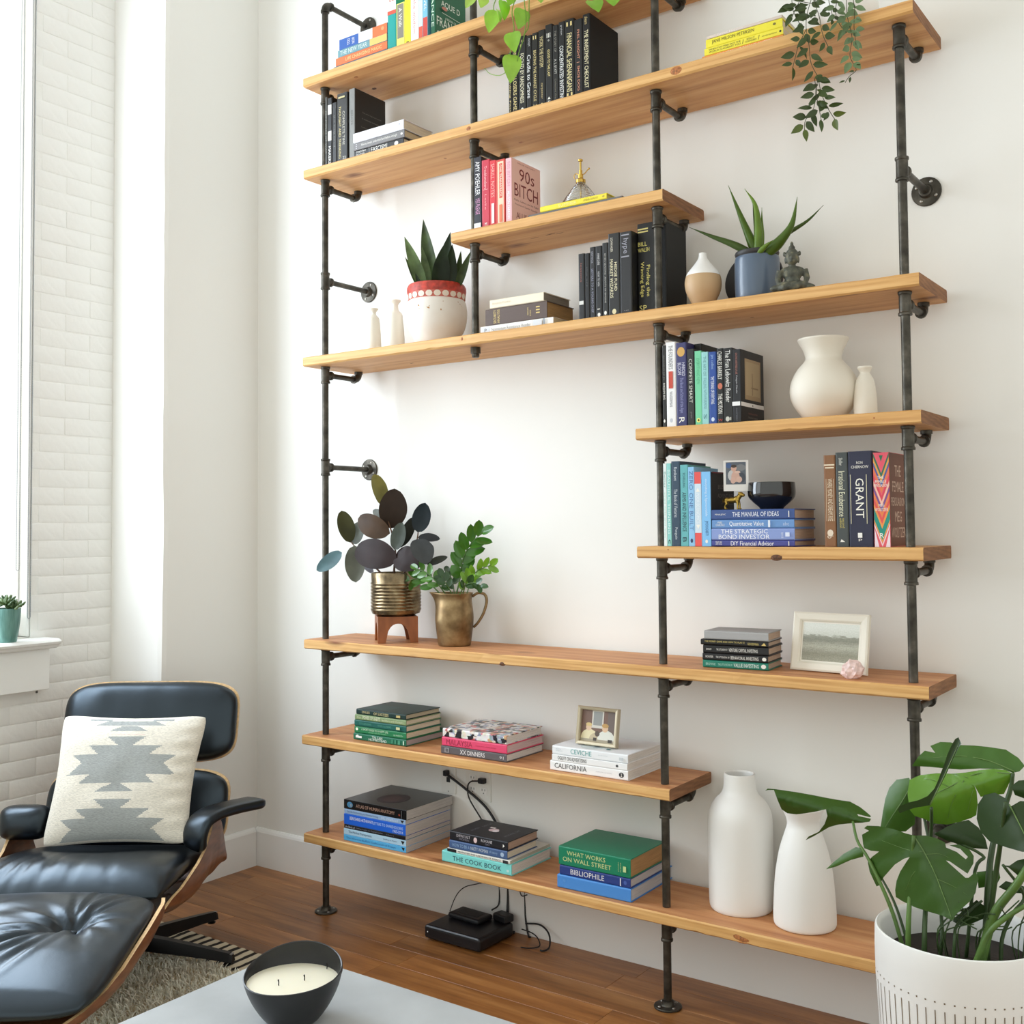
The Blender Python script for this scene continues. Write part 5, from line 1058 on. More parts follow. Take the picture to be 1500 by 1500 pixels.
cable('slim black cable lying in a curve on the floor behind the router', [(.725, -.045, .03), (.77, -.05, .028), (.80, -.06, .02), (.82, -.08, .006), (.80, -.105, .0026), (.77, -.115, .0026)], .0020, 'black cables')
RT = thing('set_top_box', 'black box with a tiny white light on the floor under the lowest board', 'box', (.578, -.142, 0), -.01)
bm = bmesh.new(); box(bm, (0, 0, .0265), (.236, .186, .044), .010, 3); obj('case', bm, M((17, 17, 21), .4), RT)
bm = bmesh.new(); lathe(bm, [(.0022, 0), (.0018, .0006), (0, .0007)], 10, (-.101, -.0931, .028), 0, RY); obj('status_light', bm, M((240, 240, 240), .3), RT)
for sx in (-1, 1):
    for sy in (-1, 1):
        bm = bmesh.new(); lathe(bm, [(.009, 0), (.009, .0046)], 14, (sx*.09, sy*.065, .0003)); obj('foot', bm, M((14, 14, 14), .7), RT)
t = thing('modem', 'smaller black box lying on top of the box under the shelf', 'box', (.555, -.105, .0488), -.06)
bm = bmesh.new(); box(bm, (0, 0, .0095), (.136, .078, .018), .007, 2); obj('case', bm, M((20, 20, 23), .5), t)
bm = bmesh.new(); box(bm, (0, .002, .0188), (.09, .04, .0012), .0004); obj('lid', bm, M((27, 27, 30), .6), t)
t = thing('power_adapter', 'black power adapter lying behind the small black box', 'adapter', (.672, -.062, .0488), -.2)
bm = bmesh.new(); box(bm, (-.012, 0, .0125), (.062, .042, .025), .005, 2); obj('case', bm, blackpl, t)

# ---------------------------------------------------------------- coffee table, candle
conc = M((176, 180, 182), .5, key='conc', bump=.06, bscale=25, var=.05, vscale=5)
TB = thing('coffee_table', 'low table with a pale grey concrete top in the foreground', 'table', (1.50, -1.62, 0))
bm = bmesh.new(); box(bm, (0, 0, .383), (1.12, .69, .034), .003, 2); obj('tabletop', bm, conc, TB)
for sx in (-1, 1):
    for sy in (-1, 1):
        bm = bmesh.new(); box(bm, (sx*.50, sy*.29, .1892), (.04, .04, .353), .003); obj('leg', bm, M((40, 38, 36), .5), TB)
CB = thing('candle_bowl', 'black egg-shaped bowl filled with cream candle wax on the concrete table', 'candle', (1.215, -1.512, .4003), YAW)
bm = bmesh.new(); seg = 56; prof_o = []
# shell: slanted lip, higher at the back and right
def lip(a): return .098+.018*math.sin(a)+.005*math.cos(a)+.004*math.cos(2*a+PI)
def rad(f): return .046+.052*math.sin(min(1, f*1.12)*PI/2)**.8 if f < .75 else .098-.005*((f-.75)/.25)**2*.9
rings = []
def ring(fun, rf): return [bm.verts.new((rf(a)*math.cos(a), rf(a)*math.sin(a)*.94, fun(a))) for a in [2*PI*k/seg for k in range(seg)]]
fs = [0, .06, .15, .28, .42, .56, .70, .80, .88, .94, 1]
for f in fs: rings.append(ring(lambda a, f=f: lip(a)*f, lambda a, f=f: rad(f*lip(a)/.122)))
rings.append(ring(lambda a: lip(a)+.0012, lambda a: rad(lip(a)/.122)-.0016))
for f in (1, .75, .5, .25, 0): rings.append(ring(lambda a, f=f: .058+(lip(a)-.058)*f, lambda a, f=f: rad((.058+(lip(a)-.058)*f)/.122)-.0035))
for a, b_ in zip(rings, rings[1:]):
    for k in range(seg): bm.faces.new((a[k], a[(k+1) % seg], b_[(k+1) % seg], b_[k]))
bm.faces.new(rings[0]); bm.faces.new(rings[-1])
obj('bowl', bm, M((30, 30, 32), .38, spec=.5), CB, True, 50)
bm = bmesh.new(); lathe(bm, [(.05, .062), (rad(.078/.122)-.0042, .0735), (rad(.078/.122)-.0045, .0762), (.07, .0775), (0, .0775)], 48)
for v in bm.verts: v.co.y *= .94
wx, nt, b, N, L = nodes('wax'); b.inputs['Base Color'].default_value = lin((240, 234, 212)); b.inputs['Roughness'].default_value = .45; b.inputs['Subsurface Weight'].default_value = .2; b.inputs['Subsurface Radius'].default_value = (.02, .015, .008)
obj('wax', bm, wx, CB, True, 50)
for wx_, wy_ in ((-.022, -.026), (.024, -.004), (.058, .052)):
    bm = bmesh.new(); tube(bm, [(wx_, wy_, .0776), (wx_+.0004, wy_, .0835), (wx_-.0006, wy_, .0885)], [.0011, .0011, .0017], 8); obj('wick', bm, M((34, 30, 28), .9), CB, True)

# ---------------------------------------------------------------- rug
RG = thing('shag_rug', 'cream shag rug with a black and white striped end under the lounge chair', 'rug', (0, 0, 0))
RX0, RX1, RY0, RY1 = -.60, 1.55, -2.25, -.64
bm = bmesh.new(); box(bm, ((RX0+RX1)/2, (RY0+RY1-.145)/2, .0065), (RX1-RX0, RY1-.145-RY0, .012), .003); obj('backing', bm, M((196, 180, 148), .95), RG)
st_m, nt, b, N, L = nodes('woven_stripes'); tc = N('TexCoord'); sx = N('SeparateXYZ'); L(tc.outputs['Object'], sx.inputs[0])
n = N('TexNoise'); n.inputs['Scale'].default_value = 14; L(tc.outputs['Object'], n.inputs['Vector'])
ma = N('Math', operation='MULTIPLY_ADD'); ma.inputs[1].default_value = .022; L(n.outputs['Fac'], ma.inputs[0]); L(sx.outputs['X'], ma.inputs[2])
mm = N('Math', operation='MULTIPLY'); mm.inputs[1].default_value = 1/.042; L(ma.outputs[0], mm.inputs[0]); fr_ = N('Math', operation='FRACT'); L(mm.outputs[0], fr_.inputs[0])
r_ = ramp(N, [(0, (216, 204, 178)), (.52, (210, 198, 172)), (.56, (34, 29, 25)), (.94, (34, 29, 25)), (1, (216, 204, 178))]); L(fr_.outputs[0], r_.inputs['Fac']); L(r_.outputs['Color'], b.inputs['Base Color']); b.inputs['Roughness'].default_value = .95
V, F = grid(lambda a, c: Vector((RX0+(RX1-RX0)*a, RY1-.147+.147*c, .009+.0015*nz(a*60, c*5)+.0012*math.sin(a*(RX1-RX0)/.042*2*PI))), 500, 6)
V2 = [Vector((v.x, v.y, .0006)) for v in V]; n0 = len(V); nu = 501
F2 = list(F)
for i in range(500): F2.append((i, i+n0, i+1+n0, i+1)); F2.append((6*nu+i+1, 6*nu+i+1+n0, 6*nu+i+n0, 6*nu+i))
for j in range(6): F2.append(((j+1)*nu, (j+1)*nu+n0, j*nu+n0, j*nu)); F2.append((j*nu+500, j*nu+500+n0, (j+1)*nu+500+n0, (j+1)*nu+500))
link('striped_end', mesh(V+V2, F2), st_m, RG)
# pile: thousands of tufts, one mesh
V = []; F = []
rnd = random.Random(3)
for k in range(26000):
    x = rnd.uniform(RX0+.01, .98); y = rnd.uniform(-1.75, RY1-.15)
    a = rnd.uniform(0, 2*PI); ln = rnd.uniform(.018, .034); lx, ly = rnd.gauss(.25, .45)*ln, rnd.gauss(-.35, .45)*ln; w = .0022
    dx_, dy_ = w*math.cos(a), w*math.sin(a); z = .0115; n0 = len(V)
    V += [(x-dx_, y-dy_, z), (x+dx_, y+dy_, z), (x+dx_*.8+lx*.5, y+dy_*.8+ly*.5, z+ln*.62), (x-dx_*.8+lx*.5, y-dy_*.8+ly*.5, z+ln*.62), (x+lx, y+ly, z+ln*.85)]
    F += [(n0, n0+1, n0+2, n0+3), (n0+3, n0+2, n0+4)]
pl = link('pile', mesh(V, F), M((246, 238, 220), .9, var=.1, vscale=6), RG); pl['kind'] = 'stuff'
# ---------------------------------------------------------------- plants
def leafm(col, rough=.35, var=.12, back=None, spec=.5, key=None):
    k = ('leaf', tuple(col), rough, tuple(back or col), key)
    if k in _mats: return _mats[k]
    m, nt, b, N, L = nodes('leaf'); tc = N('TexCoord'); n = N('TexNoise'); n.inputs['Scale'].default_value = 18; n.inputs['Detail'].default_value = 4; L(tc.outputs['Object'], n.inputs['Vector'])
    r = ramp(N, [(.3, [v*(1-var) for v in col]), (.7, [min(255, v*(1+var)) for v in col])]); L(n.outputs['Fac'], r.inputs['Fac']); c = r.outputs['Color']
    if back:
        g = N('NewGeometry'); mx = N('Mix', data_type='RGBA'); L(g.outputs['Backfacing'], mx.inputs[0]); L(c, mx.inputs[6]); mx.inputs[7].default_value = lin(back); c = mx.outputs[2]
    L(c, b.inputs['Base Color']); b.inputs['Roughness'].default_value = rough; b.inputs['Specular IOR Level'].default_value = spec
    tr = N('BsdfTranslucent'); L(c, tr.inputs[0]); ms = N('MixShader'); ms.inputs[0].default_value = .18
    L(b.outputs[0], ms.inputs[1]); L(tr.outputs[0], ms.inputs[2]); L(ms.outputs[0], nt.nodes['Material Output'].inputs['Surface'])
    _mats[k] = m; return m
def oval(t): return max(0, math.sin(PI*t**.94))**.52
def lance(t): return max(0, math.sin(PI*t**.75))**.9*(1 if t < .5 else (1-(t-.5)*.25))
def heart(t): return max(0, math.sin(PI*(t*.985+.015)**.58))**.8
def sword(t): return min(1, .62+.5*t/.35)*(1-max(0, (t-.35)/.65)**1.7)
def leaf_mesh(base, tip, w, nrm, shape=oval, bend=0, fold=.15, n=12, wav=0, seed=0, mid=None, twist=0):
    base, tip = Vector(base), Vector(tip); ax = tip-base; L = ax.length; a = ax.normalized()
    nr = Vector(nrm); nr = (nr-a*nr.dot(a)).normalized(); s = a.cross(nr)
    V = []; F = []; cols = 5
    for i in range(n+1):
        t = i/n; c = base.lerp(tip, t)
        if mid is not None: m_ = Vector(mid); c = base*(1-t)**2+m_*2*t*(1-t)+tip*t*t
        c = c+nr*(bend*L*4*t*(1-t))
        hw = w/2*shape(t)
        tw = twist*t; s2 = s*math.cos(tw)+nr*math.sin(tw); n2 = nr*math.cos(tw)-s*math.sin(tw)
        for j in range(cols):
            q = (j/(cols-1)-.5)*2
            V.append(c+s2*(q*hw)+n2*(abs(q)*hw*fold*1.0+wav*w*nz(t*5, q*2, seed)*abs(q)))
    for i in range(n):
        for j in range(cols-1):
            k = i*cols+j; F.append((k, k+1, k+cols+1, k+cols))
    return V, F
def put_leaf(parent, V, F, m, name='leaf'):
    return link(name, mesh([inv(parent, v) for v in V], F), m, parent, True)
def stem(parent, pts, r, m, name='stem', n=5):
    bm = bmesh.new(); P = smoothpath([inv(parent, p) for p in pts], n); k = len(P)
    R = r if not isinstance(r, tuple) else [r[0]+(r[1]-r[0])*i/(k-1) for i in range(k)]
    tube(bm, P, R, 7); return obj(name, bm, m, parent, True)
def tocam(p, side=0, up=0): return ((CAM-Vector(p)).normalized()+RGT*side+Vector((0, 0, up)))

# rubber plant -----------------------------------------------------------
c5 = lambda x, y: (430+x/4.286, 660+y/4.286)
def rp(x, y, Y=-.158): return at(*c5(x, y), Y)
RPC = Vector((.273, -.158, SZ['G']+.0003))
PS = thing('plant_stand', 'small arched wooden plant stand under the rubber plant pot', 'plant stand', RPC, PI/4+.05)
hS, sS, tS = .090, .138, .014
wal = wood('walnut_stand', [(.3, (128, 70, 30)), (.6, (160, 92, 44)), (.8, (182, 110, 56))], (8, 8, 3), .4, 5, False)
for k in range(4):
    R = Matrix.Rotation(k*PI/2, 4, 'Z'); w = sS/2-(tS if k % 2 else 0)
    bm = bmesh.new(); n = 16; top = []; bot = []
    for i in range(n+1):
        x = -w+2*w*i/n; lw = .026
        if abs(x) > sS/2-lw: zb = 0
        else: zb = .066*max(0, 1-(abs(x)/(sS/2-lw))**2.4)**.55
        top.append((x, hS)); bot.append((x, zb))
    Vf = [bm.verts.new(R@Vector((x, -sS/2, z))) for x, z in top]+[bm.verts.new(R@Vector((x, -sS/2, z))) for x, z in bot]
    Vb = [bm.verts.new(R@Vector((x, -sS/2+tS, z))) for x, z in top]+[bm.verts.new(R@Vector((x, -sS/2+tS, z))) for x, z in bot]
    m_ = n+1
    for i in range(n):
        bm.faces.new((Vf[i], Vf[i+1], Vf[m_+i+1], Vf[m_+i])); bm.faces.new((Vb[i+1], Vb[i], Vb[m_+i], Vb[m_+i+1]))
        bm.faces.new((Vf[i+1], Vf[i], Vb[i], Vb[i+1])); bm.faces.new((Vf[m_+i], Vf[m_+i+1], Vb[m_+i+1], Vb[m_+i]))
    bm.faces.new((Vf[0], Vf[m_], Vb[m_], Vb[0])); bm.faces.new((Vf[n], Vb[n], Vb[m_+n], Vf[m_+n]))
    obj('arched_side', bm, wal, PS)
bm = bmesh.new(); box(bm, (0, 0, hS-.012), (sS-2*tS-.001, sS-2*tS-.001, .010)); obj('rest', bm, wal, PS)
zp = RPC.z+hS+.0004
RP = thing('rubber_plant', 'rubber plant with dark maroon leaves in a ribbed bronze pot', 'plant', (RPC.x, RPC.y, zp))
bronze, nt, b, N, L = nodes('bronze_glaze'); tc = N('TexCoord'); n = N('TexNoise'); n.inputs['Scale'].default_value = 26; n.inputs['Detail'].default_value = 4; L(tc.outputs['Object'], n.inputs['Vector'])
r_ = ramp(N, [(.3, (92, 80, 62)), (.55, (142, 124, 96)), (.75, (176, 160, 128))]); L(n.outputs['Fac'], r_.inputs['Fac']); L(r_.outputs['Color'], b.inputs['Base Color']); b.inputs['Metallic'].default_value = .85; b.inputs['Roughness'].default_value = .24
hp = at(625/4.286+430, 660+764/4.286, -.158).z-zp; R_ = .0865
prf = [(0, .006), (.062, .006), (.064, 0), (.070, 0), (.072, .006), (R_-.004, .009), (R_, .014)]
nr_ = 9
for k in range(nr_):
    z0 = .018+k*(hp*.68/nr_); prf += [(R_+.0006, z0), (R_+.0022, z0+.003), (R_+.0022, z0+.006), (R_-.0002, z0+.009)]
prf += [(R_, hp*.72), (R_+.0004, hp-.004), (R_-.001, hp), (R_-.004, hp), (R_-.005, hp-.01), (R_-.006, hp-.03), (0, hp-.03)]
prf = [prf[0]]+sorted(prf[1:-5], key=lambda q: q[1])+prf[-5:]
prf = [(0, 0), (.066, 0), (.070, .004), (R_-.003, .008)]+[q for q in prf[7:]]
bm = bmesh.new(); lathe(bm, prf, 60); obj('pot', bm, bronze, RP, True, 50)
bm = bmesh.new(); lathe(bm, [(0, hp-.029), (R_-.0075, hp-.029), (R_-.009, hp-.020), (0, hp-.014)], 24); obj('soil', bm, M((48, 38, 30), .95, bump=.6, bscale=120), RP, True)
stm = M((96, 66, 44), .6)
stem(RP, [rp(630, 775), rp(635, 690), rp(638, 620, -.16), rp(612, 500, -.15), rp(560, 350, -.14)], (.0042, .002), stm)
stem(RP, [rp(560, 780, -.16), rp(470, 690, -.17), rp(400, 620, -.18), rp(362, 575, -.18)], (.0036, .002), stm)
stem(RP, [rp(690, 780, -.15), rp(740, 680, -.15), rp(775, 560, -.15), rp(782, 508, -.15)], (.0036, .002), stm)
DK = (56, 42, 34); MAR = (46, 25, 20)
rl = [ # base, tip, width px, y base, y tip, colour, side, up, bend
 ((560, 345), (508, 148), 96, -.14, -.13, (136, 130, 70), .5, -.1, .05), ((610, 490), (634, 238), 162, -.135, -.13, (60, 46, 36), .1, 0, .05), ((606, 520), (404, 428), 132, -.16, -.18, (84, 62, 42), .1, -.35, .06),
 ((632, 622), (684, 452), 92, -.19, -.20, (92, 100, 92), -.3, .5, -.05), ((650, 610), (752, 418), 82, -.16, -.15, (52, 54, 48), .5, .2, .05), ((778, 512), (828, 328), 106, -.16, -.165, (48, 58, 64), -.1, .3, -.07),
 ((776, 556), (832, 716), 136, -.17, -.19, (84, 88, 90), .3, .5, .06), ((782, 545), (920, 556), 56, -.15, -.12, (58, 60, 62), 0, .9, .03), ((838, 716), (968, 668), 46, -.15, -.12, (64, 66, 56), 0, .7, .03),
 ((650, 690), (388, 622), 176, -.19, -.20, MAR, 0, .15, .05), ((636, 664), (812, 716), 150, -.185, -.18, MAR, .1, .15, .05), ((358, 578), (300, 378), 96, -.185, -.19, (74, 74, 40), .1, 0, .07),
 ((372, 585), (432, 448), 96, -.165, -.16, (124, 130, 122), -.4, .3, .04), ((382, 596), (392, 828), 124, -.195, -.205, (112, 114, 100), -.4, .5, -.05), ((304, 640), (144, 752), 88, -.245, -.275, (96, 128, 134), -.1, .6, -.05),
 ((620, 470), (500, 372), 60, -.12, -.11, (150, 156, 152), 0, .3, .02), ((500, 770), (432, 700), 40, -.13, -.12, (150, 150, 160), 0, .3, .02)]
for i, (b_, t_, w, yb_, yt_, col, sd, up, bend) in enumerate(rl):
    B, T_ = rp(*b_, yb_), rp(*t_, yt_); k = scale_at(B)/4.286
    put_leaf(RP, *leaf_mesh(B, T_, w*k*1.1, tocam(B, sd, up*.6), oval, bend, .22, 16, .03, i), leafm(tuple(v*.86 for v in col), .46, .1, spec=.25))

# pitcher and zz plant ------------------------------------------------------
def zp_(x, y, Y=-.16): return at(*c5(x, y), Y)
px0 = at(430+1010/4.286, 900, -.158).x
ZP = thing('pitcher_plant', 'zz plant with glossy green leaflets growing in an old brass pitcher', 'plant', (px0, -.158, SZ['G']+.0003))
kz = scale_at((px0, -.158, 1.05))/4.286; hb_ = (1237-906)*kz*.985
oldbrass, nt, b, N, L = nodes('old_brass'); tc = N('TexCoord'); n = N('TexNoise'); n.inputs['Scale'].default_value = 22; n.inputs['Detail'].default_value = 7; L(tc.outputs['Object'], n.inputs['Vector'])
r_ = ramp(N, [(.25, (92, 72, 48)), (.5, (136, 112, 78)), (.75, (176, 152, 112))]); L(n.outputs['Fac'], r_.inputs['Fac']); L(r_.outputs['Color'], b.inputs['Base Color']); b.inputs['Metallic'].default_value = .8; b.inputs['Roughness'].default_value = .4
pp = [(100*kz, .0), (104*kz, .006), (110*kz, hb_*.18), (118*kz, hb_*.38), (121*kz, hb_*.53), (117*kz, hb_*.70), (110*kz, hb_*.85), (112*kz, hb_*.93), (118*kz, hb_)]
bm = bmesh.new(); prof_ = smoothprof(pp, 3); lathe(bm, wall_of(prof_, .003), 48)
ang = PI+YAW   # the spout points to the left of the picture
for v in bm.verts:
    if v.co.z > hb_*.66:
        f = ((v.co.z-hb_*.66)/(hb_*.34))**1.6; a = math.atan2(v.co.y, v.co.x); d = math.atan2(math.sin(a-ang), math.cos(a-ang))
        g = math.exp(-(d/.36)**2)*f; v.co += Vector((math.cos(ang), math.sin(ang), .15))*(.021*g)
obj('pitcher', bm, oldbrass, ZP, True, 55)
hx = Vector((math.cos(YAW), math.sin(YAW), 0))
bm = bmesh.new(); hpth = smoothpath([hx*(112*kz)+Vector((0, 0, hb_*.93)), hx*(150*kz)+Vector((0, 0, hb_*1.0)), hx*(190*kz)+Vector((0, 0, hb_*.97)), hx*(203*kz)+Vector((0, 0, hb_*.84)), hx*(184*kz)+Vector((0, 0, hb_*.62)), hx*(150*kz)+Vector((0, 0, hb_*.44)), hx*(119*kz)+Vector((0, 0, hb_*.34))], 5)
tube(bm, hpth, [.0052-.0016*abs(i/(len(hpth)-1)-.4) for i in range(len(hpth))], 10); obj('handle', bm, oldbrass, ZP, True)
bm = bmesh.new(); lathe(bm, [(0, hb_*.84), (104*kz, hb_*.84), (104*kz, hb_*.87), (0, hb_*.89)], 24); obj('soil', bm, M((48, 38, 30), .95), ZP, True)
zg, zg2, zg3 = (62, 112, 32), (118, 166, 46), (44, 80, 34)
def frond(pts, n, ll, lw, col, stemr=.003, y0=0):
    P = smoothpath(pts, 8); stem(ZP, pts, (stemr, .0012), leafm((86, 118, 58), .4), n=6)
    for i in range(n):
        f = .28+.72*i/max(1, n-1); k = min(len(P)-2, int(f*(len(P)-1))); p = P[k]; d = (P[k+1]-P[k]).normalized() if k+1 < len(P) else Vector((0, 0, 1))
        sd = 1 if i % 2 else -1; lat = d.cross(tocam(p)).normalized()*sd
        if i == n-1: lat = lat*.2
        dr = (d*.8+lat*.75+Vector((0, -.12, .12))*random.uniform(-1, 1)).normalized(); l = 1.35*ll*(1-.35*abs(f-.55))*random.uniform(.85, 1.1)
        B = p; T_ = p+dr*l
        put_leaf(ZP, *leaf_mesh(B, T_, 1.4*lw*random.uniform(.85, 1.1), tocam(p, random.uniform(-.5, .5), random.uniform(.1, .8)), oval, random.uniform(-.08, .08), .25, 8), leafm(col, .2, .12, spec=.6), 'leaflet')
frond([zp_(1020, 910), zp_(1045, 800), zp_(1062, 690), zp_(1110, 590), zp_(1190, 510)], 12, .050, .026, zg)
frond([zp_(1085, 910, -.15), zp_(1110, 830, -.15), zp_(1150, 760, -.15), zp_(1245, 715, -.14)], 11, .034, .016, zg2, .002)
frond([zp_(930, 910, -.17), zp_(860, 840, -.18), zp_(790, 800, -.19), zp_(690, 830, -.19)], 9, .038, .015, zg, .0026)
frond([zp_(960, 910, -.18), zp_(900, 830, -.2), zp_(840, 770, -.2), zp_(770, 740, -.2)], 8, .036, .015, (80, 126, 50), .0024)
frond([zp_(1000, 910, -.19), zp_(960, 840, -.21), zp_(930, 790, -.22)], 6, .028, .017, zg3, .0024)
frond([zp_(1040, 910, -.19), zp_(1075, 850, -.21), zp_(1130, 830, -.21), zp_(1180, 850, -.21)], 7, .026, .015, zg3, .0024)
frond([zp_(1010, 910, -.14), zp_(1000, 830, -.13), zp_(975, 760, -.12)], 5, .028, .016, (70, 92, 66), .0022)
frond([zp_(1060, 910, -.18), zp_(1080, 840, -.19), zp_(1095, 790, -.19)], 5, .028, .018, zg2, .0024)

# snake plant ---------------------------------------------------------------
c1 = lambda x, y: (420+x/5, 300+y/5)
sk = leafm((54, 68, 36), .42, .35, spec=.25); sk2 = leafm((34, 46, 28), .42, .3, spec=.25); sk3 = leafm((84, 102, 62), .42, .25, spec=.3)
for i, (b_, t_, w, y0, y1, m_, tw) in enumerate([((1010, 620), (862, 232), 92, -.165, -.18, sk3, .1), ((975, 620), (866, 380), 40, -.17, -.19, sk, .2), ((1085, 610), (1000, 104), 112, -.13, -.12, sk, .3), ((1040, 610), (990, 305), 66, -.15, -.15, sk3, -.2),
      ((1110, 620), (1152, 290), 132, -.19, -.195, sk2, .5), ((1130, 620), (1200, 198), 112, -.15, -.15, sk2, .2), ((1195, 620), (1212, 288), 92, -.165, -.16, sk2, -.2), ((1235, 620), (1276, 335), 56, -.14, -.13, sk, .1), ((1245, 620), (1350, 338), 62, -.15, -.15, sk, -.1), ((985, 620), (942, 500), 34, -.18, -.19, sk2, .2), ((1145, 610), (1110, 380), 70, -.12, -.10, sk2, .2)]):
    B, T_ = at(*c1(*b_), y0), at(*c1(*t_), y1); k = scale_at(B)/5
    put_leaf(SP, *leaf_mesh(B, T_, w*k, tocam(B, .3*math.sin(i*2.1)), sword, .03, .28, 12, .02, i, twist=tw*.5), m_)

# aloe ---------------------------------------------------------------------
c7 = lambda x, y: (930+x/5, 240+y/5)
alm = [leafm((80, 106, 36), .35, .1, spec=.3), leafm((104, 132, 48), .35, .1, spec=.3), leafm((66, 86, 36), .35, .1, spec=.3)]
for i, (pts, w, y0, y1, mi_) in enumerate([
   ([(895, 655), (850, 560), (770, 370), (684, 158)], 88, -.16, -.17, 0), ([(900, 655), (905, 480), (880, 300), (804, 183)], 74, -.175, -.18, 1), ([(925, 655), (932, 520), (930, 420), (930, 320)], 42, -.165, -.165, 1),
   ([(960, 660), (1060, 570), (1150, 440), (1190, 243)], 98, -.18, -.20, 0), ([(960, 655), (1090, 530), (1260, 420), (1382, 302)], 50, -.15, -.13, 2), ([(850, 655), (720, 590), (560, 530), (396, 464)], 66, -.175, -.21, 2), ([(885, 650), (885, 500), (872, 380), (862, 285)], 34, -.135, -.12, 2), ([(900, 660), (960, 600), (1010, 560)], 50, -.20, -.22, 1)]):
    P = [at(*c7(*q), y0+(y1-y0)*j/(len(pts)-1)) for j, q in enumerate(pts)]; P = smoothpath(P, 6); k = scale_at(P[0])/5; n = len(P)
    bm = bmesh.new(); tube(bm, [inv(AL, p) for p in P], [max(.0006, w/2*k*(1-(j/(n-1))**1.25)*(.86+.28*min(1, j/(n*.25)))*.92) for j in range(n)], 10)
    # fleshy leaf: hollow on the upper side
    obj('leaf', bm, alm[mi_], AL, True)

# pothos -------------------------------------------------------------------
c2 = lambda x, y: (680+x/5, y/5)
PT = thing('pothos', 'trailing pothos with bright lime heart leaves hanging over the topmost board', 'plant', (.93, -.17, SZ['A']+.0003))
bm = bmesh.new(); lathe(bm, wall_of([(.055, 0), (.060, .006), (.072, .11), (.076, .125)], .005), 36); obj('pot', bm, whitecer, PT, True, 50)
bm = bmesh.new(); lathe(bm, [(0, .10), (.064, .10), (.064, .108), (0, .113)], 20); obj('soil', bm, M((48, 38, 30), .95), PT, True)
YP = -.312; pst = leafm((126, 168, 66), .4)
ptop = Vector((.93, -.17, SZ['A']+.125))
def vine(lst, y=YP, r=.0016, start=True):
    P = [at(*c2(*q), y) for q in lst]
    if start: P = [ptop+Vector(((P[0].x-.93)*.25, -.03, -.015)), ptop+Vector(((P[0].x-.93)*.5, -.085, .03)), Vector((P[0].x, y+.01, SZ['A']+.04))]+P
    stem(PT, P, r, pst, 'vine')
vine([(440, 0), (452, 130), (440, 260), (400, 390), (388, 450)]); vine([(476, 0), (470, 190), (432, 262)], -.308); vine([(230, 0), (215, 60), (240, 150)], -.316); vine([(600, -40), (560, 5)], -.31); vine([(900, -20), (945, 40), (1010, 10)], -.31); vine([(1090, -30), (1100, 20)], -.312); vine([(370, 0), (350, 90), (365, 220), (335, 400)], -.318)
bm = bmesh.new(); tube(bm, smoothpath([inv(PT, at(*c2(*q), -.31)) for q in [(150, 500), (190, 540), (260, 552), (320, 520)]], 5), .0012, 6); obj('tendril', bm, pst, PT, True)
for i, (b_, t_, w, col, sd, up) in enumerate([((232, 78), (180, 242), 126, (150, 200, 60), -.3, .3), ((425, 66), (396, 216), 122, (140, 190, 62), .3, .2), ((352, 236), (372, 388), 124, (146, 198, 60), -.2, .35), ((350, 402), (338, 612), 136, (150, 196, 70), .1, .1), ((282, 5), (292, 152), 92, (132, 196, 30), .5, .2), ((70, -30), (10, 62), 80, (170, 206, 90), -.3, .4), ((935, 5), (985, 92), 128, (128, 178, 50), .3, .4), ((1090, -25), (1095, 46), 118, (132, 182, 54), 0, .5), ((560, -25), (562, 24), 60, (150, 190, 70), 0, .4), ((150, -20), (120, 60), 80, (168, 206, 84), .1, .5), ((340, -20), (330, 40), 80, (140, 196, 50), .2, .4), ((245, 70), (262, 168), 60, (176, 204, 96), .8, .1), ((700, -60), (690, -10), 90, (140, 190, 60), 0, .3)]):
    y = YP-.006+.004*math.sin(i*3); B, T_ = at(*c2(*b_), y), at(*c2(*t_), y-.008); k = scale_at(B)/5
    put_leaf(PT, *leaf_mesh(B, T_, w*k*1.05, tocam(B, sd, up), heart, .05, .25, 12, .03, i), leafm(col, .35, .08, spec=.5))

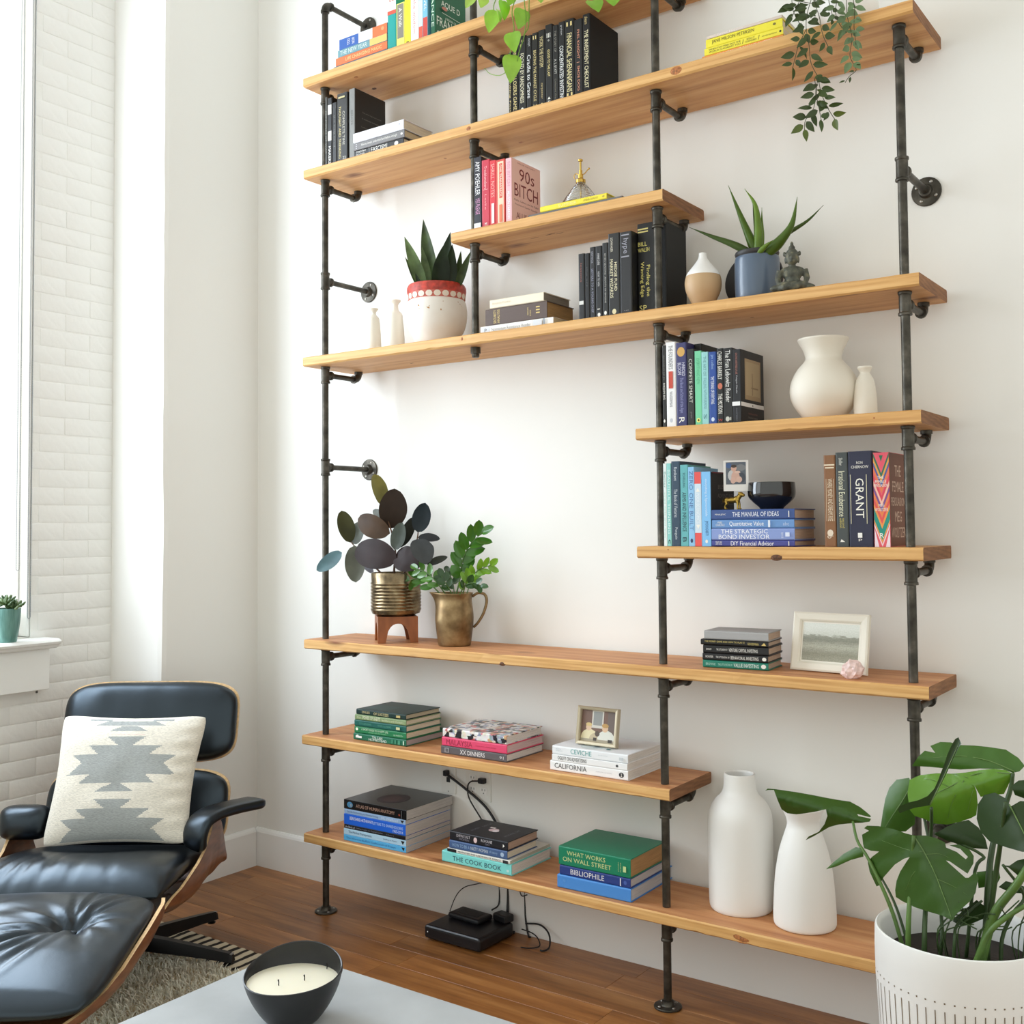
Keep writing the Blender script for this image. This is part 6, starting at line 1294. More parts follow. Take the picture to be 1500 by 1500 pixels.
# trailing ruscus in a white pot -----------------------------------------------
c3 = lambda x, y: (960+x/5, y/5)
rx = at(1242, 0, -.165).x
RU = thing('trailing_plant', 'trailing plant with small dark pointed leaves in a white bowl on the upper board', 'plant', (rx, -.165, SZ['B']+.0003))
bm = bmesh.new(); lathe(bm, wall_of([(.045, 0), (.058, .008), (.074, .035), (.080, .065), (.079, .085)], .005), 40); obj('pot', bm, whitecer, RU, True, 50)
bm = bmesh.new(); lathe(bm, [(0, .062), (.072, .062), (.072, .070), (0, .075)], 20); obj('soil', bm, M((48, 38, 30), .95), RU, True)
YR = -.315; rst = M((58, 62, 34), .6)
rc1 = leafm((60, 78, 34), .4, .12); rc2 = leafm((88, 104, 38), .4, .1); rc3 = leafm((104, 128, 88), .45, .1)
def strand(lst, y, start, mat_, n, ll=.036, lw=.0175, tipm=None):
    P0 = [at(*c3(*q), y) for q in lst]
    P = ([Vector((rx+(P0[0].x-rx)*.5, -.20, SZ['B']+.088)), Vector((P0[0].x, y+.015, SZ['B']+.08))] if start else [])+P0
    stem(RU, P, .0009, rst, 'strand'); Q = smoothpath(P0, 10)
    for i in range(n):
        f = (i+.5)/n; k = min(len(Q)-2, int(f*(len(Q)-1))); p = Q[k]; d = (Q[k+1]-Q[k]).normalized()
        sd = 1 if i % 2 else -1; lat = d.cross(tocam(p)).normalized()*sd
        if i == n-1: lat = lat*.1
        dr = (d*random.uniform(.3, .9)+lat+Vector((0, -.2*random.random(), random.uniform(-.2, .2)))).normalized(); l = ll*random.uniform(.6, 1.1)
        B = p+dr*.004; put_leaf(RU, *leaf_mesh(B, B+dr*l, lw*random.uniform(.7, 1.15), tocam(p, random.uniform(-.8, .8), random.uniform(-.4, .6)), lance, random.uniform(-.05, .08), .2, 7), tipm if (tipm and i >= n-2) else mat_)
strand([(1140, 0), (1110, 110), (1105, 210), (1125, 330), (1140, 460), (1190, 560)], YR, True, rc1, 15)
strand([(1190, 560), (1215, 680), (1262, 790), (1318, 880)], YR, False, rc1, 10, tipm=rc2)
strand([(1165, 570), (1175, 660), (1160, 790), (1100, 880), (1092, 950)], YR-.006, False, rc1, 11, tipm=rc2)
strand([(1190, 560), (1180, 690), (1200, 800), (1215, 880)], YR-.01, False, rc1, 8)
strand([(1105, 215), (1050, 330), (1020, 440), (1005, 500)], YR-.004, False, rc1, 7)
strand([(1160, 0), (1200, 120), (1225, 250), (1270, 350)], YR, True, rc1, 9)
strand([(1060, 0), (1030, 60), (1000, 130)], YR, True, rc1, 6)
strand([(1000, -20), (1010, 80), (1060, 180)], YR+.004, True, rc1, 6)
strand([(1400, 0), (1408, 130), (1440, 270), (1425, 400), (1450, 470)], YR+.012, True, rc3, 15, .032, .017)
strand([(1450, 470), (1470, 515), (1420, 560), (1390, 605)], YR+.012, False, rc1, 4, .016, .006)
strand([(1330, 0), (1320, 90), (1345, 170), (1400, 240)], YR+.012, True, rc3, 9, .03, .016)
strand([(1270, 0), (1290, 80), (1300, 150)], YR+.01, True, rc1, 6, .026, .012)
strand([(1450, 0), (1460, 60), (1455, 200), (1470, 330)], YR+.014, True, rc3, 9, .03, .016)

# succulent on the window stool ------------------------------------------------
SU = thing('succulent', 'small jade-like succulent in a teal pot on the window sill', 'plant', (-.888, -.925, .9724))
ks_ = scale_at((-.888, -.925, 1.03))
wide = .0445
bm = bmesh.new(); lathe(bm, wall_of(smoothprof([(wide*.68, 0), (wide*.74, .004), (wide*.9, .045), (wide, .085), (wide*1.02, .118)]), .004), 40)
teal, nt, b, N, L = nodes('teal_glaze'); tc = N('TexCoord'); n = N('TexNoise'); n.inputs['Scale'].default_value = 12; mp = N('Mapping'); mp.inputs['Scale'].default_value = (6, 6, .8); L(tc.outputs['Object'], mp.inputs[0]); L(mp.outputs[0], n.inputs['Vector'])
r_ = ramp(N, [(.3, (70, 116, 108)), (.7, (112, 156, 146))]); L(n.outputs['Fac'], r_.inputs['Fac']); L(r_.outputs['Color'], b.inputs['Base Color']); b.inputs['Roughness'].default_value = .35
obj('pot', bm, teal, SU, True, 50)
bm = bmesh.new(); lathe(bm, [(0, .100), (wide-.005, .100), (wide-.005, .106), (0, .110)], 20); obj('soil', bm, M((48, 38, 30), .95), SU, True)
gm = [leafm((86, 110, 66), .4), leafm((60, 84, 46), .4), leafm((112, 132, 92), .4)]
for r_i, (cx, cy, cz) in enumerate([(0, 0, .150), (.024, -.016, .140), (-.022, .018, .138), (.022, .024, .130), (-.024, -.022, .134), (.030, .004, .124)]):
    for k in range(11):
        a = k*2.4; e = .25+.95*k/11; d = Vector((math.cos(a)*math.cos(e), math.sin(a)*math.cos(e), math.sin(e))); l = .036-.014*k/11
        p0 = Vector((cx, cy, cz-.008)); P = [p0, p0+d*l*.35, p0+d*l*.72, p0+d*l*.93+Vector((0, 0, .003)), p0+d*l+Vector((0, 0, .005))]
        bm = bmesh.new(); tube(bm, P, [.0018, .0040, .0052, .0034, .0006], 7); obj('leaf', bm, gm[(k+r_i) % 3], SU, True)

# monstera -----------------------------------------------------------------
MC = (2.25, -.58, 0)
MO = thing('monstera', 'large monstera in a white planter with incised lines, at the right front', 'plant', MC)
Rr, zr = .173, .505
plm = M((236, 236, 233), .5, bump=.04, bscale=20, key='planter')
prf = [(0, .002), (Rr*.86, .002), (Rr*.885, .012), (Rr*.93, .15), (Rr*.972, .30), (Rr*1.0, .40), (Rr*1.005, .46), (Rr*1.0, zr-.008), (Rr*.992, zr-.002), (Rr*.975, zr), (Rr*.945, zr-.003), (Rr*.925, zr-.012), (Rr*.92, zr-.05), (Rr*.91, zr-.075), (0, zr-.075)]
bm = bmesh.new(); lathe(bm, prf, 72); obj('planter', bm, plm, MO, True, 40)
# incised strokes and dots round the planter
inc = M((118, 100, 78), .8); bm = bmesh.new(); nS = 58
def rad_at(z):
    for (a, b_), (c, d) in zip(prf[1:8], prf[2:9]):
        if b_ <= z <= d: return a+(c-a)*(z-b_)/(d-b_+1e-9)
    return Rr
for k in range(nS):
    a = 2*PI*k/nS
    for z0, z1, hw in ((.12, zr-.108, .0010), (zr-.0935, zr-.0903, .0016)):
        q = []
        for z, s_ in ((z0, -1), (z0, 1), (z1, 1), (z1, -1)):
            r_a = rad_at(z)+.0006; aa = a+s_*hw/r_a; q.append(bm.verts.new((r_a*math.cos(aa), r_a*math.sin(aa), z)))
        bm.faces.new(q)
o = obj('incised_lines', bm, inc, MO); o['kind'] = 'stuff'
bm = bmesh.new(); lathe(bm, [(0, zr-.0745), (Rr*.905, zr-.0745), (Rr*.90, zr-.064), (0, zr-.056)], 40); obj('soil', bm, M((44, 34, 26), .95, bump=.8, bscale=90), MO, True)
c9 = lambda x, y: (1100+x/3.75, 1050+y/3.75)
def mo(x, y, Y): return at(*c9(x, y), Y)
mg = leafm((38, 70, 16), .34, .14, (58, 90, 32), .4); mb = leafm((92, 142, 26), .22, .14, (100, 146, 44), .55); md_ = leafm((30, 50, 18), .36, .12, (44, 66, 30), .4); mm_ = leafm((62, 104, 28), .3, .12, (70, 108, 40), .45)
vein = leafm((112, 142, 78), .4)
def outline_leaf(pts, depth, m, rib=None, cuts=2, veinr=.0016, sides=()):
    """blade drawn by its measured margin; every point gets its own depth, so the blade is curved in space"""
    bm = bmesh.new(); vs = [bm.verts.new((x, y, 0)) for x, y in pts]
    es = [bm.edges.new((vs[k], vs[(k+1) % len(vs)])) for k in range(len(vs))]
    bmesh.ops.triangle_fill(bm, use_beauty=True, use_dissolve=False, edges=es)
    for _ in range(cuts): bmesh.ops.subdivide_edges(bm, edges=list(bm.edges), cuts=1, use_grid_fill=True)
    bmesh.ops.triangulate(bm, faces=bm.faces)
    for v in bm.verts: v.co = inv(MO, mo(v.co.x, v.co.y, depth(v.co.x, v.co.y)))
    o = obj('leaf', bm, m, MO, True)
    if rib:
        for q, lst in enumerate([rib]+list(sides)):
            P = smoothpath([inv(MO, mo(x, y, depth(x, y)-.0012)) for x, y in lst], 5); bm = bmesh.new()
            tube(bm, P, [(veinr if q == 0 else veinr*.45)*(1-.7*i/(len(P)-1)) for i in range(len(P))], 6); obj('midrib' if q == 0 else 'vein', bm, vein, o, True)
    return o
def dline(p, q, y0, y1, k, pw=1.3, rip=.0):
    """depth that falls away (k > 0: to the wall) on both sides of the midrib p-q"""
    (ax, ay), (bx_, by_) = p, q; L_ = math.hypot(bx_-ax, by_-ay)
    def f(x, y):
        t = ((x-ax)*(bx_-ax)+(y-ay)*(by_-ay))/L_**2; d = abs((x-ax)*(by_-ay)-(y-ay)*(bx_-ax))/L_
        return y0+(y1-y0)*t+k*(d/100)**pw+rip*math.sin(t*24)*min(1, d/60)
    return f
# the leaves, back to front: margins read in the measured crop, each leaf at its own depth
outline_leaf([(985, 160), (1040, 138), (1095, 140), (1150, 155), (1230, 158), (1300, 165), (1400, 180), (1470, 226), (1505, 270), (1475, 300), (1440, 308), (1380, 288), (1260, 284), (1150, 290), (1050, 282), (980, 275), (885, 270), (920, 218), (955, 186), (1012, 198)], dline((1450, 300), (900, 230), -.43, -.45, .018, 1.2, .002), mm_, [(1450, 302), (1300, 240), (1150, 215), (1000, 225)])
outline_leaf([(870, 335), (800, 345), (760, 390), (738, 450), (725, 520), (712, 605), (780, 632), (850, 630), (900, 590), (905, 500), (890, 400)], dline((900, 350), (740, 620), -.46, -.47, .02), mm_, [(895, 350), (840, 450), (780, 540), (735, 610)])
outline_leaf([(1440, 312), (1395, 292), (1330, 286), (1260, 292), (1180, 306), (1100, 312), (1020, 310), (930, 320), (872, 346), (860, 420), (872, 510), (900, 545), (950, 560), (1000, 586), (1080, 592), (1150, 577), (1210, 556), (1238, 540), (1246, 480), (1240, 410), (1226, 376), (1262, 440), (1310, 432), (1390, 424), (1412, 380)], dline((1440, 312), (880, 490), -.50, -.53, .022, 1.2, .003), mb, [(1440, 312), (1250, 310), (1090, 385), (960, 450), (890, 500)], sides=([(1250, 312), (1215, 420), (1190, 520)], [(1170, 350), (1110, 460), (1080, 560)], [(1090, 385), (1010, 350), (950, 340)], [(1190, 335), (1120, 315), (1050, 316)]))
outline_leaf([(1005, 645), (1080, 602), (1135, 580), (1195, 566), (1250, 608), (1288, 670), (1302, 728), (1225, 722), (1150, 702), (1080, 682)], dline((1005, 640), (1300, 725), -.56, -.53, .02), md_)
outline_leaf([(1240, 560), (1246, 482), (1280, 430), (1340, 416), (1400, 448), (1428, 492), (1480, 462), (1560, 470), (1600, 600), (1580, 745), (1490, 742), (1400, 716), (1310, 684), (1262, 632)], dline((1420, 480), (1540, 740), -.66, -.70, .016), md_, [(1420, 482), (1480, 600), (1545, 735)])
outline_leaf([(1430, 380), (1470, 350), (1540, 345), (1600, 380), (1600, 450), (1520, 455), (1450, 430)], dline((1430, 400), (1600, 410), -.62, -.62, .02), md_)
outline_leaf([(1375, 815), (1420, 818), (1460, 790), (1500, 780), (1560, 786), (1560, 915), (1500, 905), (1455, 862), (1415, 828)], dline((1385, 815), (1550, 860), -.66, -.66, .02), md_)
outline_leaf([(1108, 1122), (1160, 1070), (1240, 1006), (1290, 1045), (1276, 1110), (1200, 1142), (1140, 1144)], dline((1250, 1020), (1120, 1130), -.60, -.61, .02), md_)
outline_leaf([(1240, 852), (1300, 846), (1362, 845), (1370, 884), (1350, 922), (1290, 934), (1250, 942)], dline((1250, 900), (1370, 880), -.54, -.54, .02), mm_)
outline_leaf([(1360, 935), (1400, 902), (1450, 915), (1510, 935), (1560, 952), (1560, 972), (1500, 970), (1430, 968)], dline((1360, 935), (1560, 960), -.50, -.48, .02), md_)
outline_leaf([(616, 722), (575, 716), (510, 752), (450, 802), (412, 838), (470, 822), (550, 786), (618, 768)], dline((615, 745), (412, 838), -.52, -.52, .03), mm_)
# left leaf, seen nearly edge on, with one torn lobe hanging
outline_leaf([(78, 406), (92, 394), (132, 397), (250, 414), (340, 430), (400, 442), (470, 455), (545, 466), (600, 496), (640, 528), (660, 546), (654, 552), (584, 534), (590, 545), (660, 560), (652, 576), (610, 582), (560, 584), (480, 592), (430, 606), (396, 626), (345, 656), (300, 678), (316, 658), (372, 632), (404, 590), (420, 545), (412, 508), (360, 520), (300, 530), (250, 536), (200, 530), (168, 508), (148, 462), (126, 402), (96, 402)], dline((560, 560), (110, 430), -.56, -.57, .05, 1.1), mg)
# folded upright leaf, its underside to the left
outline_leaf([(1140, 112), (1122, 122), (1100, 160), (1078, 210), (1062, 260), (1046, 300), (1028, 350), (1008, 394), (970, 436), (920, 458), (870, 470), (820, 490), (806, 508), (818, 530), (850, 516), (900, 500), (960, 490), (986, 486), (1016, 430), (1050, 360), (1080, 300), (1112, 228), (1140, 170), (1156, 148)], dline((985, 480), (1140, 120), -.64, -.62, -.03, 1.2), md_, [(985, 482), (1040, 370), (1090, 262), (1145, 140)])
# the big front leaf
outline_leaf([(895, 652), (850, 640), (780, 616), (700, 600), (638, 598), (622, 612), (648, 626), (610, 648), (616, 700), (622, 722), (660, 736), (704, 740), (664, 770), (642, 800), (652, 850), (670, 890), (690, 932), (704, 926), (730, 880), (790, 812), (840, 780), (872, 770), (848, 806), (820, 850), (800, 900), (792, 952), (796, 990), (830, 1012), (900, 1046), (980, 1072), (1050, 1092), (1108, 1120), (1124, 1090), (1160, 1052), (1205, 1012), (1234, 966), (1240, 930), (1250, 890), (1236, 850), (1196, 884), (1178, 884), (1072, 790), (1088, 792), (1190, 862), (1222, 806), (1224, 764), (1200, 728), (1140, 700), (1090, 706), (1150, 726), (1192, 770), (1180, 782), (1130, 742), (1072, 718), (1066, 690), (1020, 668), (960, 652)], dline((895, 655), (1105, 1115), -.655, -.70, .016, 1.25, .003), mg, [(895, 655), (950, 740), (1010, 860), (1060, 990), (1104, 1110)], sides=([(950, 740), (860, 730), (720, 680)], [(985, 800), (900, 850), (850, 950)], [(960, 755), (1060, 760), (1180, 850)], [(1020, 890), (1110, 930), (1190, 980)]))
sg = leafm((92, 124, 58), .4); sgd = leafm((60, 82, 44), .4)
zs = zr-.062
def pet(lst, r, m=sg): 
    P = [mo(x, y, Y) for x, y, Y in lst]; P[0] = Vector((min(max(P[0].x, 2.25-.14), 2.25+.13), min(max(P[0].y, -.70), -.47), zs)); stem(MO, P, r, m, 'petiole')
pet([(850, 1230, -.64), (780, 1080, -.63), (705, 900, -.62), (640, 770, -.60), (585, 680, -.58), (560, 575, -.56)], (.0048, .003))
pet([(880, 1220, -.62), (800, 1050, -.60), (720, 890, -.57), (612, 722, -.52)], (.0036, .002), sgd)
pet([(862, 1250, -.66), (866, 1120, -.66), (880, 900, -.64), (895, 655, -.66)], (.0062, .004))
pet([(950, 1270, -.66), (955, 1150, -.65), (970, 900, -.60), (990, 640, -.58), (992, 500, -.62)], (.0060, .0035), sgd)
pet([(1030, 1290, -.64), (1050, 1180, -.63), (1020, 900, -.56), (905, 330, -.44)], (.0045, .003), sgd)
pet([(1290, 1280, -.58), (1300, 1000, -.56), (1330, 700, -.52), (1420, 420, -.50), (1440, 310, -.50)], (.0085, .004), sgd)
pet([(1240, 1300, -.66), (1330, 1100, -.66), (1460, 920, -.66), (1600, 700, -.66)], (.0105, .007))
pet([(1270, 1280, -.62), (1340, 900, -.62), (1370, 700, -.64), (1400, 470, -.68)], (.0065, .004), sgd)
pet([(1180, 1280, -.58), (1230, 850, -.56), (1270, 760, -.54), (1010, 640, -.54)], (.004, .003), sgd)
pet([(1200, 1310, -.68), (1300, 1200, -.69), (1420, 1090, -.68), (1560, 1010, -.66)], (.0072, .004))
pet([(1110, 1290, -.66), (1120, 1220, -.66), (1130, 1150, -.64), (1200, 1070, -.62), (1270, 1010, -.60)], (.004, .0025), sgd)
pet([(1370, 1290, -.64), (1380, 1220, -.63), (1440, 1080, -.62), (1500, 980, -.60), (1385, 815, -.66)], (.0045, .003), sgd)
random.seed(11)
for k in range(14):
    x0 = random.uniform(980, 1480); P = [(x0, 1290, random.uniform(-.69, -.6)), (x0+random.uniform(-20, 60), 1200+random.uniform(-40, 40), -.66), (x0+random.uniform(20, 160), 1090+random.uniform(-60, 80), -.66), (x0+random.uniform(60, 230), 1040+random.uniform(-40, 180), -.68)]
    P_ = [mo(*q) for q in P]; P_[0] = Vector((min(max(P_[0].x, 2.12), 2.37), P_[0].y+.02, zs)); stem(MO, P_, .0014, sgd, 'aerial_root')
# ---------------------------------------------------------------- lounge chair and ottoman
CHP = (-.245, -.918, 0)
leather, nt, b, N, L = nodes('black_leather'); tc = N('TexCoord')
n = N('TexNoise'); n.inputs['Scale'].default_value = 260; n.inputs['Detail'].default_value = 3; L(tc.outputs['Object'], n.inputs['Vector'])
n2 = N('TexNoise'); n2.inputs['Scale'].default_value = 9; n2.inputs['Detail'].default_value = 4; n2.inputs['Distortion'].default_value = 1.2; L(tc.outputs['Object'], n2.inputs['Vector'])
bp = N('Bump'); bp.inputs['Strength'].default_value = .10; bp.inputs['Distance'].default_value = .001; L(n.outputs['Fac'], bp.inputs['Height'])
bp2 = N('Bump'); bp2.inputs['Strength'].default_value = .08; bp2.inputs['Distance'].default_value = .01; L(n2.outputs['Fac'], bp2.inputs['Height']); L(bp.outputs['Normal'], bp2.inputs['Normal']); L(bp2.outputs['Normal'], b.inputs['Normal'])
b.inputs['Base Color'].default_value = lin((10, 10, 13)); b.inputs['Roughness'].default_value = .33; b.inputs['Specular IOR Level'].default_value = .8; b.inputs['Specular Tint'].default_value = (.66, .84, 1, 1)  # bluish specular tint puts the window's cool sheen into the leather
veneer = wood('walnut_veneer', [(.3, (92, 52, 30)), (.55, (128, 76, 46)), (.8, (156, 98, 62))], (3, 3, 16), .32, 4, False)
plyedge = M((222, 186, 136), .5, var=.08, vscale=90)
blackmetal = M((20, 20, 22), .35, .4)
alu = M((150, 150, 150), .3, .9)
CH = thing('lounge_chair', 'black leather lounge chair with moulded walnut shells, a cushion on its seat', 'chair', CHP, YAW)
def puff(W, H, T, nu=36, nv=28, corner=.55, p=3.2, back=.25, crease=None):
    """leather pad in the x-z plane, bulging to -y; flat behind"""
    def P(s, t, side):
        x = s*math.sqrt(max(0, 1-corner*t*t*t*t*.5*abs(s)**2)); z = t*math.sqrt(max(0, 1-corner*s*s*s*s*.5*abs(t)**2))
        d = (max(0, 1-abs(s)**p)*max(0, 1-abs(t)**p))**.42
        c = crease(s, t) if crease else 0
        return Vector((x*W/2, (-T*d-c*d) if side == 0 else T*back*d, z*H/2))
    def sp(k, n): return math.sin(PI*(k/n-.5))
    V = []; F = []
    for side in (0, 1):
        n0 = len(V)
        V += [P(sp(i, nu), sp(j, nv), side) for j in range(nv+1) for i in range(nu+1)]
        for j in range(nv):
            for i in range(nu):
                a = n0+j*(nu+1)+i; f = (a, a+1, a+nu+2, a+nu+1); F.append(f if side == 0 else tuple(reversed(f)))
    return V, F
def add_pad(name, parent, c, W, H, T, tilt, crease=None, **kw):
    V, F = puff(W, H, T, crease=crease, **kw); R = Matrix.Translation(Vector(c))@Matrix.Rotation(-tilt, 4, 'X')
    bm = bmesh.new(); vs = [bm.verts.new(R@v) for v in V]
    for f in F:
        try: bm.faces.new([vs[k] for k in f])
        except ValueError: pass
    bmesh.ops.remove_doubles(bm, verts=bm.verts, dist=1e-5)
    return obj(name, bm, leather, parent, True)
def add_shell(name, parent, c, W, H, tilt, curve=.05, T=.014):
    """moulded plywood panel behind a pad, curved round a vertical axis; light edge"""
    R = Matrix.Translation(Vector(c))@Matrix.Rotation(-tilt, 4, 'X'); n = 64
    rim = []
    for k in range(n):
        a = 2*PI*k/n; ca, sa = math.cos(a), math.sin(a)
        x = W/2*math.copysign(abs(ca)**.42, ca); z = H/2*math.copysign(abs(sa)**.42, sa); rim.append((x, z))
    bm = bmesh.new(); layers = []
    def y(x): return -curve*(2*x/W)**2
    for off in (0, T):
        rings = []
        for f in (1, .95, .75, .5, .25): rings.append([bm.verts.new(R@Vector((x*f, y(x*f)+off, z*f))) for x, z in rim])
        cc = bm.verts.new(R@Vector((0, off, 0)))
        for q, (a, b_) in enumerate(zip(rings, rings[1:])):
            for k in range(n): bm.faces.new((a[k], a[(k+1) % n], b_[(k+1) % n], b_[k])).material_index = 1 if (q == 0 and off == 0) else 0
        for k in range(n): bm.faces.new((rings[-1][k], rings[-1][(k+1) % n], cc))
        layers.append(rings[0])
    for k in range(n): bm.faces.new((layers[0][k], layers[0][(k+1) % n], layers[1][(k+1) % n], layers[1][k])).material_index = 1
    return obj(name, bm, [veneer, plyedge], parent, True, 40)
def wr(k):   # vertical wrinkles on pads
    def f(s, t): return .004*math.exp(-((s-.45-.15*t)/.03)**2)*max(0, t)*-1+.003*nz(s*6+k, t*1.2, k)
    return f
th = math.atan2(.08, .25)
add_shell('headrest_shell', CH, (-.004, .344, .692), .611, .284, th, .006)
add_pad('headrest_cushion', CH, (-.004, .332, .692), .606, .278, .055, th, wr(1.3))
add_shell('back_shell', CH, (.004, .188, .430), .614, .262, .33, .006)
add_pad('back_cushion', CH, (.004, .177, .430), .609, .258, .05, .33, wr(4.1))
for sx in (-1, 1):
    bm = bmesh.new(); tube(bm, smoothpath([(sx*.10, .225, .38), (sx*.10, .262, .46), (sx*.10, .315, .54), (sx*.10, .372, .64), (sx*.10, .392, .70)], 4), .011, 10); obj('back_brace', bm, blackmetal, CH, True)
# seat shell: bucket whose sides rise to carry the arms
def lerp_tab(tab, x):
    if x <= tab[0][0]: return tab[0][1]
    for (a, b_), (c, d) in zip(tab, tab[1:]):
        if x <= c: return b_+(d-b_)*(x-a)/(c-a)
    return tab[-1][1]
ZT = [(-.41, .292), (-.36, .310), (-.25, .330), (-.16, .350), (-.10, .372), (-.05, .410), (-.025, .438), (.035, .440), (.075, .405), (.11, .34), (.14, .285)]
ZB = [(-.41, .278), (-.30, .234), (-.15, .204), (0, .190), (.08, .200), (.14, .25)]
WX = [(-.41, .290), (-.30, .308), (-.1, .318), (.05, .322), (.125, .318)]
def bucket(parent, name, y0, y1, ZT, ZB, WX, cx=0, T=.009, nu=44, ny=46, mat_=None):
    bm = bmesh.new(); L_ = []
    for off in (0, 1):
        rows = []
        for j in range(ny+1):
            y = y0+(y1-y0)*j/ny; zt, zb, w = lerp_tab(ZT, y), lerp_tab(ZB, y), lerp_tab(WX, y)
            row_ = []
            for i in range(nu+1):
                ph = -PI/2+PI*i/nu; s_, c_ = math.sin(ph), math.cos(ph)
                x = math.copysign(abs(s_)**.55, s_)*(w-T*off); z = zb+T*off*(1 if abs(s_) < .8 else .0)+(zt-zb-T*off*(1 if abs(s_) < .8 else 0))*(1-abs(c_)**.5)
                row_.append(bm.verts.new((cx+x, y, z)))
            rows.append(row_)
        for a, b_ in zip(rows, rows[1:]):
            for i in range(nu): bm.faces.new((a[i], a[i+1], b_[i+1], b_[i]))
        L_.append(rows)
    o_, i_ = L_
    def rimf(A, B): 
        for k in range(len(A)-1): bm.faces.new((A[k], A[k+1], B[k+1], B[k])).material_index = 1
    rimf(o_[0], i_[0]); rimf(o_[-1], i_[-1]); rimf([r[0] for r in o_], [r[0] for r in i_]); rimf([r[-1] for r in o_], [r[-1] for r in i_])
    return obj(name, bm, [veneer, plyedge], parent, True, 40)
bucket(CH, 'seat_shell', -.41, .14, ZT, ZB, WX)
# seat cushion
def slabcushion(name, parent, x0, x1, y0, y1, top, bot, rc=.07, dimple=None, nu=60, nv=48, bulge=.035, edge=.5):
    """upholstered pad: rounded-rectangle plan, crowned top, rolled edges; top/bot are functions of (x, y)"""
    def sp(k, n): return math.sin(PI*(k/n-.5))
    cx, cy, hx, hy = (x0+x1)/2, (y0+y1)/2, (x1-x0)/2, (y1-y0)/2
    V = []; F = []
    for side in (0, 1):
        n0 = len(V)
        for j in range(nv+1):
            for i in range(nu+1):
                s, t = sp(i, nu), sp(j, nv); k = rc
                xx = s*math.sqrt(1-k*t**4*abs(s)**2); yy = t*math.sqrt(1-k*s**4*abs(t)**2)
                x, y = cx+xx*hx, cy+yy*hy
                d = (max(0, 1-abs(s)**4)*max(0, 1-abs(t)**4))**.38
                zm = (top(x, y)+bot(x, y))/2
                z = zm+(top(x, y)-zm)*d if side == 0 else zm-(zm-bot(x, y))*d
                if side == 0 and dimple: z += dimple(x, y)*d
                V.append(Vector((x, y, z)))
        for j in range(nv):
            for i in range(nu):
                a = n0+j*(nu+1)+i; f = (a, a+1, a+nu+2, a+nu+1); F.append(f if side == 0 else tuple(reversed(f)))
    bm = bmesh.new(); vs = [bm.verts.new(v) for v in V]
    for f in F:
        try: bm.faces.new([vs[k] for k in f])
        except ValueError: pass
    bmesh.ops.remove_doubles(bm, verts=bm.verts, dist=1e-5)
    return obj(name, bm, leather, parent, True)
def seatdim(x, y):
    d = -.020*math.exp(-((x/.16)**2+((y+.10)/.10)**2))
    for x0, sl, am in ((-.12, .25, .009), (-.06, .1, .011), (-.155, .35, .007), (-.20, .3, .006), (.02, .05, .005), (.10, -.3, .004)): d += -am*math.exp(-((x-x0-sl*(y+.30))/.008)**2)*math.exp(-((y+.33)/.09)**2)
    return d+.001*nz(x*9, y*5)
slabcushion('seat_cushion', CH, -.292, .292, -.435, .10, lambda x, y: .412-.035*max(0, (y+.30)/.25)**1.5-.05*max(0, (-y-.31)/.12)**2, lambda x, y: max(.30-.05*max(0, y+.1), .285)-.0, .12, seatdim)
# arms
def armpad(sx):
    P = smoothpath([(sx*.288, -.118, .385), (sx*.292, -.126, .425), (sx*.304, -.110, .462), (sx*.328, -.065, .476), (sx*.365, .01, .474), (sx*.400, .075, .468), (sx*.425, .120, .464)], 5)
    bm = bmesh.new(); rings = []; n = len(P)
    for i, p in enumerate(P):
        t = (P[min(i+1, n-1)]-P[max(i-1, 0)]).normalized(); w = Vector((sx*.85, -.5, 0)).normalized(); w = (w-t*w.dot(t)).normalized(); u = t.cross(w)
        e = min(1, .62+.7*min(i, n-1-i)/3); hw, hh = .045*e**.5, .0175*e**.6
        rings.append([bm.verts.new(p+w*(math.copysign(abs(math.cos(a))**.5, math.cos(a))*hw)+u*(math.copysign(abs(math.sin(a))**.6, math.sin(a))*hh)) for a in [2*PI*k/16 for k in range(16)]])
    for a, b_ in zip(rings, rings[1:]):
        for k in range(16): bm.faces.new((a[k], a[(k+1) % 16], b_[(k+1) % 16], b_[k]))
    bm.faces.new(rings[0]); bm.faces.new(rings[-1])
    return obj('armrest', bm, leather, CH, True, 60)
armpad(1)
# left arm: seen from the front as a broad pad
P_ = bmesh.new()
V, F = puff(.15, .105, .06, 24, 20, .6, 2.6, 1.0)
R = Matrix.Translation((-.262, -.06, .452))@Matrix.Rotation(-.1, 4, 'X')
vs = [P_.verts.new(R@v) for v in V]
for f in F:
    try: P_.faces.new([vs[k] for k in f])
    except ValueError: pass
bmesh.ops.remove_doubles(P_, verts=P_.verts, dist=1e-5); obj('armrest', P_, leather, CH, True)
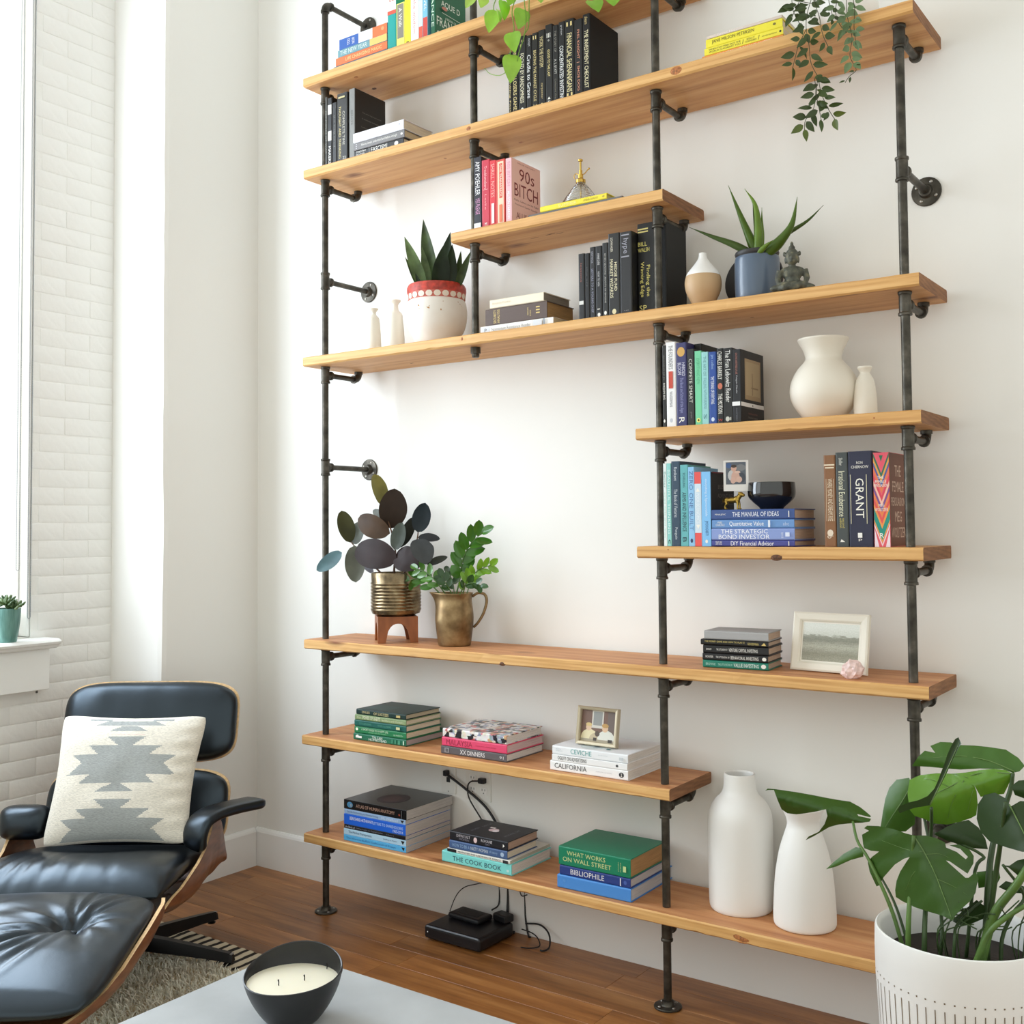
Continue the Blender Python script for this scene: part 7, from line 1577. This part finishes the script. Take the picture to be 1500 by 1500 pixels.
# swivel base: five flared legs with glides
def star(parent, cx, cy, n, ph, r, ztop, hub=.035, zhub=.10):
    bm = bmesh.new(); lathe(bm, [(0, .045), (hub, .045), (hub, .075), (hub*.55, .09), (hub*.5, ztop-.01), (hub*1.6, ztop-.004), (hub*1.6, ztop)], 20, (cx, cy, 0)); obj('column', bm, blackmetal, parent, True, 40)
    for k in range(n):
        a = ph+2*PI*k/n; d = Vector((math.cos(a), math.sin(a), 0)); w = Vector((-d.y, d.x, 0)); bm = bmesh.new(); rings = []
        for f, z0, z1, hw in ((.02, .050, .094, .020), (.35, .046, .086, .018), (.75, .040, .070, .015), (.97, .034, .060, .013), (1.0, .034, .052, .011)):
            c = Vector((cx, cy, 0))+d*(r*f); rings.append([bm.verts.new(c+w*(s*hw*q)+Vector((0, 0, z))) for s, q, z in ((-1, 1, z0), (1, 1, z0), (1, .62, z1), (-1, .62, z1))])
        for a_, b_ in zip(rings, rings[1:]):
            for q in range(4): bm.faces.new((a_[q], a_[(q+1) % 4], b_[(q+1) % 4], b_[q]))
        bm.faces.new(rings[0]); bm.faces.new(rings[-1]); lg = obj('leg', bm, blackmetal, parent)
        c = Vector((cx, cy, 0))+d*(r*.94)
        bm = bmesh.new(); lathe(bm, [(0, .0245), (.013, .0245), (.014, .028), (.0085, .031), (.0085, .036)], 14, c); obj('glide', bm, blackmetal, lg, True, 40)
        bm = bmesh.new(); box(bm, c+d*(r*.035)+Vector((0, 0, .0572)), (.016, .016, .003), .001, 1, 0, Matrix.Rotation(a, 4, 'Z')); obj('end_cap', bm, alu, lg)
star(CH, .07, -.03, 5, math.radians(-13), .345, .1885)

OT = thing('ottoman', 'black leather ottoman with a buttoned top in front of the lounge chair', 'ottoman', CHP, YAW)
OX = .03
OZT = [(-1.04, .232), (-1.0, .246), (-.93, .272), (-.81, .305), (-.65, .338), (-.49, .358), (-.47, .352)]
OZB = [(-1.04, .212), (-.97, .213), (-.8, .228), (-.6, .25), (-.47, .288)]
OWX = [(-1.04, .165), (-1.01, .225), (-.96, .264), (-.90, .288), (-.82, .303), (-.65, .307), (-.52, .300), (-.47, .285)]
bucket(OT, 'ottoman_shell', -1.04, -.475, OZT, OZB, OWX, OX, .010, 44, 44)
bxx, byy = .155, -.70
FOLDS = [(math.radians(a), l, w, m) for a, l, w, m in ((72, .17, .008, .009), (95, .19, .007, .010), (112, .16, .006, .008), (58, .14, .007, .007), (205, .26, .009, .010), (222, .34, .011, .013), (238, .30, .010, .011), (190, .2, .008, .008), (252, .22, .009, .008), (20, .10, .008, .005), (300, .12, .012, .006), (160, .12, .008, .006))]
def otdim(x, y):
    dx, dy = x-bxx, y-byy; r = math.hypot(dx, dy); a = math.atan2(dy, dx)
    d = -.034*math.exp(-(r/.045)**2)-.012*math.exp(-(r/.12)**2)
    d += .0035*math.sin(9*a+1.2*math.sin(2*a)+r*14)*math.exp(-((r-.075)/.06)**2)
    for an, ln, wd_, am in FOLDS:
        u2 = dx*math.cos(an)+dy*math.sin(an); v2 = -dx*math.sin(an)+dy*math.cos(an)+.25*u2*u2
        if u2 > 0: d += am*(-math.exp(-(v2/wd_)**2)+.7*math.exp(-((v2-2.1*wd_)/(1.2*wd_))**2))*min(1, u2/.03)*math.exp(-(u2/ln)**2)
    dx2 = x+.17; r2 = math.hypot(dx2, dy); d += -.034*math.exp(-(r2/.045)**2)-.012*math.exp(-(r2/.12)**2)+.005*math.sin(8*math.atan2(dy, dx2)+r2*12)*math.exp(-((r2-.085)/.075)**2)
    # long fold running from the button to the front left
    u_ = (dx*.62+dy*.78); v_ = (dx*.78-dy*.62)
    d += -.009*math.exp(-((v_+.02+.3*u_*u_)/.014)**2)*(1 if u_ < 0 else 0)*math.exp(-((u_+.18)/.16)**2)
    return d
slabcushion('cushion', OT, OX-.296, OX+.294, -1.03, -.478, lambda x, y: lerp_tab([(-1.05, .285), (-.98, .318), (-.85, .352), (-.68, .376), (-.48, .385)], y)+.012*(1-((x-OX)/.3)**2), lambda x, y: lerp_tab([(-1.09, .235), (-.9, .262), (-.7, .285), (-.47, .31)], y), .20, otdim, 110, 90)
for x_ in (bxx, -.17):
    bm = bmesh.new(); lathe(bm, [(0, -.004), (.010, -.003), (.011, .0), (.008, .0035), (0, .0045)], 16, (x_, byy, lerp_tab([(-.85, .352), (-.68, .376)], byy)+.012*(1-((x_-OX)/.3)**2)-.040)); obj('button', bm, leather, OT, True)
star(OT, OX, -.78, 4, math.radians(45), .27, .226)

# cushion with the woven pattern -------------------------------------------------
c_tl, c_tr, c_br, c_bl = Vector((-.206, .075, .768)), Vector((.280, .075, .762)), Vector((.272, -.125, .392)), Vector((-.190, -.125, .385))
PLW_ = thing('throw_pillow', 'cream wool cushion with a grey stepped pattern, propped on the lounge chair', 'cushion', CHP, YAW)
bands = [(.04, .062, .30, .30), (.062, .116, .31, .47), (.122, .171, .11, .26), (.218, .288, .26, .10), (.288, .356, .49, .34), (.356, .425, .70, .54), (.425, .507, .56, .73), (.507, .575, .37, .51), (.575, .637, .06, .27), (.685, .753, .26, .11), (.753, .822, .50, .34), (.822, .905, .70, .52), (.905, .985, .56, .70)]
def patt(s, t):
    for t0, t1, w0, w1 in bands:
        if t0 <= t < t1:
            if t0 < .05: return abs(abs(s)-.42) < .14
            return abs(s) < w0+(w1-w0)*(t-t0)/(t1-t0)
    return False
nP, nQ = 96, 150
nrm = (c_tr-c_tl).cross(c_bl-c_tl).normalized()
if nrm.y > 0: nrm = -nrm
V = []; F = []; MI = []
def sp(k, n): return .35*math.sin(PI*(k/n-.5))+.65*(2*k/n-1)
for side in (0, 1):
    n0 = len(V)
    for j in range(nQ+1):
        for i in range(nP+1):
            s, t = sp(i, nP), sp(j, nQ)
            pin = .085
            ss = s*(1-pin*(1-t*t)*abs(s)**3*1.0); tt = t*(1-pin*(1-s*s)*abs(t)**3)
            kk = 1-.06*(abs(s)**7)*(abs(t)**7); ss *= kk; tt *= kk
            u, v = (ss+1)/2, (tt+1)/2
            p = c_tl*(1-u)*(1-v)+c_tr*u*(1-v)+c_bl*(1-u)*v+c_br*u*v
            d = (max(0, 1-abs(s)**2.6)*max(0, 1-abs(t)**2.6))**.55
            h = (.070 if side == 0 else -.045)*d
            if side == 0:
                h += .004*nz(s*3, t*3, 2)*d + .0035*math.sin(t*26+3*s)*math.exp(-((s-.86)/.16)**2)*(1-t*t)
                h += .0009*math.sin(j*PI*.9)*.5
            V.append(p+nrm*h)
    for j in range(nQ):
        for i in range(nP):
            a = n0+j*(nP+1)+i; f = (a, a+1, a+nP+2, a+nP+1); F.append(f if side else tuple(reversed(f)))
            s, t = (sp(i, nP)+sp(i+1, nP))/2, (sp(j, nQ)+sp(j+1, nQ))/2
            mi = 0
            if side == 0:
                tv = (t+1)/2; sh = s-(.02 if tv < .5 else -.02)
                if patt(sh, tv): mi = 1
                elif .195 < tv < .203 and abs(sh) < .22: mi = 2
            MI.append(mi)
wool = []
for col in ((232, 226, 212), (164, 168, 166), (232, 206, 196)):
    m, nt, b, N, L = nodes('woven_wool'); tc = N('TexCoord'); mp = N('Mapping'); mp.inputs['Scale'].default_value = (60, 60, 420); L(tc.outputs['Object'], mp.inputs[0])
    n = N('TexNoise'); n.inputs['Scale'].default_value = 2; n.inputs['Detail'].default_value = 3; L(mp.outputs[0], n.inputs['Vector'])
    r_ = ramp(N, [(.3, [v*.88 for v in col]), (.7, [min(255, v*1.06) for v in col])]); L(n.outputs['Fac'], r_.inputs['Fac']); L(r_.outputs['Color'], b.inputs['Base Color']); b.inputs['Roughness'].default_value = .9; b.inputs['Sheen Weight'].default_value = .2
    bp = N('Bump'); bp.inputs['Strength'].default_value = .5; bp.inputs['Distance'].default_value = .002; L(n.outputs['Fac'], bp.inputs['Height']); L(bp.outputs['Normal'], b.inputs['Normal']); wool.append(m)
link('cover', mesh(V, F, MI), wool, PLW_, True)
